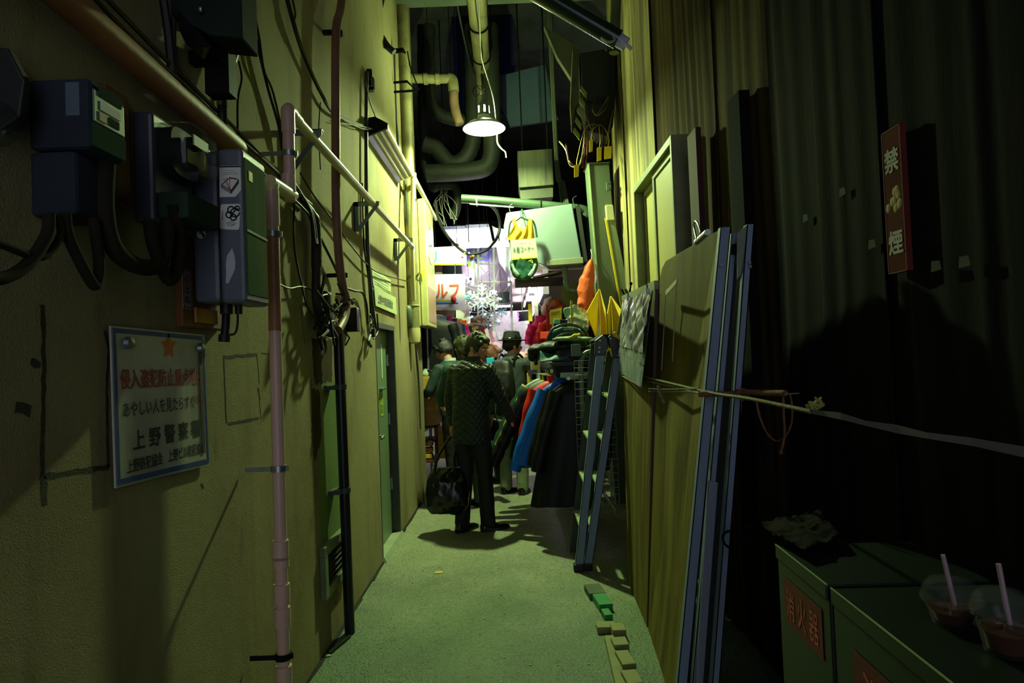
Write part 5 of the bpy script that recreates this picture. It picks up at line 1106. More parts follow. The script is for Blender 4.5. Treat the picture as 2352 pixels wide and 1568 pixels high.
# man in a hat
f2 = AY(1178, 1000, 6.9); f2.z = 0
P2 = person('man in a black brimmed hat with a black backpack, reaching to the right', f2, math.radians(28), 1.74, math.radians(38), math.radians(8), math.radians(3),
    ((-.26, .05, 1.14), (-.22, .20, .98)), ((.33, .14, 1.30), (.56, .30, 1.30)), {'trousers': olive_cloth, 'jacket': grey_cloth}, hair_black, 0, voxel=.013, hem=.84, seed=2.1)
_, Hd, T, ln_, RhW, k = P2
ha = thing('hat', 'black brimmed hat worn by the man with the backpack', 'hat', Hd((0, -.02, .13)))
b = MB(); prof = [(.001, .075), (.05, .082), (.078, .07), (.088, .02), (.092, -.012), (.135, -.022), (.14, -.018), (.138, -.026), (.09, -.02), (.080, .0), (.001, .05)]
b.lathe([(r*k, z*k) for r, z in prof], Hd((0, -.018, .135)), 28, RhW @ Matrix.Diagonal((.92, 1.12, 1)) @ Matrix.Rotation(.12, 3, 'X')); b.build('crown_and_brim', cloth('hat_felt', (24, 23, 26)), ha, True)
b = MB(); b.tube([Hd(V((0, -.018, .132))+V((.093*math.cos(j*PI/12)*.92, .093*1.12*math.sin(j*PI/12), .012*math.sin(j*PI/12)))) for j in range(24)], .008*k, 6, True); b.build('hat_band', black_gloss, ha, True)
bk = thing('backpack', 'black backpack on the back of the man in the brimmed hat', 'backpack', T((-.03, -.2, 1.0)))
b = MB(); rs = []
for z, hw, dp_ in ((.98, .08, .06), (1.0, .13, .12), (1.15, .145, .15), (1.30, .14, .13), (1.42, .11, .09), (1.45, .06, .05)):
    rs.append([T(ln_((hw*math.copysign(abs(math.cos(a))**.6, math.cos(a))-.02, -.13-dp_*.5+dp_*.6*math.copysign(abs(math.sin(a))**.6, math.sin(a)), z))) for a in [2*PI*j/20 for j in range(20)]])
b.rings(rs); organic(b, 'pack_body', cloth('black_nylon', (22, 24, 26), rough=.45), bk, .014, 3, .006, 9)
b = MB(); rs = [[T(ln_((.085*math.copysign(abs(math.cos(a))**.6, math.cos(a))-.03, -.235+.03*math.sin(a), z)))for a in [2*PI*j/16 for j in range(16)]] for z in (1.02, 1.05, 1.16, 1.20)]; b.rings(rs); b.build('front_pocket', MATS['black_nylon'], bk, True, bevel=.01)
b = MB()
for s in (-1, 1): b.tube(sm([T(ln_((s*.09, -.13, 1.44))), T(ln_((s*.10, -.04, 1.50))), T(ln_((s*.11, .10, 1.42))), T(ln_((s*.12, .14, 1.25))), T(ln_((s*.16, .02, 1.08)))]), .014, 6)
b.build('shoulder_strap', MATS['black_nylon'], bk, True)
b = MB(); b.tube(sm([T(ln_((.0, -.255, 1.33))), T(ln_((.05, -.25, 1.25))), T(ln_((.075, -.25, 1.17)))]), .004, 6); b.tube([T(ln_((.02, -.262, 1.10))), T(ln_((.05, -.262, 1.12)))], .006, 6); b.build('zip', zinc, bk, True)
# man with glasses at the left
f3 = AY(1048, 1000, 7.05); f3.z = 0
P3 = person('man in glasses with a white collar looking down at the left stall', f3, math.radians(-50), 1.72, math.radians(-32), math.radians(30), math.radians(6),
    ((-.25, .14, 1.14), (-.14, .36, 1.10)), ((.25, .14, 1.14), (.12, .36, 1.12)), {'trousers': black_cloth, 'jacket': cloth('dark_teal_cloth', (34, 54, 52)), 'collar': cloth('white_shirt', (210, 212, 214))}, hair_black, 0, voxel=.013, seed=3.3)
_, Hd, T, ln_, RhW, k = P3
b = MB()
for s in (-1, 1): b.tube([Hd((s*.032+.024*math.cos(j*PI/8), .098, .058+.018*math.sin(j*PI/8))) for j in range(16)], .0028, 5, True); b.tube([Hd((s*.056, .096, .062)), Hd((s*.074, .03, .06)), Hd((s*.074, -.02, .06))], .0028, 5)
tag(b.build('glasses', zinc, None, True), 'thin-rimmed glasses on the man at the left stall', 'glasses')
ph_ = T(V((-.01, .44, 1.12))); b = MB(); b.box(ph_, (.07, .13, .01), Matrix.Rotation(.6, 3, 'X')); tag(b.build('phone', black_gloss, None, bevel=.003), 'small dark phone in the hands of the man in glasses', 'phone')
# person half hidden behind the main figure
f4 = AY(1100, 1000, 6.35); f4.z = 0
P4 = person('person in a dark green coat standing hidden behind the quilted jacket man', f4+V((-.10, 0, 0)), math.radians(-25), 1.72, math.radians(-20), math.radians(10), math.radians(2),
    ((-.25, .10, 1.14), (-.18, .28, 1.02)), ((.24, .0, 1.14), (.27, .06, .90)), {'trousers': cloth('grey_trousers', (74, 82, 80)), 'jacket': cloth('deep_green_cloth', (34, 62, 50)), 'fold': .008}, M_('greenish_dark_hair', (46, 52, 28), .45, 0, .3, 60, .5, 160), 1, voxel=.013, seed=4.2, hem=.72)
_, Hd, T, ln_, RhW, k = P4
hb = thing('handbag', 'dark handbag with a studded edge hanging beside the person in the green coat', 'handbag', T((.30, .06, .62)))
b = MB(); b.slab([T((.30, -.10, .62)), T((.31, .18, .62)), T((.30, .16, .84)), T((.29, -.08, .84))], Rz_off if False else V((.07, .03, 0))); b.build('bag_body', black_gloss, hb, bevel=.015)
b = MB()
for j in range(9): b.sph(T((.345, -.08+j*.03, .84)), .008, 8, 6)
stuff(b.build('stud', zinc, hb, True)); b = MB(); b.tube(sm([T((.30, -.04, .84)), T((.28, .04, .97)), T((.30, .12, .84))]), .007, 6); b.build('strap', black_gloss, hb, True)
# brown haired shopper
f5 = AY(1150, 1000, 7.6); f5.z = 0
P5 = person('brown-haired shopper seen between the quilted jacket man and the brimmed hat man', f5, math.radians(-62), 1.64, math.radians(-10), math.radians(22), math.radians(5),
    ((-.23, .16, 1.12), (-.12, .34, 1.08)), ((.23, .16, 1.12), (.10, .34, 1.08)), {'trousers': black_cloth, 'jacket': cloth('black_coat_cloth', (26, 26, 30))}, hair_brown, 1, voxel=.013, seed=5.1)

# duffel bag in the main figure's left hand
_, Hd, T, ln_, RhW, k = P1
bagy = f1.y-.02
cc = AY(1016, 1120, bagy); hx = T((-.245, .06, .82))
dg_ = thing('duffel_bag', 'glossy black leather duffel bag hanging from the quilted jacket man\'s left hand', 'bag', (cc.x, cc.y, cc.z-.2))
leather = M_('glossy_black_leather', (15, 15, 17), .22, 0, .2, 12, .35, 22)
b = MB(); rs = []
for z, w_, d_ in ((-.205, .07, .05), (-.20, .15, .09), (-.14, .185, .115), (-.04, .19, .12), (.06, .175, .10), (.13, .14, .06), (.165, .11, .025), (.175, .08, .015)):
    rs.append([cc+V((w_*math.copysign(abs(math.cos(a))**.75, math.cos(a))+.04, d_*math.copysign(abs(math.sin(a))**.75, math.sin(a)), z)) for a in [2*PI*j/24 for j in range(24)]])
b.rings(rs); organic(b, 'bag_body', leather, dg_, .010, 3, .010, 11)
for dy in (-.05, .05):
    b = MB(); b.tube(sm([cc+V((-.05, dy, .12)), cc+V((-.04, dy*.6, .24)), hx+V((-.03, dy*.2, -.03)), hx+V((.03, dy*.2, -.03)), cc+V((.11, dy*.6, .24)), cc+V((.12, dy, .12))]), .011, 8); b.build('handle', leather, dg_, True)
b = MB(); b.tube(sm([AY(1015, 1140, bagy-.09), AY(1020, 1165, bagy-.09), AY(1034, 1178, bagy-.08), AY(1056, 1180, bagy-.04)]), .010, 8); b.build('shoulder_strap', leather, dg_, True)
b = MB()
for px, py in ((1003, 1072), (1026, 1088), (995, 1110)): b.tube([AY(px, py, bagy-.125), AY(px+1, py+9, bagy-.13)], .003, 6)
stuff(b.build('buckle', zinc, dg_, True))
b = MB(); b.tube([cc+V((-.08, -.01, .172)), cc+V((.16, -.01, .172))], .006, 6); b.build('zip', zinc, dg_)
# ================================================================== clothes rack and goods on it
RKY = 4.95
rk = thing('clothes_rack', 'green-grey pipe clothes rack with a wire grid end behind the stepladder', 'clothes rack', (.75, 5.5, 0))
x0, x1 = AY(1334, 850, RKY).x, .98
zt = AY(1360, 806, RKY).z
rail_m = M_('green_grey_pipe', (104, 118, 96), .4, .3, .1, 8)
for y in (RKY, 6.35):
    b = MB(); b.tube([(x0, y, 0)]+sm([(x0, y, zt-.14), (x0+.012, y, zt-.06), (x0+.05, y, zt-.012), (x0+.12, y, zt)])+[(x1-.1, y, zt)]+[(x1, y, zt-.1), (x1, y, 0)], .021, 10); b.build('end_frame', rail_m, rk, True)
for nm, z, x in (('hanging_rail', 1.30, .42), ('top_rail', zt-.01, .75), ('low_rail', .25, .75)):
    b = MB(); b.tube([(x, RKY-.02, z), (x, 6.4, z)], .014, 10); b.build(nm, zinc if nm == 'hanging_rail' else rail_m, rk, True)
for y in (RKY+.02, 6.33): b = MB(); b.tube([(.40, y, 1.30), (x1, y, 1.30)], .012, 8); b.box2((.36, y-.015, 1.308), (x1, y+.015, 1.345)); b.build('cross_bar', M_('pale_grey_bar', (150, 160, 140), .4), rk)
b = MB(); b.box2((AY(1318, 800, RKY).x-.02, RKY-.03, AY(1330, 818, RKY).z), (AY(1333, 800, RKY).x, RKY+.02, AY(1330, 790, RKY).z)); b.build('rail_joint', pale_green, rk, bevel=.004)
b = MB(); gx0, gx1 = AY(1321, 900, RKY-.04).x, AY(1412, 900, RKY-.04).x; gz0, gz1 = AY(1330, 1000, RKY).z-.55, AY(1330, 828, RKY).z; y = RKY-.04
n_ = 8
for i in range(6): x = gx0+(gx1-gx0)*i/5; b.tube([(x, y, gz0), (x, y, gz1)], .0028, 5)
k = gz1
while k > gz0: b.tube([(gx0, y+.004, k), (gx1, y+.004, k)], .0028, 5); k -= .055
stuff(b.build('wire_grid', zinc, rk))
b = MB(); b.box2((.30, 5.0, 1.40), (.97, 6.3, 1.425)); b.build('shelf_board', M_('dark_shelf', (40, 42, 40), .6), rk)

def garment(lab, hook, w, Ln, m, puff=False, spread=(.06, .06), sl=.56, thick=.07, grp=None, yaw=0., name='jacket', collar=None, sleeves=True, tilt=0., seedv=0.):
    """garment on a hanger: hook = point on the rail; width along local x"""
    hook = V(hook); Rz = Matrix.Rotation(yaw, 3, 'Z'); T = lambda p: hook+Rz @ V((p[0]+tilt*max(0, -p[2]-.1), p[1], p[2]))
    o = thing(name, lab, 'jacket' if sleeves else 'clothing', hook-V((0, 0, Ln+.06)), grp)
    rr = random.Random(int(seedv*13)+len(lab)); N = 28; rs = []; hw = w/2; zs = [-.06, -.075, -.10, -.13]+[-.16-(Ln-.16)*i/14 for i in range(15)]
    for z in zs:
        q = (-z-.06)/(Ln-.06); s = min(1, ((-z-.055)/.085))**.6; wx = (.06+(hw-.06)*s)*(1+.08*q) if z > -.14 else hw*(.96+.10*q)
        ty = thick*(.35+.65*min(1, (-z-.04)/.12))*(1+.25*q); pf = 1
        if puff: pf = .82+.22*abs(math.sin((-z)*PI/.085))
        ring = []
        for j in range(N):
            a = 2*PI*j/N; f = 1+(.16*q*math.sin(a*5+seedv)+.09*q*math.sin(a*9+seedv*2)) if not puff else 1+.05*math.sin(a*4+seedv)
            ring.append(T((wx*math.copysign(abs(math.cos(a))**.75, math.cos(a))*(1 if abs(math.cos(a)) > .5 else 1), ty*pf*f*math.sin(a), z)))
        rs.append(ring)
    b = MB(); b.rings(rs); b.build('garment_body', m, o, True)
    if sleeves:
        for s, sp in ((-1, spread[0]), (1, spread[1])):
            pts = []; rad = []; a0 = V((s*(hw-.045), 0, -.135)); e0 = V((s*(hw+sp), -.02, -.13-sl)); md = a0.lerp(e0, .5)+V((s*.03, .0, .0))
            for i in range(19):
                t = i/18; p = a0*(1-t)**2+md*2*t*(1-t)+e0*t*t; pts.append(T(p)); r = .068-.018*t
                if puff: r *= .84+.24*abs(math.sin(t*PI*6.5))
                else: r *= 1+.06*math.sin(t*17+seedv)
                rad.append(r)
            b = MB(); b.tube(pts, rad, 12); b.build('sleeve', m, o, True)
    b = MB(); rs = []
    for r, z in ((.085, -.075), (.078, -.045), (.082, -.01), (.072, -.008), (.066, -.045), (.07, -.075)): rs.append([T((r*math.cos(2*PI*j/16), r*.55*math.sin(2*PI*j/16), z)) for j in range(16)])
    b.rings(rs, False, True); b.build('collar', collar or m, o, True)
    b = MB(); b.tube(sm([T((0, 0, -.09)), T((0, 0, .0)), T((0, .012, .022)), T((0, .026, .0))]), .003, 5); b.build('hanger_hook', zinc, o)
    return o
nylon = lambda n_, c: M_(n_, c, .5, 0, .12, 8, .2, 70, spec=.3)
coal = nylon('black_nylon_shell', (12, 13, 14)); navy = nylon('dark_navy_shell', (13, 16, 24)); blue = nylon('bright_blue_shell', (20, 98, 196)); olive = nylon('olive_yellow_shell', (140, 140, 34)); orange = nylon('burnt_orange_shell', (204, 92, 40)); dgreen = nylon('dark_green_shell', (24, 58, 48)); teal = nylon('light_blue_shell', (110, 180, 200)); scarlet = nylon('scarlet_shell', (206, 40, 30))
G = 'jackets on the clothes rack'
hz_ = 1.32
def rackj(y, x, lab, m, **kw): return garment(lab, (x, y, hz_), m=m, grp=G, **kw)
rackj(5.04, .53, 'long black coat, nearest the stepladder on the clothes rack', coal, w=.46, Ln=1.02, spread=(.05, .02), sl=.62, seedv=.3, tilt=-.16)
rackj(5.20, .49, 'long dark navy coat hanging second on the clothes rack', navy, w=.40, Ln=1.06, spread=(.05, .02), sl=.60, seedv=1.1, tilt=-.20)
bj = rackj(5.36, .42, 'bright blue jacket with its sleeve flaring left on the clothes rack', blue, w=.42, Ln=.66, spread=(.24, .02), sl=.66, seedv=2.2)
b = MB()                                         # broad flare of the blue front panel
P0 = [AY(px, py, 5.31) for px, py in ((1274, 874), (1300, 878), (1276, 940), (1236, 1074), (1210, 1078), (1183, 1065), (1222, 970), (1252, 900))]
Pm = sum(P0, V((0, 0, 0)))/len(P0)
rows = [((1270, 876), (1302, 880)), ((1254, 905), (1292, 905)), ((1238, 940), (1276, 942)), ((1222, 975), (1262, 980)), ((1208, 1010), (1250, 1015)), ((1195, 1040), (1240, 1050)), ((1183, 1064), (1236, 1077))]
rs = []
for i, (a, c) in enumerate(rows):
    A, Bq = AY(*a, 5.30), AY(*c, 5.30); ring = []
    for j in range(20):
        an = 2*PI*j/20; u = (1-math.cos(an))/2; p = A.lerp(Bq, u); ring.append(p+V((0, -.035*math.sin(an)*(1+.25*math.sin(u*14+i*.6)), 0)))
    rs.append(ring)
b.rings(rs); b.build('flared_sleeve', blue, bj, True)
rackj(5.50, .36, 'scarlet jacket whose hem peeks out below the bright blue one', scarlet, w=.44, Ln=.74, spread=(.03, .02), sl=.55, seedv=2.7, tilt=-.12)
rackj(5.62, .34, 'black puffer jacket on the clothes rack right behind the scarlet one', coal, w=.50, Ln=.80, puff=True, spread=(.17, .04), sl=.66, thick=.10, seedv=3.1, tilt=-.2)
rackj(5.80, .33, 'olive-yellow jacket on the clothes rack', olive, w=.44, Ln=.62, spread=(.16, .04), sl=.52, seedv=3.7, tilt=-.2)
rackj(5.94, .32, 'dark green puffer jacket on the clothes rack, shining sleeve outward', dgreen, w=.50, Ln=.78, puff=True, spread=(.18, .04), sl=.64, thick=.10, seedv=4.4, tilt=-.2)
rackj(6.10, .32, 'burnt-orange puffer jacket near the far end of the clothes rack', orange, w=.46, Ln=.66, puff=True, spread=(.14, .04), sl=.55, thick=.09, seedv=5.2, tilt=-.18)
rackj(6.24, .31, 'light blue jacket at the far end of the clothes rack', teal, w=.44, Ln=.6, spread=(.10, .04), sl=.5, seedv=5.9, tilt=-.15)

# things heaped on top of the rack
def heap(name, lab, cat, rows_, m, vox=.012, fold=.012, grp=None, fs=9):
    """rows_: (px, py, y, rx, ry, rz)"""
    cs = [(AY(px, py, y), (rx, ry, rz)) for px, py, y, rx, ry, rz in rows_]; lo = min(c.z-r[2] for c, r in cs)
    o = thing(name, lab, cat, (cs[0][0].x, cs[0][0].y, lo), grp); b = MB()
    for c, r in cs: b.sph(c, r, 16, 10)
    organic(b, name+'_body' if False else 'cloth', m, o, vox, 3, fold, fs, seed=len(lab)); return o
tb_m = nylon('dark_teal_nylon', (18, 40, 44)); nv_m = nylon('navy_nylon', (20, 24, 40))
# large navy bag
bgz0, bgz1 = AY(1300, 866, 5.1).z, AY(1300, 798, 5.1).z
nb = thing('travel_bag', 'large navy travel bag heaped on the clothes rack behind the stepladder', 'bag', (AY(1315, 860, 5.1).x, 5.2, bgz0))
b = MB(); rs = []
for q, s in ((0, .86), (.04, .96), (.3, 1), (.7, 1.03), (.92, .96), (1, .8)):
    c0, c1 = AY(1262, 830, 5.1), AY(1372, 830, 5.1); z = bgz0+(bgz1-bgz0)*q; cx, hw = (c0.x+c1.x)/2+.03, (c1.x-c0.x)/2*s
    rs.append([V((cx+hw*math.copysign(abs(math.cos(a))**.5, math.cos(a)), 5.28+.2*s*math.copysign(abs(math.sin(a))**.5, math.sin(a)), z)) for a in [2*PI*j/24 for j in range(24)]])
b.rings(rs); organic(b, 'bag_body', nv_m, nb, .012, 2, .010, 8)
b = MB(); b.grid(lambda u, v: AY(1240+150*u, 806-14*u+v*22+6*math.sin(u*9)*v, 5.06+.14*(1-v))+V((0, 0, .012*math.sin(u*17+v*5))), 24, 8, (0, 0, .008)); b.build('draped_cover', nylon('teal_cover', (40, 84, 84)), nb, True)
heap('hooded_jacket', 'black padded hood lying at the left end of the heap on the clothes rack', 'jacket', [(1235, 805, 5.3, .09, .12, .055), (1262, 800, 5.25, .11, .12, .06), (1225, 818, 5.3, .05, .08, .05), (1290, 796, 5.2, .1, .1, .045)], coal)
b = MB(); c = AY(1231, 832, 5.2); b.sph(c, (.016, .012, .026), 10, 7); tag(b.build('cord_stopper', black_gloss, None, True), 'small black cord stopper hanging from the black padded hood', 'toggle')
# green tote with round handles
tt = thing('tote_bag', 'dark green tote bag with two round handles standing on the heap', 'bag', AY(1305, 800, 5.35))
b = MB(); pp = [(1262, 800), (1258, 780), (1266, 760), (1290, 750), (1325, 752), (1345, 765), (1350, 800)]; b.slab([AY(px, py, 5.36) for px, py in pp], (0, .10, 0)); b.build('bag_body', nylon('bottle_green_canvas', (30, 70, 52)), tt, bevel=.02)
for y, pts in ((5.30, ((1258, 800), (1260, 772), (1275, 752), (1308, 745), (1338, 755), (1352, 778), (1356, 800))), (5.27, ((1266, 792), (1284, 772), (1312, 765), (1340, 770), (1356, 795)))):
    b = MB(); b.tube(sm([AY(px, py, y) for px, py in pts]), .012, 8); b.build('handle', M_('dark_green_gloss', (28, 44, 32), .25), tt, True)
text('SERVICE', AY(1306, 756, 5.355), (1, 0, 0), (0, 0, 1), .085, .012, M_('cream_print', (200, 210, 170), .6), tt, bold=.03)
# small goods on top
def goods(lab, px, py, y, d, m, cat, nm, rot=0.):
    c = AY(px, py, y); b = MB(); b.box(c, d, Matrix.Rotation(rot, 3, 'Y')); return tag(b.build(nm, m, None, bevel=.006), lab, cat)
mint = M_('mint_plastic', (120, 178, 152), .4)
goods('dark teal packet lying on top of the heap below the yellow price card', 1286, 752, 5.6, (.12, .14, .14), tb_m, 'packet', 'packet', .1)
goods('mint plastic box on the heap in front of the dark teal packet', 1279, 738, 5.52, (.055, .05, .045), mint, 'box', 'plastic_box', .1)
b = MB(); b.tube([AY(1312, 690, 5.5), AY(1314, 800, 5.5)], .009, 8); tag(b.build('wooden_stick', M_('pale_wood', (176, 148, 90), .6), None, True), 'upright pale wooden stick among the heaped bags', 'stick')
b = MB()
for k in range(4): b.tube(sm([AY(1300+k*4, 728-k*3, 5.55), AY(1296+k*5, 712-k, 5.55), AY(1304+k*4, 708, 5.55), AY(1309+k*2, 716+k*3, 5.55)]), .009, 7)
tag(b.build('coat_hangers', mint, None, True), 'bunch of mint plastic hanger hooks at the top of the heap', 'hanger')
b = MB(); Q = [AY(px, py, 5.75) for px, py in ((1310, 716), (1318, 694), (1330, 712), (1342, 718), (1352, 760), (1330, 752), (1318, 740))]
b.grid(lambda u, v: AY(1306+46*u-12*v*(1-u), 698+60*v+26*abs(u-.3)*(1-v), 5.7)+V((0, .05*noise.noise(V((u*5, v*5, 1))), .012*noise.noise(V((u*8, v*9, 3))))), 20, 20)
tag(b.build('plastic_bag', M_('milky_film', (214, 224, 206), .15, alpha=.5, var=.1, spec=1.), None, True), 'crumpled clear plastic bag beside the burnt-orange hanging puffer', 'plastic bag')
pc_ = thing('price_card', 'yellow hand-written price card standing above the heaped goods', 'price card', AY(1278, 742, 5.8))
b = MB(); b.slab([AY(1263, 712, 5.8), AY(1290, 706, 5.8), AY(1290, 738, 5.8), AY(1263, 745, 5.8)], (0, .004, 0)); b.build('card', yellow_card, pc_); tie(pc_, AY(1276, 740, 5.803), V((AY(1276, 740, 5.803).x, 5.803, 1.42)), .005); text('200円', AY(1276, 720, 5.797), (1, 0, .1), (0, 0, 1), .085, .04, M_('dark_marker', (60, 60, 44), .6), pc_, bold=.01)
heap('folded_cloth', 'folded pale cloth lying on the far end of the heap', 'cloth', [(1300, 778, 5.15, .12, .08, .018), (1335, 779, 5.15, .10, .08, .015)], cloth('sage_cloth', (120, 140, 100)), .01, .01)
heap('glove', 'yellow glove dropped on the heap in front of the green tote', 'glove', [(1322, 770, 5.1, .03, .03, .015), (1312, 774, 5.1, .03, .02, .012), (1330, 768, 5.1, .012, .02, .012)], cloth('mustard_cloth', (214, 186, 70)), .006, .003)

# orange puffer hanging on the post
op = thing('puffer_jacket', 'burnt-orange puffer jacket hanging folded against the green post', 'jacket', AY(1350, 750, 6.25))
b = MB(); rs = []
prof = [(1358, 596, 4), (1354, 612, 10), (1351, 628, 15), (1348, 642, 17), (1346, 655, 18), (1346, 668, 19), (1346, 682, 18), (1345, 696, 18), (1346, 708, 16), (1350, 722, 13), (1354, 736, 8), (1357, 748, 3)]
for i, (px, py, hwp) in enumerate(prof):
    c = AY(px, py, 6.22); hw = hwp/F*6.22*(1.10 if i % 2 == 1 else .93); rs.append([c+V((hw*math.cos(a), .07*math.sin(a)*(.5+hwp/22), .010*math.sin(a*3+i))) for a in [2*PI*j/22 for j in range(22)]])
b.rings(rs); organic(b, 'jacket_body', nylon('orange_down', (196, 86, 46)), op, .008, 1, .005, 16)
b = MB(); b.tube(sm([AY(1358, 600, 6.22), AY(1359, 585, 6.22), AY(1357, 572, 6.25)]), .004, 6); b.build('hanging_loop', paper, op, True)
# yellow folded boards
def vboard(lab, y, left, right):
    o = thing('folded_board', lab, 'board', AY(left[2][0], left[2][1], y), 'yellow folded boards'); 
    ym = y
    b = MB(); b.slab([AY(px, py, ym+dy) for (px, py), dy in zip(left, (0, -.16, -.14, 0))], (.006, .0, 0)); b.build('leaf', yellow_card, o)
    b = MB(); b.slab([AY(px, py, ym+dy) for (px, py), dy in zip(right, (0, -.10, -.10, 0))], (.006, .002, 0)); b.build('leaf', yellow_card, o); return o
vboard('yellow folded board standing open, left of the two by the green post', 5.75, ((1375, 664), (1346, 718), (1366, 770), (1372, 780)), ((1377, 664), (1390, 712), (1394, 772), (1378, 780)))
vboard('yellow folded board standing open, right of the two by the green post', 5.62, ((1401, 680), (1394, 720), (1398, 782), (1402, 790)), ((1403, 680), (1426, 712), (1416, 760), (1408, 790)))
goods('small yellow corner of card poking up behind the stepladder cap', 1414, 771, 4.74, (.03, .01, .06), yellow_card, 'card', 'card_corner', -.4)
# green post and pale plank
pt = thing('steel_post', 'thick green-painted square steel post at the far end of the right wall', 'post', (.93, 6.35, 0))
xa, xb = AY(1362, 560, 6.25).x, AY(1412, 560, 6.25).x; zt = AY(1375, 376, 6.25).z
b = MB(); b.slab([(xa+.10, 6.25, 0), (xb+.10, 6.25, 0), (xb-.02, 6.25, zt), (xa-.02, 6.25, zt)], (0, .24, 0)); b.build('column', pale_green, pt, bevel=.006)
b = MB(); b.slab([(xa-.025, 6.24, zt), (xb-.015, 6.24, zt), (xb-.015, 6.24, zt+.012), (xa-.025, 6.24, zt+.012)], (0, .26, 0)); b.build('cap_plate', dark_steel, pt)
b = MB(); b.slab([(xa+.10, 6.24, 0), (xa+.115, 6.24, 0), (xa-.005, 6.24, zt), (xa-.02, 6.24, zt)], (0, .01, 0)); b.build('flange', M_('pale_edge_green', (168, 186, 140), .45), pt)
c = AY(1398, 428, 6.23)
b = MB(); b.box(c, (.05, .02, .085)); b.build('lug_plate', pale_green, pt, bevel=.003)
for dz in (-.025, .025): b = MB(); b.tube([c+V((.005, -.01, dz)), c+V((.005, -.03, dz))], .010, 8); b.build('bolt', dark_steel, pt)
pk = thing('slanted_fixture', 'pale green narrow fixture leaning beside the green post', 'fixture', AY(1440, 728, 6.22))
b = MB(); b.slab([AY(px, py, 6.22) for px, py in ((1393, 502), (1412, 506), (1452, 704), (1432, 730), (1428, 716))], (0, .03, 0)); b.build('board', M_('pale_mint_board', (120, 132, 100), .45, 0, .08, 5), pk, bevel=.004)
b = MB(); b.slab([AY(px, py, 6.20) for px, py in ((1391, 470), (1408, 470), (1412, 505), (1394, 506))], (0, .09, 0)); b.build('head_block', M_('cream_block', (196, 194, 150), .4), pk, bevel=.006)
b = MB(); b.slab([AY(px, py, 6.215) for px, py in ((1389, 500), (1394, 502), (1430, 716), (1424, 700))], (0, .02, 0)); b.build('yellow_strip', yellow_card, pk)
b = MB(); b.box2((xa, 6.3, .0), (WR, 6.5, .0+.02)); b.build('base_plate', dark_steel, pt)

# ================================================================== overhead, right side
sp = thing('sign_pipe', 'dark glossy tilted pipe crossing the top of the alley to the right wall', 'pipe', AY(1440, 100, 4.0))
p0, p1 = AY(1060, -120, 4.0), AY(1420, 92, 4.0)
b = MB(); b.tube([p0, p1], .062, 18); b.build('pipe', M_('bottle_green_gloss', (28, 48, 34), .2), sp, True)
b = MB(); b.tube([p1, p1+(p1-p0).normalized()*.06], .045, 14); b.tube([AY(1413, 80, 3.96), AY(1450, 113, 3.96)], .013, 8); b.build('end_rod', M_('lilac_white_rod', (190, 188, 214), .3), sp, True)
b = MB(); b.tube(sm([AY(1380, 86, 3.95), AY(1396, 96, 3.95), AY(1412, 92, 3.95), AY(1404, 78, 3.95)]), .008, 6); b.build('cable_loop', M_('pale_loop', (150, 156, 120), .4), sp, True)
b = MB(); b.tube([AY(1420, -120, 4.1), AY(1412, 70, 4.1), AY(1411, 122, 4.1)], .034, 14); tag(b.build('vertical_pipe', M_('olive_pipe', (96, 104, 60), .25), None, True), 'short olive vertical pipe at the top right behind the tilted pipe', 'pipe')
b = MB(); c = AY(1411, 112, 4.1); b.tube([c+V((.05*math.cos(a*PI/9), .05*math.sin(a*PI/9), 0)) for a in range(18)], .008, 6, True); tag(b.build('pipe_clamp', black_metal, None, True), 'dark ring clamp at the foot of the olive vertical pipe', 'clamp')
aw = thing('awning_board', 'dark slanted awning board with pale slats above the cable trunk', 'awning', AY(1320, 310, 6.2))
b = MB(); b.slab([AY(px, py, 6.1) for px, py in ((1250, 60), (1330, 110), (1328, 235), (1318, 250), (1312, 180), (1280, 130))], (0, .08, 0)); b.slab([AY(px, py, 6.0) for px, py in ((1316, 110), (1330, 115), (1322, 240), (1314, 300), (1310, 240))], (0, .08, 0)); b.build('board', M_('olive_soot_board', (64, 66, 40), .7, 0, .3, 6), aw)
for k in range(5):
    y_ = 196+k*24; b = MB(); b.slab([AY(px, py, 5.98) for px, py in ((1335-k*4, y_), (1348-k*4, y_+17), (1347-k*4, y_+30), (1332-k*4, y_+10))], (0, .01, 0)); b.build('slat', M_('olive_slat', (112, 122, 60), .6), aw)
tr = thing('cable_duct', 'black boxed cable trunk at the top of the right wall end', 'cable trunk', AY(1370, 290, 6.1))
b = MB(); b.slab([AY(px, py, 6.1) for px, py in ((1332, 122), (1414, 108), (1416, 200), (1408, 290), (1395, 312), (1350, 300), (1336, 220))], (0, .25, 0)); b.build('casing', M_('sooty_black', (16, 17, 15), .8), tr, bevel=.01)
rr = random.Random(6); cm = [M_('tan_cable', (74, 58, 34), .5), M_('red_brown_cable', (80, 34, 26), .5), black_rubber, M_('cream_cable', (104, 98, 66), .5)]
ck = ['tan', 'red-brown', 'black', 'cream']
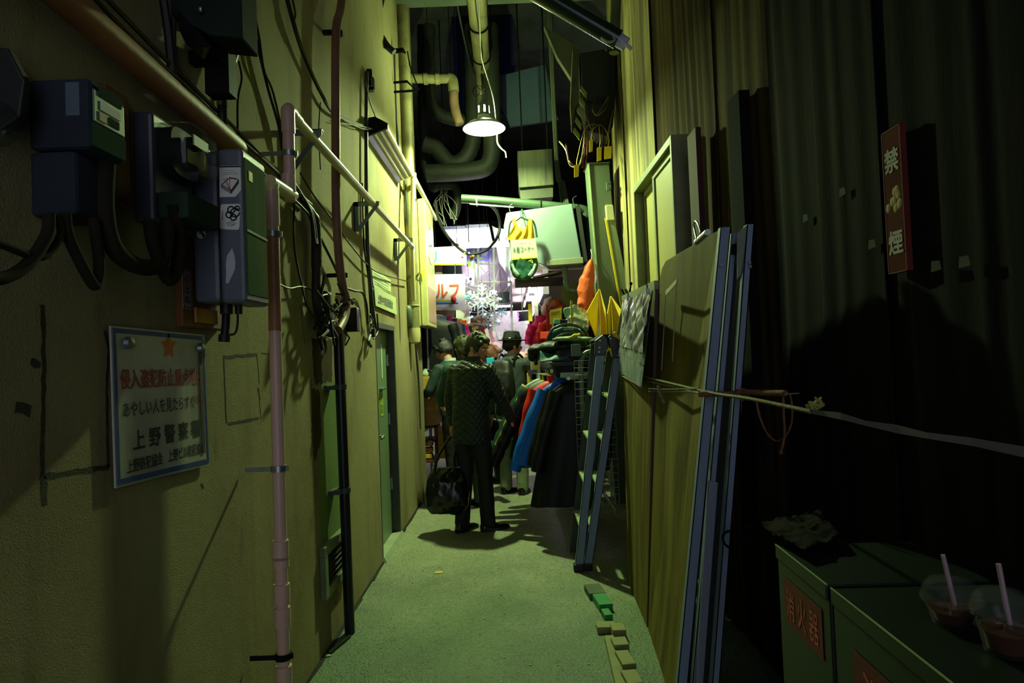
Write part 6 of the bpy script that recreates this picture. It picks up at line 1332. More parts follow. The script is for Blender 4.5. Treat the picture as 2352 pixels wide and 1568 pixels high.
for i, (pts, m) in enumerate((
    ([(1372, 215), (1362, 245), (1372, 262), (1398, 222)], 0), ([(1400, 218), (1390, 250), (1370, 265), (1360, 250)], 0), ([(1410, 245), (1400, 290), (1392, 330)], 3), ([(1342, 220), (1352, 280), (1372, 330)], 0), ([(1346, 270), (1344, 330), (1338, 385)], 1), ([(1350, 275), (1348, 350), (1342, 395)], 1),
    ([(1300, 330), (1308, 370), (1330, 378), (1343, 330)], 1), ([(1285, 325), (1300, 345), (1310, 380), (1334, 374), (1344, 300)], 3), ([(1408, 260), (1398, 310), (1396, 340)], 0), ([(1385, 270), (1388, 300), (1382, 340)], 2), ([(1366, 270), (1360, 300), (1358, 335)], 3), ([(1390, 265), (1384, 300), (1390, 338)], 1))):
    b = MB(); b.tube(sm([AY(px, py, 6.14 if k_ == 0 else 6.0+rr.uniform(-.03, .03)) for k_, (px, py) in enumerate(pts)]), .008, 6); tag(b.build('loose_cable', cm[m], None, True), 'loose '+ck[m]+' cable hanging from the black cable trunk, '+('first second third fourth fifth sixth seventh eighth ninth tenth eleventh twelfth'.split()[i])+' of the bunch', 'cable', 'loose cables at the cable trunk')
for i, (q, w_) in enumerate((((1353, 320, 1362, 350), 'leftmost upper'), ((1371, 337, 1382, 371), 'middle'), ((1388, 335, 1405, 366), 'rightmost'), ((1319, 377, 1330, 408), 'lowest'))):
    a = q; b = MB(); b.slab([AY(a[0], a[1]+2, 5.94), AY(a[2], a[1], 5.94), AY(a[2]-1, a[3]-3, 5.94), AY(a[0], a[3], 5.94)], (0, .004, 0)); b.tube(sm([AY((a[0]+a[2])/2, a[1]+2, 5.942), AY((a[0]+a[2])/2+2, a[1]-16, 5.96), AY((a[0]+a[2])/2*.6+1375*.4, 294, 6.0), AY(1375, 285, 6.13)]), .0025, 5); tag(b.build('cable_tag', yellow_card, None), f'{w_} of the four yellow tags tied to the loose cables', 'tag', 'yellow cable tags')

# ================================================================== overhead, beyond the lamp
b = MB(); b.slab([AY(px, py, 8.0) for px, py in ((1126, 180), (1252, 148), (1262, 200), (1264, 225), (1282, 274), (1172, 290))], (0, .05, 0))
for px in (1140, 1245): b.tube([AY(px, 176, 8.02), V((AY(px, 176, 8.02).x, 8.02, 6.2))], .006, 5)
tag(b.build('blue_grey_panel', M_('blue_grey_panel', (72, 92, 104), .7, 0, .1, 4, .3, 60), None), 'slanted blue-grey panel hung in the dark beyond the lamp', 'panel')
b = MB(); b.slab([AY(px, py, 8.6) for px, py in ((1040, 130), (1180, 130), (1190, 262), (1048, 270))], (0, .03, 0)); b.box2((AY(1040, 130, 8.6).x, 8.6, AY(1040, 132, 8.6).z), (AY(1180, 130, 8.6).x, 8.63, 6.2)); tag(b.build('blue_glow_sheet', M_('deep_blue_glow', (16, 26, 84), .6), None), 'deep blue sheet put in for the bluish glow directly behind the lamp', 'sheet')  # made-up sheet, its blue paints the glow behind the lamp
duct_m = M_('sooty_duct', (42, 46, 36), .6, 0, .25, 5, .4, 30)
def duct(pts, y, r, lab, rib=True, m=duct_m, cat='duct', nm='duct'):
    P_ = sm([AY(px, py, y) for px, py in pts], 8); rad = [r*(1+.06*(i % 2)) for i in range(len(P_))] if rib else r
    b = MB(); b.tube(P_, rad, 16); return tag(b.build(nm, m, None, True), lab, cat)
duct([(975, 330), (1000, 340), (1030, 372), (1058, 372), (1080, 345), (1088, 300), (1086, 160), (1084, 60)], 7.6, .095, 'flexible duct drooping in a U left of the lamp')
duct([(980, 398), (1040, 396), (1085, 392), (1115, 384), (1128, 362), (1130, 325), (1128, 200), (1124, 60)], 7.4, .105, 'thick grey-green duct running level below the drooping duct', False)
duct([(984, 60), (985, 220), (1010, 262), (1050, 275), (1080, 278)], 7.8, .08, 'short duct in the dark left of the lamp')
duct([(930, 179), (990, 181), (1030, 180)], 6.75, .05, 'short stained horizontal pipe left of the lamp cord', False, stained, 'pipe', 'stained_pipe')
b = MB(); 
for px in (978, 1005): b.tube([AY(px, 181, 6.75)-V((.02, 0, 0)), AY(px, 181, 6.75)+V((.02, 0, 0))], .062, 16)
b.tube(sm([AY(1030, 180, 6.75), AY(1038, 182, 6.75), AY(1041, 195, 6.75), AY(1042, 210, 6.75)]), .058, 16); sp_ = bpy.data.objects['stained_pipe']; stuff(b.build('pipe_collar', stained, sp_, True))
duct([(1042, 212), (1043, 235), (1048, 262), (1056, 285)], 6.75, .05, 'rust-stained pipe dropping from the stained horizontal pipe', False, M_('rust_stained', (104, 80, 58), .6, 0, .3, 8), 'pipe', 'rusty_pipe')
duct([(968, 60), (972, 330), (990, 425), (1010, 425), (1045, 430), (1050, 470), (1040, 500)], 7.9, .055, 'grey torn duct end hanging above the lit signs', True)
rr = random.Random(9)
for k in range(9):
    x = 1002+k*5; b = MB(); b.tube(sm([AY(1005+rr.uniform(0, 30), 430, 7.9), AY(1015+rr.uniform(-8, 14), 440, 7.8), AY(x+rr.uniform(-8, 8), 470, 7.75), AY(x+rr.uniform(-2, 22), rr.uniform(500, 525), 7.75)]), .004, 5); tag(b.build('white_wire', M_('pale_grey_wire', (170, 168, 160), .5), None, True), f'thin whitish wire hanging above the lit signs, {"first second third fourth fifth sixth seventh eighth ninth".split()[k]} from the left', 'wire', 'white wires above the lit signs')
# boxy stained unit hanging from the ceiling
hu = thing('ceiling_box', 'stained square metal box hanging from the ceiling right of the lamp', 'box', AY(1232, 450, 7.0))
stain_box = layered('streaked_grey_green_box', (82, 84, 58), [((34, 30, 20), 7, (1, 1, .07), .44, .58, .9), ((78, 92, 72), 4, (1, 1, .3), .5, .7, .6)], .6)
b = MB(); b.slab([AY(px, py, 7.0) for px, py in ((1188, 347), (1268, 341), (1272, 424), (1192, 431))], (0, .36, 0)); b.build('casing', stain_box, hu, bevel=.006)
b = MB(); b.slab([AY(px, py, 7.05) for px, py in ((1193, 431), (1270, 424), (1270, 452), (1196, 458))], (0, .3, 0)); b.build('lower_casing', M_('dark_olive_metal', (54, 58, 40), .6, 0, .2, 6), hu)  # darker olive than the casing above
for px in (1200, 1258): b = MB(); b.tube([AY(px, 348, 7.15), V((AY(px, 348, 7.15).x, 7.15, 6.2))], .010, 6); b.build('hanger', black_metal, hu)
for k in range(4):
    b = MB(); b.tube(sm([V((AY(1272+k*3, 360, 7.4).x, 7.4, 6.2)), AY(1275+k*2, 360, 7.4), AY(1284+k*4, 420, 7.4), AY(1290+k*5, 470, 7.2), AY(1292+k*5, 476, 6.78)]), .013, 6); tag(b.build('grey_cable', M_('grey_green_cable', (96, 104, 80), .5), None, True), ['leftmost', 'second', 'third', 'rightmost'][k]+' of four parallel grey-green cables right of the stained ceiling box', 'cable', 'parallel cables by the ceiling box')
# horizontal green pipe with elbow down beside the post
gp = thing('green_pipe', 'green-painted pipe running level from the left and turning down beside the post', 'pipe', AY(1200, 475, 6.75))
b = MB(); b.tube(sm([AY(1060, 456, 6.75), AY(1150, 462, 6.75), AY(1320, 478, 6.75)])+sm([AY(1330, 479, 6.75), AY(1345, 484, 6.75), AY(1349, 500, 6.75), AY(1352, 520, 6.75)])+[AY(1358, 640, 6.75)], .046, 14); b.build('pipe', M_('painted_green_pipe', (46, 64, 44), .45, 0, .2, 6), gp, True)
b = MB(); b.tube([AY(1078, 468, 6.68), AY(1180, 476, 6.68)], .007, 6); b.build('bright_rod', zinc, gp, True)
for px, m in ((1242, black_metal), (1095, paper)):
    b = MB(); c = AY(px, 470 if px > 1200 else 462, 6.75); b.tube([c+V((.0, .05*math.cos(a*PI/8), .05*math.sin(a*PI/8))) for a in range(16)], .008, 6, True); b.build('pipe_band', m, gp, True)
# tilted cooling unit
AYc = 6.5
cu = thing('cooling_unit', 'pale turquoise boxy cooling unit hanging tilted below the green pipe', 'cooling unit', AY(1290, 600, AYc))
turq = M_('pale_turquoise_enamel', (128, 146, 144), .35, 0, .03, 3)
front = [AY(px, py, AYc) for px, py in ((1164, 488), (1314, 468), (1338, 606), (1255, 612), (1236, 604))]
b = MB(); b.slab(front, (.06, .42, .02)); b.build('casing', turq, cu, bevel=.008)
b = MB(); b.slab([AY(px, py, AYc) for px, py in ((1163, 489), (1190, 520), (1168, 545), (1157, 520))], (0, .30, 0)); b.build('side_flap', M_('lilac_white_flap', (206, 206, 216), .5), cu)
b = MB(); b.slab([AY(px, py, AYc-.02) for px, py in ((1254, 598), (1339, 590), (1340, 604), (1255, 610))], (0, .06, 0)); b.build('lower_lip', M_('pale_lip', (136, 142, 116), .5), cu, bevel=.003)
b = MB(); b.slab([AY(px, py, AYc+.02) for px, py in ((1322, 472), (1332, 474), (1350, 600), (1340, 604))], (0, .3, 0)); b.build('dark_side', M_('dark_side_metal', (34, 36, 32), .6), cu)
for px, py in ((1172, 488), (1318, 470)):
    b = MB(); b.tube(sm([AY(px, py, AYc+.1), AY(px-2, py-14, AYc+.2), AY(px+6, py-20, 6.72)]), .004, 6); b.build('hanging_wire', zinc, cu, True)
b = MB(); b.tube(sm([AY(1296, 612, AYc+.1), AY(1298, 630, AYc+.1), AY(1300, 650, AYc+.1), AY(1306, 664, AYc+.1), AY(1318, 668, AYc+.1), AY(1330, 666, AYc+.1)]), .024, 10); dpz = b.build('drain_hose', M_('mint_pipe', (84, 108, 92), .4), cu, True)
b = MB()
for px, py, qx, qy in ((1297, 616, 1297, 624), (1299, 644, 1300, 650), (1312, 667, 1319, 668)): b.tube([AY(px, py, AYc+.1), AY(qx, qy, AYc+.1)], .029, 10)
stuff(b.build('coupling', MATS['mint_pipe'], dpz, True))
b = MB(); b.slab([AY(px, py, 6.9) for px, py in ((1290, 660), (1300, 650), (1345, 650), (1345, 730), (1305, 720), (1292, 700))], (0, .02, 0)); tag(b.build('olive_board', M_('olive_panel', (110, 112, 58), .7), None), 'rounded olive board behind the mint drain hose', 'board')
# dark shelf with papers under the unit
sh_ = thing('hanging_shelf', 'dark hanging shelf with loose papers under the cooling unit', 'shelf', AY(1260, 650, 6.9))
b = MB(); b.slab([AY(px, py, 6.9) for px, py in ((1182, 640), (1300, 636), (1300, 644), (1184, 650))], (0, .5, 0)); b.build('shelf_board', M_('dark_brown_shelf', (48, 38, 32), .7), sh_)
rr = random.Random(12)
for k in range(5):
    px = 1238+k*12; b = MB(); b.slab([AY(px-14, 634-k*2, 6.95), AY(px+16, 628-k*3, 6.95), AY(px+18, 632-k*3, 6.9), AY(px-14, 638-k*2, 6.9)], (0, .2, .004)); b.build('sheet', M_(f'brown_paper_{k % 2}', ((150, 128, 120), (120, 98, 92))[k % 2], .7), sh_)
# swimwear display on a hanger with a hand-lettered card
sw = thing('swimwear_display', 'yellow swim top and green swim trunks on a hanger with a lettered card', 'clothing', AY(1204, 642, 6.38))
ys_ = 6.40
b = MB(); b.tube(sm([AY(1197, 500, ys_), AY(1196, 488, ys_+.05), AY(1199, 480, ys_+.10), AY(1202, 490, ys_)]), .004, 6); b.tube(sm([AY(1196, 498, ys_), AY(1185, 506, ys_), AY(1175, 507, ys_), AY(1170, 520, ys_), AY(1168, 545, ys_)]), .010, 7); b.tube(sm([AY(1196, 498, ys_), AY(1208, 504, ys_), AY(1222, 506, ys_), AY(1229, 520, ys_), AY(1233, 545, ys_)]), .010, 7); b.build('hanger', M_('dark_green_plastic_hanger', (34, 74, 58), .4), sw, True)
ytop = layered('tie_dyed_yellow', (238, 190, 40), [((170, 96, 24), 8, (1, 1, .5), .50, .68, .85)], .7)
b = MB()
def top(u, v):
    lx = 1176+(1170-1176)*v+4*math.sin(v*5); rx = 1222+(1229-1222)*v
    neck = max(0, 1-abs((u-.5)/.34)**2.2); y_ = 502+neck*26*(1-v)+48*v+2*math.sin(u*8)*v
    return AY(lx+(rx-lx)*u, y_, ys_-.02-.02*math.sin(u*PI)-.008*math.sin(u*21+v*3))
b.grid(top, 26, 14, (0, .012, 0)); b.build('swim_top', ytop, sw, True)
b = MB(); b.slab([AY(px, py, ys_-.05) for px, py in ((1172, 552), (1230, 547), (1235, 590), (1175, 595))], (0, .005, 0)); cdx = b.build('lettered_card', M_('cream_card', (224, 214, 190), .6), sw)
text('水着コーナー', AY(1202, 572, ys_-.052), (1, 0, .04), (0, 0, 1), .215, .065, M_('teal_marker', (20, 108, 100), .6), cdx, bold=.01)
for py in (557, 588): text('・ー・・' if py < 570 else 'ロ　ー', AY(1202, py, ys_-.052), (1, 0, .04), (0, 0, 1), .13, .012, M_('yellow_marker', (226, 190, 110), .6), cdx)
b = MB(); b.slab([AY(px, py, ys_-.052) for px, py in ((1175, 594), (1235, 589), (1235, 592), (1175, 597))], (0, .004, 0)); b.build('yellow_trim', yellow_card, cdx)
gm_ = nylon('sea_green_shorts', (44, 92, 72)); b = MB(); rs = []
for px, py, hw in ((1203, 592, 30), (1203, 602, 33), (1203, 615, 33), (1203, 626, 29), (1203, 635, 23), (1203, 642, 12)):
    c = AY(px, py, ys_); w_ = hw/F*ys_; rs.append([c+V((w_*math.cos(a), .05*math.sin(a), .008*math.sin(4*a))) for a in [2*PI*j/22 for j in range(22)]])
b.rings(rs); organic(b, 'swim_trunks', gm_, sw, .009, 2, .008, 14)
b = MB()
for s in (-1, 1): b.tube(sm([AY(1203+s*27, 606, ys_-.05), AY(1203+s*21, 622, ys_-.055), AY(1203+s*12, 634, ys_-.05)]), [.014]*5+[.02]*5+[.012], 7)
b.build('pale_stripe', M_('pale_mint_cloth', (160, 196, 180), .6), sw, True)
b = MB(); b.tube(sm([AY(1216, 598, ys_-.055), AY(1224, 604, ys_-.06), AY(1221, 597, ys_-.06), AY(1214, 600, ys_-.055)]), .004, 6); b.tube(sm([AY(1174, 598, ys_-.055), AY(1170, 602, ys_-.05)]), .004, 6); b.build('drawstring', M_('lime_cord', (200, 220, 70), .6), sw, True)
# looped black hose with an ornament
hs = thing('hanging_hose', 'black hose hanging in a big U loop across the lit signs', 'hose', AY(1085, 582, 7.2))
b = MB(); b.tube(sm([AY(1000, 460, 7.0), AY(1008, 505, 7.1), AY(1030, 545, 7.2), AY(1065, 578, 7.2), AY(1090, 583, 7.2), AY(1120, 572, 7.2), AY(1142, 545, 7.2), AY(1148, 515, 7.2), AY(1138, 482, 7.1), AY(1105, 458, 7.0)]), .017, 8); b.build('hose', black_rubber, hs, True)
orn = thing('leaf_ornament', 'small ornament of leaves and coloured beads hanging from the looped hose', 'ornament', AY(1086, 610, 7.15))
rr = random.Random(14); lf = M_('grey_green_leaf', (104, 116, 60), .6, 0, .3, 20)
for k in range(12):
    c = AY(1086+rr.uniform(-10, 14), 586+rr.uniform(-6, 22), 7.15); a = rr.uniform(0, 6.3); d = V((math.cos(a), rr.uniform(-.4, .4), math.sin(a)-.3))*.06; n = V((-d.z, 0, d.x))*.25; b = MB(); b.slab([c, c+d*.5+n, c+d, c+d*.5-n], (0, .003, 0)); b.build('leaf', lf, orn)
for k in range(7):
    c = AY(1062+k*5, 580+abs(k-2)*3+rr.uniform(-2, 6), 7.13); b = MB(); b.sph(c, .013, 8, 6); b.build('bead', (M_('red_bead', (190, 60, 40), .3), yellow_card, ink_blue, paper)[k % 4], orn, True)
b = MB(); b.tube(sm([AY(1089, 574, 7.2), AY(1089, 584, 7.2), AY(1088, 600, 7.15), AY(1091, 620, 7.15), AY(1092, 650, 7.15)]), .005, 5); b.build('stem', lf, orn)
# ================================================================== the lit market beyond
tube_m = M_('lit_tube', (255, 255, 255), .5, emit=TUBE_COLOR, es=TUBE_STRENGTH, var=0)
def lit_tube(a, c, lab, r=.016, grp='lit market tube lights'):
    a, c = V(a), V(c); o = thing('lit_tube_light', lab, 'light fixture', (a+c)/2, grp); d = (c-a).normalized()
    b = MB(); b.tube([a+V((0, 0, .04)), c+V((0, 0, .04))], .018, 8); b.build('housing', white_metal, o)
    b = MB(); b.tube([a, c], r, 10); b.build('tube', tube_m, o, True)
    zc_ = 6.2 if a.y < 9 else (3.0 if a.x < .02 and a.y > 10.2 else 2.75 if a.x > .02 else 6.2)
    b = MB()
    for q in (.2, .8): g = a.lerp(c, q); b.tube([g+V((0, 0, .05)), V((g.x, g.y, zc_))], .006, 5); b.build('hanging_rod', black_metal, o); b = MB()
lit_tube((-.62, 7.75, 2.86), (.0, 7.75, 2.86), 'lit tube light above the golf sign')
lit_tube((-.50, 9.4, 2.86), (-.50, 10.6, 2.86), 'lit tube light further in above the left stalls')
lit_tube((-.9, 12.0, 2.85), (.0, 12.0, 2.85), 'lit tube light crossing above the far left stalls')
lit_tube((.30, 9.6, 2.6), (.30, 10.8, 2.6), 'lit tube light along the mauve ceiling, nearest on the right')
lit_tube((.30, 11.4, 2.6), (.30, 12.4, 2.6), 'added tube light brightening the mauve ceiling, middle one')  # extra tube put in to brighten the mauve ceiling
lit_tube((.28, 13.0, 2.6), (.28, 14.2, 2.6), 'lit tube light along the mauve ceiling, farther in')
lit_tube((-.4, 16.5, 2.8), (.1, 16.5, 2.8), 'lit tube light crossing at the far end of the market')
# light box above the signs
lbx = thing('light_box', 'bright white light box above the hanging signs', 'light box', AY(1080, 555, 8.6))
b = MB(); b.slab([AY(px, py, 8.6) for px, py in ((1020, 526), (1124, 521), (1130, 551), (1036, 556))], (0, .12, 0)); b.build('lit_face', M_('lit_face', (255, 255, 255), .5, emit=TUBE_COLOR, es=2.2, var=0), lbx)
b = MB(); b.slab([AY(px, py, 8.58) for px, py in ((1018, 520), (1068, 518), (1068, 525), (1020, 527))], (0, .15, 0)); b.slab([AY(px, py, 8.58) for px, py in ((1070, 516), (1122, 514), (1124, 521), (1070, 524))], (0, .15, 0)); b.build('top_rail', M_('lilac_rail', (190, 190, 226), .4), lbx)
for px in (1026, 1112): b = MB(); b.tube([AY(px, 520, 8.66), V((AY(px, 520, 8.66).x, 8.66, 6.2))], .008, 6); b.build('hanging_rod', black_metal, lbx)
# hanging signs on the left
def board(nm, lab, q, y, m, th=.02, cat='sign'):
    P_ = [AY(px, py, y) for px, py in q]; o = thing(nm, lab, cat, sum(P_, V((0, 0, 0)))/4-V((0, 0, .1))); b = MB(); b.slab(P_, (0, th, 0)); o2 = b.build('panel', m, o); return o, P_
wp = M_('bright_white_board', (236, 232, 234), .5, 0, .03, 9)
s1_, P_ = board('hanging_sign', 'upper white hanging sign with turquoise letters beside the cream cabinet', ((968, 569), (1070, 564), (1072, 609), (970, 608)), 8.1, wp)
text('バリ', AY(986, 590, 8.095), (1, 0, 0), (0, 0, 1), .19, .16, M_('turquoise_print', (70, 190, 206), .5), s1_, bold=.02)
b = MB(); b.slab([AY(px, py, 8.095) for px, py in ((970, 605), (1066, 606), (1066, 609), (970, 609))], (0, .003, 0)); b.build('yellow_border', yellow_card, s1_)
for px in (1000, 1050): b = MB(); b.tube([AY(px, 566, 8.11), V((AY(px, 566, 8.11).x, 8.11, 6.2))], .004, 5); b.build('hanging_wire', black_metal, s1_)
s2_, P_ = board('golf_sign', 'white hanging sign lettered in orange-red below the turquoise sign', ((972, 630), (1068, 629), (1069, 712), (974, 712)), 8.0, wp)
text('ゴルフ', AY(1014, 667, 7.995), (1, 0, 0), (0, 0, 1), .44, .20, M_('orange_red_print', (222, 96, 62), .5), s2_, bold=.035)
b = MB(); b.slab([AY(px, py, 7.99) for px, py in ((974, 688), (1040, 688), (1042, 693), (974, 693))], (0, .004, 0)); b.build('yellow_stripe', yellow_card, s2_)
b = MB(); b.tube([AY(974, 697, 7.97), AY(1052, 696, 7.97)], .012, 8); b.build('blue_rod', M_('blue_rod', (40, 140, 200), .35), s2_, True)
b = MB(); b.sph(AY(1042, 688, 7.96), (.035, .03, .045), 12, 8); b.build('red_bobble', M_('red_plush', (206, 56, 36), .7, 0, .2, 20), s2_, True)
for px in (990, 1045): b = MB(); b.tube([AY(px, 632, 8.02), AY(px, 606, 8.08)], .005, 5); b.build('hanging_wire', zinc, s2_)
b = MB(); b.slab([AY(px, py, 8.3) for px, py in ((985, 609), (1060, 609), (1062, 634), (985, 634))], (0, .05, 0)); tag(b.build('dark_shelf_box', M_('dark_teal_box', (52, 70, 74), .6), None), 'dark teal box between the two white hanging signs', 'box')
goods('brown carton between the two hanging signs, left of the dark teal box', 1008, 619, 8.27, (.09, .07, .12), M_('brown_carton', (140, 112, 96), .7), 'box', 'carton')
gb_ = goods('orange garment bag hanging just below the white golf sign', 998, 712, 8.1, (.10, .05, .14), orange, 'bag', 'garment_bag')
goods('tan cloth bundle below the white golf sign', 1026, 720, 8.2, (.20, .08, .10), cloth('tan_cloth', (160, 130, 110)), 'cloth', 'cloth_bundle')
# draped white sheet at the right of the light box
b = MB(); b.grid(lambda u, v: AY(1130+40*u+10*v*(1-u)+8*v, 518+14*u+v*(118-30*(1-u)), 8.3)+V((0, .05*math.sin(u*7+v*2), 0)), 14, 20, (0, .006, 0))
tag(b.build('draped_sheet', cloth('lavender_white_sheet', (214, 208, 226)), None, True), 'lavender-white draped sheet hanging left of the cooling unit', 'sheet')
# white steel display frame with diagonals
df_ = thing('display_frame', 'white steel lattice frame behind the snowflake ornaments', 'frame', AY(1130, 720, 9.2))
yy = 9.2
def barx(pts, r=.014, nm='bar'): b = MB(); b.tube([AY(px, py, yy) for px, py in pts], r, 6); b.build(nm, white_metal, df_)
for pts in (((1098, 555), (1098, 760)), ((1134, 555), (1136, 760)), ((1172, 600), (1176, 760)), ((1040, 560), (1042, 700))): barx(pts, .018, 'upright')
for pts in (((1098, 605), (1172, 606)), ((1096, 648), (1176, 648)), ((1040, 560), (1136, 556)), ((1098, 690), (1176, 690))): barx(pts, .020, 'crossbar')
for pts in (((1100, 646), (1134, 608)), ((1100, 608), (1132, 646)), ((1138, 646), (1150, 606)), ((1160, 646), (1148, 606)), ((1100, 688), (1134, 652)), ((1102, 652), (1134, 688)), ((1138, 690), (1174, 652))): barx(pts, .009, 'diagonal')
b = MB(); b.slab([AY(px, py, 9.6) for px, py in ((1060, 560), (1165, 560), (1168, 700), (1062, 700))], (0, .03, 0)); tag(b.build('mauve_panel', M_('mauve_panel', (168, 150, 172), .6, 0, .25, 3), None), 'mauve back panel behind the white lattice frame', 'panel')
b = MB(); b.slab([AY(px, py, 9.5) for px, py in ((1070, 552), (1128, 552), (1130, 600), (1072, 600))], (0, .03, 0)); tag(b.build('blue_print_panel', layered('blue_lilac_print', (120, 120, 200), [((226, 222, 240), 5, (1, 1, 1), .5, .6, .9)], .5), None), 'blue and lilac printed panel below the light box', 'panel')
goods('dark framed screen behind the snowflakes, right of the lattice', 1158, 683, 9.19, (.16, .05, .16), M_('dark_screen', (34, 44, 44), .3), 'screen', 'screen')
# snowflake ornaments
def snow(lab, c, R_, grp='snowflake ornaments', tone=None):
    o = thing('snowflake_ornament', lab, 'ornament', c-V((0, 0, R_)), grp); m = tone or M_('silver_white_plastic', (228, 226, 232), .3)
    for k in range(6):
        a = k*PI/3+PI/6; d = V((math.cos(a), 0, math.sin(a))); n = V((-d.z, 0, d.x)); b = MB(); b.tube([c, c+d*R_], R_*.055, 5)
        for q, l_ in ((.3, .22), (.52, .26), (.75, .20)):
            for s in (-1, 1): b.tube([c+d*R_*q, c+d*R_*(q+l_*.7)+n*s*R_*l_], R_*.045, 5)
        b.tube([c+d*R_*.18, c+(d*math.cos(PI/3)+n*math.sin(PI/3))*R_*.18], R_*.045, 5); b.build('arm', m, o)
    b = MB(); b.tube([c+V((0, 0, R_*.9)), V((c.x, c.y, 6.2))], .0025, 4); b.build('hanging_wire', black_metal, o)
snow('large silvery snowflake ornament hanging centre-left in the market', AY(1108, 690, 8.2), .225)
snow('smaller snowflake ornament just below the large one', AY(1128, 734, 8.25), .14)
snow('small snowflake ornament left of the large one', AY(1078, 686, 8.3), .11)
snow('tiny blue-white snowflake far back by the price tags', AY(1152, 715, 9.0), .09, tone=M_('ice_blue_plastic', (150, 196, 230), .3))
st_o = thing('star_ornament', 'blue-white star ornament above the large snowflake', 'ornament', AY(1081, 652, 8.2))
b = MB(); c = AY(1081, 640, 8.2); P_ = []
for k in range(10): a = PI/2+k*PI/5; q = .085 if k % 2 == 0 else .036; P_.append(c+V((math.cos(a)*q, 0, math.sin(a)*q)))
b.slab(P_, (0, .02, 0)); b.build('star', M_('blue_white_star', (190, 206, 240), .4), st_o); b = MB(); b.sph(c-V((0, .008, 0)), .018, 8, 6); b.build('centre_bead', M_('navy_bead', (28, 36, 110), .3), st_o, True)
rr = random.Random(21); led = M_('lit_led', (255, 255, 255), .5, emit=(.25, .65, 1.0), es=1.2, var=0); led2 = M_('lit_white_led', (255, 255, 255), .5, emit=(.9, .95, 1.0), es=1.5, var=0)
ls = thing('light_string', 'string of small blue and white lights wound around the snowflakes', 'light string', AY(1108, 745, 8.15))
pts = [AY(1108+rr.uniform(-42, 42), 690+rr.uniform(-42, 58), 8.12) for k in range(34)]
b = MB(); b.tube(sm(sorted(pts, key=lambda p: (round(p.z*8), p.x)), 2), .003, 4); b.build('wire', M_('silver_wire', (190, 196, 206), .3), ls)
for i, p in enumerate(pts): b = MB(); b.sph(p, .009+.004*(i % 3), 6, 4); b.build('led', led if i % 3 else led2, ls)
b = MB()
for i in range(10): b.sph(AY(1076+rr.uniform(-6, 6), 680+rr.uniform(-8, 8), 8.1), .014, 7, 5)
stuff(b.build('frosted_bead', M_('aqua_frost', (120, 210, 226), .3), ls, True))
goods('brown wooden box frame under the snowflakes', 1098, 742, 8.7, (.20, .1, .18), M_('red_brown_wood', (110, 78, 66), .6), 'box', 'wooden_box')
goods('cream board standing behind the left clothes', 1064, 735, 8.9, (.20, .04, .42), M_('cream_panel', (220, 214, 200), .5), 'board', 'cream_board')
b = MB(); b.slab([AY(px, py, 10.5) for px, py in ((1130, 716), (1215, 712), (1226, 1030), (1138, 1030))], (0, .03, 0)); tag(b.build('white_sheet', layered('speckled_white', (226, 222, 224), [((168, 164, 176), 26, (1, 1, 1), .56, .64, .8)], .6), None), 'large speckled white sheet at the back of the market', 'sheet')

# left stall: clothes on a rail
lr = thing('stall_rail', 'steel clothes rail along the left stall', 'rail', (-.7, 8.9, 0))
b = MB(); b.tube([(-1.0, 7.35, 2.03), (-.42, 10.4, 2.03)], .014, 8); b.build('rail', zinc, lr, True)
for x, y in ((-1.0, 7.35), (-.42, 10.4)): b = MB(); b.tube([(x, y, 0), (x, y, 2.05)], .016, 8); b.build('upright', zinc, lr, True)
GL = 'clothes on the left stall rail'
left = [(7.45, 'black overcoat nearest the cream cabinet on the left stall rail', coal, .95, .62), (7.66, 'charcoal grey jacket second on the left stall rail', nylon('charcoal', (52, 56, 62)), .85, .58), (7.88, 'navy jacket third on the left stall rail', nylon('slate_navy', (40, 52, 70)), .80, .56), (8.12, 'hot pink jacket on the left stall rail', nylon('hot_pink', (214, 30, 112)), .62, .52), (8.35, 'black and white patterned jacket on the left stall rail', nylon('dark_print', (58, 50, 60)), .62, .50), (8.58, 'pale yellow jacket on the left stall rail', nylon('pale_yellow', (236, 200, 90)), .60, .48), (8.82, 'bright orange-red jacket on the left stall rail', nylon('orange_red', (224, 70, 26)), .6, .48), (9.06, 'deep red jacket on the left stall rail', nylon('deep_red', (176, 34, 44)), .6, .48), (9.30, 'white jacket on the left stall rail', nylon('white_shell', (222, 218, 220)), .6, .48), (9.6, 'light pink jacket far along the left stall rail', nylon('light_pink', (224, 150, 160)), .6, .46)]
for i, (y, lab, m, L_, w_) in enumerate(left): garment(lab, (-1.0+.19*(y-7.35), y, 2.03), w_, L_, m, spread=(.02, .05), sl=.5, grp=GL, seedv=i*.9, thick=.06)
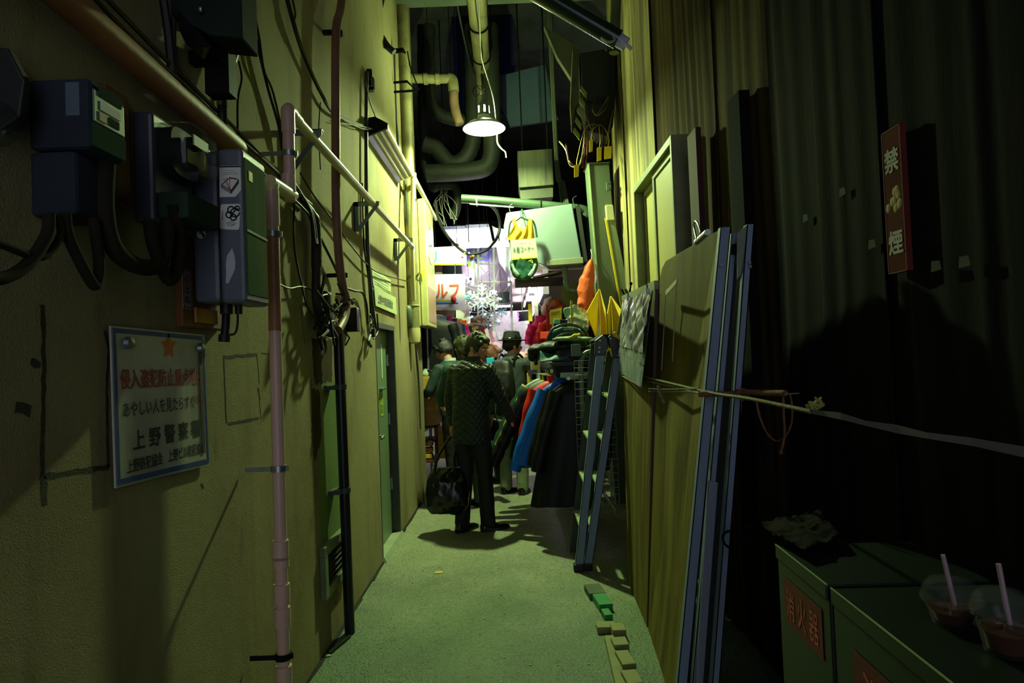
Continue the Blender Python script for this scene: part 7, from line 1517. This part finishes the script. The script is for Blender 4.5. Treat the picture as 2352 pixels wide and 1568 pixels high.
# cardboard boxes
cbx = [(('upper', 866, 914, 963, 1001), 'plain cardboard box on top of the stack by the wall end'), (('mid', 914, 975, 963, 1004), 'taller cardboard box in the middle of the stack by the wall end')]
def carton(lab, px0, py0, px1, py1, y, dep, m=cardboard, grp='cardboard boxes by the wall end'):
    a, c = AY(px0, py0, y), AY(px1, py1, y); o = thing('cardboard_box', lab, 'box', ((a.x+c.x)/2, y+dep/2, c.z), grp)
    b = MB(); b.box2((a.x, y, c.z), (c.x, y+dep, a.z)); b.build('body', m, o, bevel=.003)
    b = MB(); b.box2((a.x+.002, y-.0015, a.z-.028), (c.x-.002, y+dep*.98, a.z+.0015)); b.build('flap', M_('cardboard_flap', (188, 150, 72), .75, 0, .06, 9), o)
    b = MB(); b.slab([(a.x+.02, y-.0016, c.z+(a.z-c.z)*.45), (a.x+.06, y-.0016, c.z+(a.z-c.z)*.45), (a.x+.06, y-.0016, c.z+(a.z-c.z)*.47), (a.x+.02, y-.0016, c.z+(a.z-c.z)*.47)], (0, -.0005, 0)); b.build('print_mark', M_('brown_print', (120, 88, 40), .7), o)
    return o
carton('plain cardboard box on top of the stack by the wall end', 955, 866, 1001, 902, 7.15, .40)
carton('middle cardboard box of the stack by the wall end', 955, 903, 1003, 936, 7.14, .42)
carton('lowest cardboard box of the stack by the wall end', 955, 937, 1005, 976, 7.13, .44)
crate_m = M_('dark_brown_crate', (92, 48, 30), .6, 0, .2, 8)
ct = thing('wooden_crate', 'dark brown open wooden crate holding yellow boxes under the cardboard stack', 'crate', AY(985, 1062, 7.15))
a, c = AY(955, 978, 7.15), AY(1004, 1062, 7.15)
for z0, z1, nm in ((c.z, c.z+.03, 'base_board'), (a.z-.03, a.z, 'top_board'), (c.z+(a.z-c.z)*.55, c.z+(a.z-c.z)*.55+.02, 'shelf_board')): b = MB(); b.box2((a.x, 7.15, z0), (c.x, 7.55, z1)); b.build(nm, crate_m, ct)
for x in (a.x, c.x-.02): b = MB(); b.box2((x, 7.15, c.z), (x+.02, 7.55, a.z)); b.build('side_board', crate_m, ct)
for k in range(3): goods(['top yellow packet inside the brown crate', 'middle yellow packet inside the brown crate', 'bottom yellow packet inside the brown crate'][k], 981, 1018+k*14, 7.25, (.13, .12, .05), M_('mustard_packet', (206, 160, 40), .6), 'packet', 'yellow_packet')
carton('ochre cardboard box standing right of the brown crate', 1004, 985, 1030, 1052, 7.3, .3, M_('ochre_cardboard', (190, 146, 40), .7))
b = MB(); p = AZ(978, 1140, .06); b.box(p+V((.04, 0, 0)), (.10, .10, .10)); b.box(p+V((.04, -.052, .01)), (.05, .006, .05)); tag(b.build('yellow_block', M_('dirty_yellow_block', (170, 140, 40), .6, 0, .25, 10), None, bevel=.006), 'small dirty yellow block on the floor at the wall corner', 'block')
heap('clothes_pile', 'heap of grey-green clothes lying on the cardboard boxes', 'cloth', [(975, 858, 7.35, .12, .15, .05), (998, 868, 7.4, .10, .14, .09), (1012, 890, 7.45, .09, .12, .12), (1008, 920, 7.45, .08, .10, .14)], cloth('pale_grey_green_cloth', (150, 160, 140)), .013, .02)
goods('yellow vertical tag hanging on the side of the cardboard stack', 1004, 923, 7.12, (.018, .02, .17), yellow_card, 'tag', 'hanging_tag')

# right side of the market: bright goods
rs_ = [(7.4, .50, 'scarlet top hanging behind the heap, left of the yellow price card', scarlet, .5, .34), (7.7, .36, 'hot pink top hanging behind the heap', MATS['hot_pink'], .42, .30), (8.0, .46, 'white top hanging behind the hot pink one', MATS['white_shell'], .45, .30), (8.3, .52, 'red and white top hanging farther back on the right', MATS['deep_red'], .45, .30), (8.7, .40, 'pale yellow top hanging far back on the right', MATS['pale_yellow'], .5, .26)]
for i, (y, x, lab, m, L_, w_) in enumerate(rs_): garment(lab, (x, y, 1.98), w_, L_, m, spread=(.02, .02), sl=.22, grp='tops on the right stall rail', seedv=i*1.3, thick=.05, name='top')
b = MB(); b.tube([(.46, 7.2, 2.0), (.46, 9.2, 2.0)], .012, 8); o_ = thing('right_stall_rail', 'steel rail holding the bright tops on the right', 'rail', (.46, 8.2, 1.9)); b.build('rail', zinc, o_, True)
for y in (7.2, 9.2): b = MB(); b.tube([(.46, y, 0), (.46, y, 2.0)], .014, 8); b.build('upright', zinc, o_, True)
goods('red box standing among the tops on the right stall', 1253, 770, 7.0, (.12, .1, .08), M_('red_box', (196, 52, 32), .5), 'box', 'red_box')
goods('narrow red sign post left of the yellow price card', 1258, 735, 7.2, (.03, .03, .36), M_('red_panel_bright', (190, 34, 34), .5), 'sign', 'red_post')
ys2 = goods('yellow hanging strip left of the red post', 1218, 718, 7.9, (.05, .02, .22), yellow_card, 'strip', 'yellow_strip')
fu_ = goods('white cone shaped folded umbrella hanging near the mauve ceiling', 1232, 715, 8.2, (.05, .05, .34), M_('white_cloth', (226, 220, 226), .6), 'umbrella', 'folded_umbrella')
heap('plush_bundle', 'brown and white bundle hanging near the mauve ceiling', 'bundle', [(1258, 700, 7.8, .06, .06, .09), (1252, 712, 7.8, .05, .05, .07), (1264, 690, 7.8, .03, .03, .05)], layered('brown_white_plush', (190, 170, 160), [((70, 52, 50), 9, (1, 1, 1), .48, .56, .9)], .8), .012, .01)
heap('red_cloth_bundle', 'brick red cloth bundle behind the yellow price card', 'cloth', [(1277, 698, 6.9, .06, .06, .05), (1290, 706, 6.9, .05, .05, .06)], cloth('brick_red', (170, 66, 44)), .012, .014)
pl_ = thing('purple_sign', 'dark signboard edged with small purple lights behind the brimmed hat', 'sign', AY(1210, 735, 9.4))
b = MB(); b.slab([AY(px, py, 9.4) for px, py in ((1188, 716), (1214, 714), (1216, 735), (1190, 738))], (0, .05, 0)); b.build('panel', M_('purple_black', (34, 24, 52), .5), pl_)
for k in range(5): b = MB(); b.sph(AY(1190+(k % 2), 719+k*4, 9.37), .010, 7, 5); b.build('purple_led', M_('lit_purple_led', (255, 255, 255), .5, emit=(.6, .15, 1.), es=3., var=0), pl_)
goods('cream box with a black handle under the reaching arm', 1230, 850, 6.75, (.10, .10, .20), M_('cream_box', (206, 196, 140), .6), 'box', 'cream_box')
yc = thing('suitcase', 'mustard yellow suitcase standing on end beyond the jackets', 'suitcase', AY(1222, 950, 6.7))
a, c = AY(1210, 856, 6.7), AY(1240, 980, 6.7); b = MB(); b.box2((a.x, 6.7, c.z), (c.x, 6.95, a.z)); b.build('shell', M_('mustard_shell', (196, 166, 60), .5, 0, .06, 6), yc, bevel=.015)
b = MB(); b.box2(((a.x+c.x)/2-.05, 6.69, a.z), ((a.x+c.x)/2+.05, 6.72, a.z+.03)); b.box2((a.x+.03, 6.685, a.z-.05), (a.x+.055, 6.7, a.z+.005)); b.build('handle', black_gloss, yc)
tbl = thing('stall_table', 'cloth covered stall table at the back right of the market', 'table', (.75, 8.3, 0)); b = MB(); b.box2((.35, 7.2, .78), (1.1, 9.2, .82)); b.build('table_top', M_('stall_wood', (120, 96, 70), .6), tbl)
for x, y in ((.38, 7.25), (1.05, 7.25), (.38, 9.15), (1.05, 9.15)): b = MB(); b.box((x, y, .39), (.05, .05, .78)); b.build('leg', MATS['stall_wood'], tbl)
b = MB(); b.grid(lambda u, v: V((.345, 7.2+2*u, .80-.6*v))+V((-.02*v*(1+.5*math.sin(u*30)), 0, 0)), 40, 6, (-.004, 0, 0)); b.build('cloth_skirt', cloth('pink_grey_skirt', (190, 160, 170)), tbl, True)
heap('pink_clothes_heap', 'pink and white clothes heaped on the back right stall table', 'cloth', [(1205, 822, 8.0, .12, .2, .08), (1222, 815, 8.2, .12, .2, .10), (1140, 800, 9.5, .12, .15, .09)], layered('pink_white_heap', (210, 170, 176), [((150, 60, 80), 7, (1, 1, 1), .52, .6, .9)], .8), .014, .02)
goods('bright turquoise box bag glimpsed between the green coat and the backpack', 1127, 838, 7.42, (.09, .12, .17), nylon('turquoise_nylon', (24, 170, 216)), 'bag', 'blue_bag')

tie(gb_, AY(998, 706, 8.1), AY(998, 709, 8.01)); tie(ys2, AY(1218, 698, 7.9), V((.46, 7.9, 2.0))); tie(fu_, AY(1232, 690, 8.2), V((.46, 8.2, 2.0)))
tie(pl_, AY(1200, 718, 9.42), V((AY(1200, 718, 9.42).x, 9.42, 2.73)), .006)
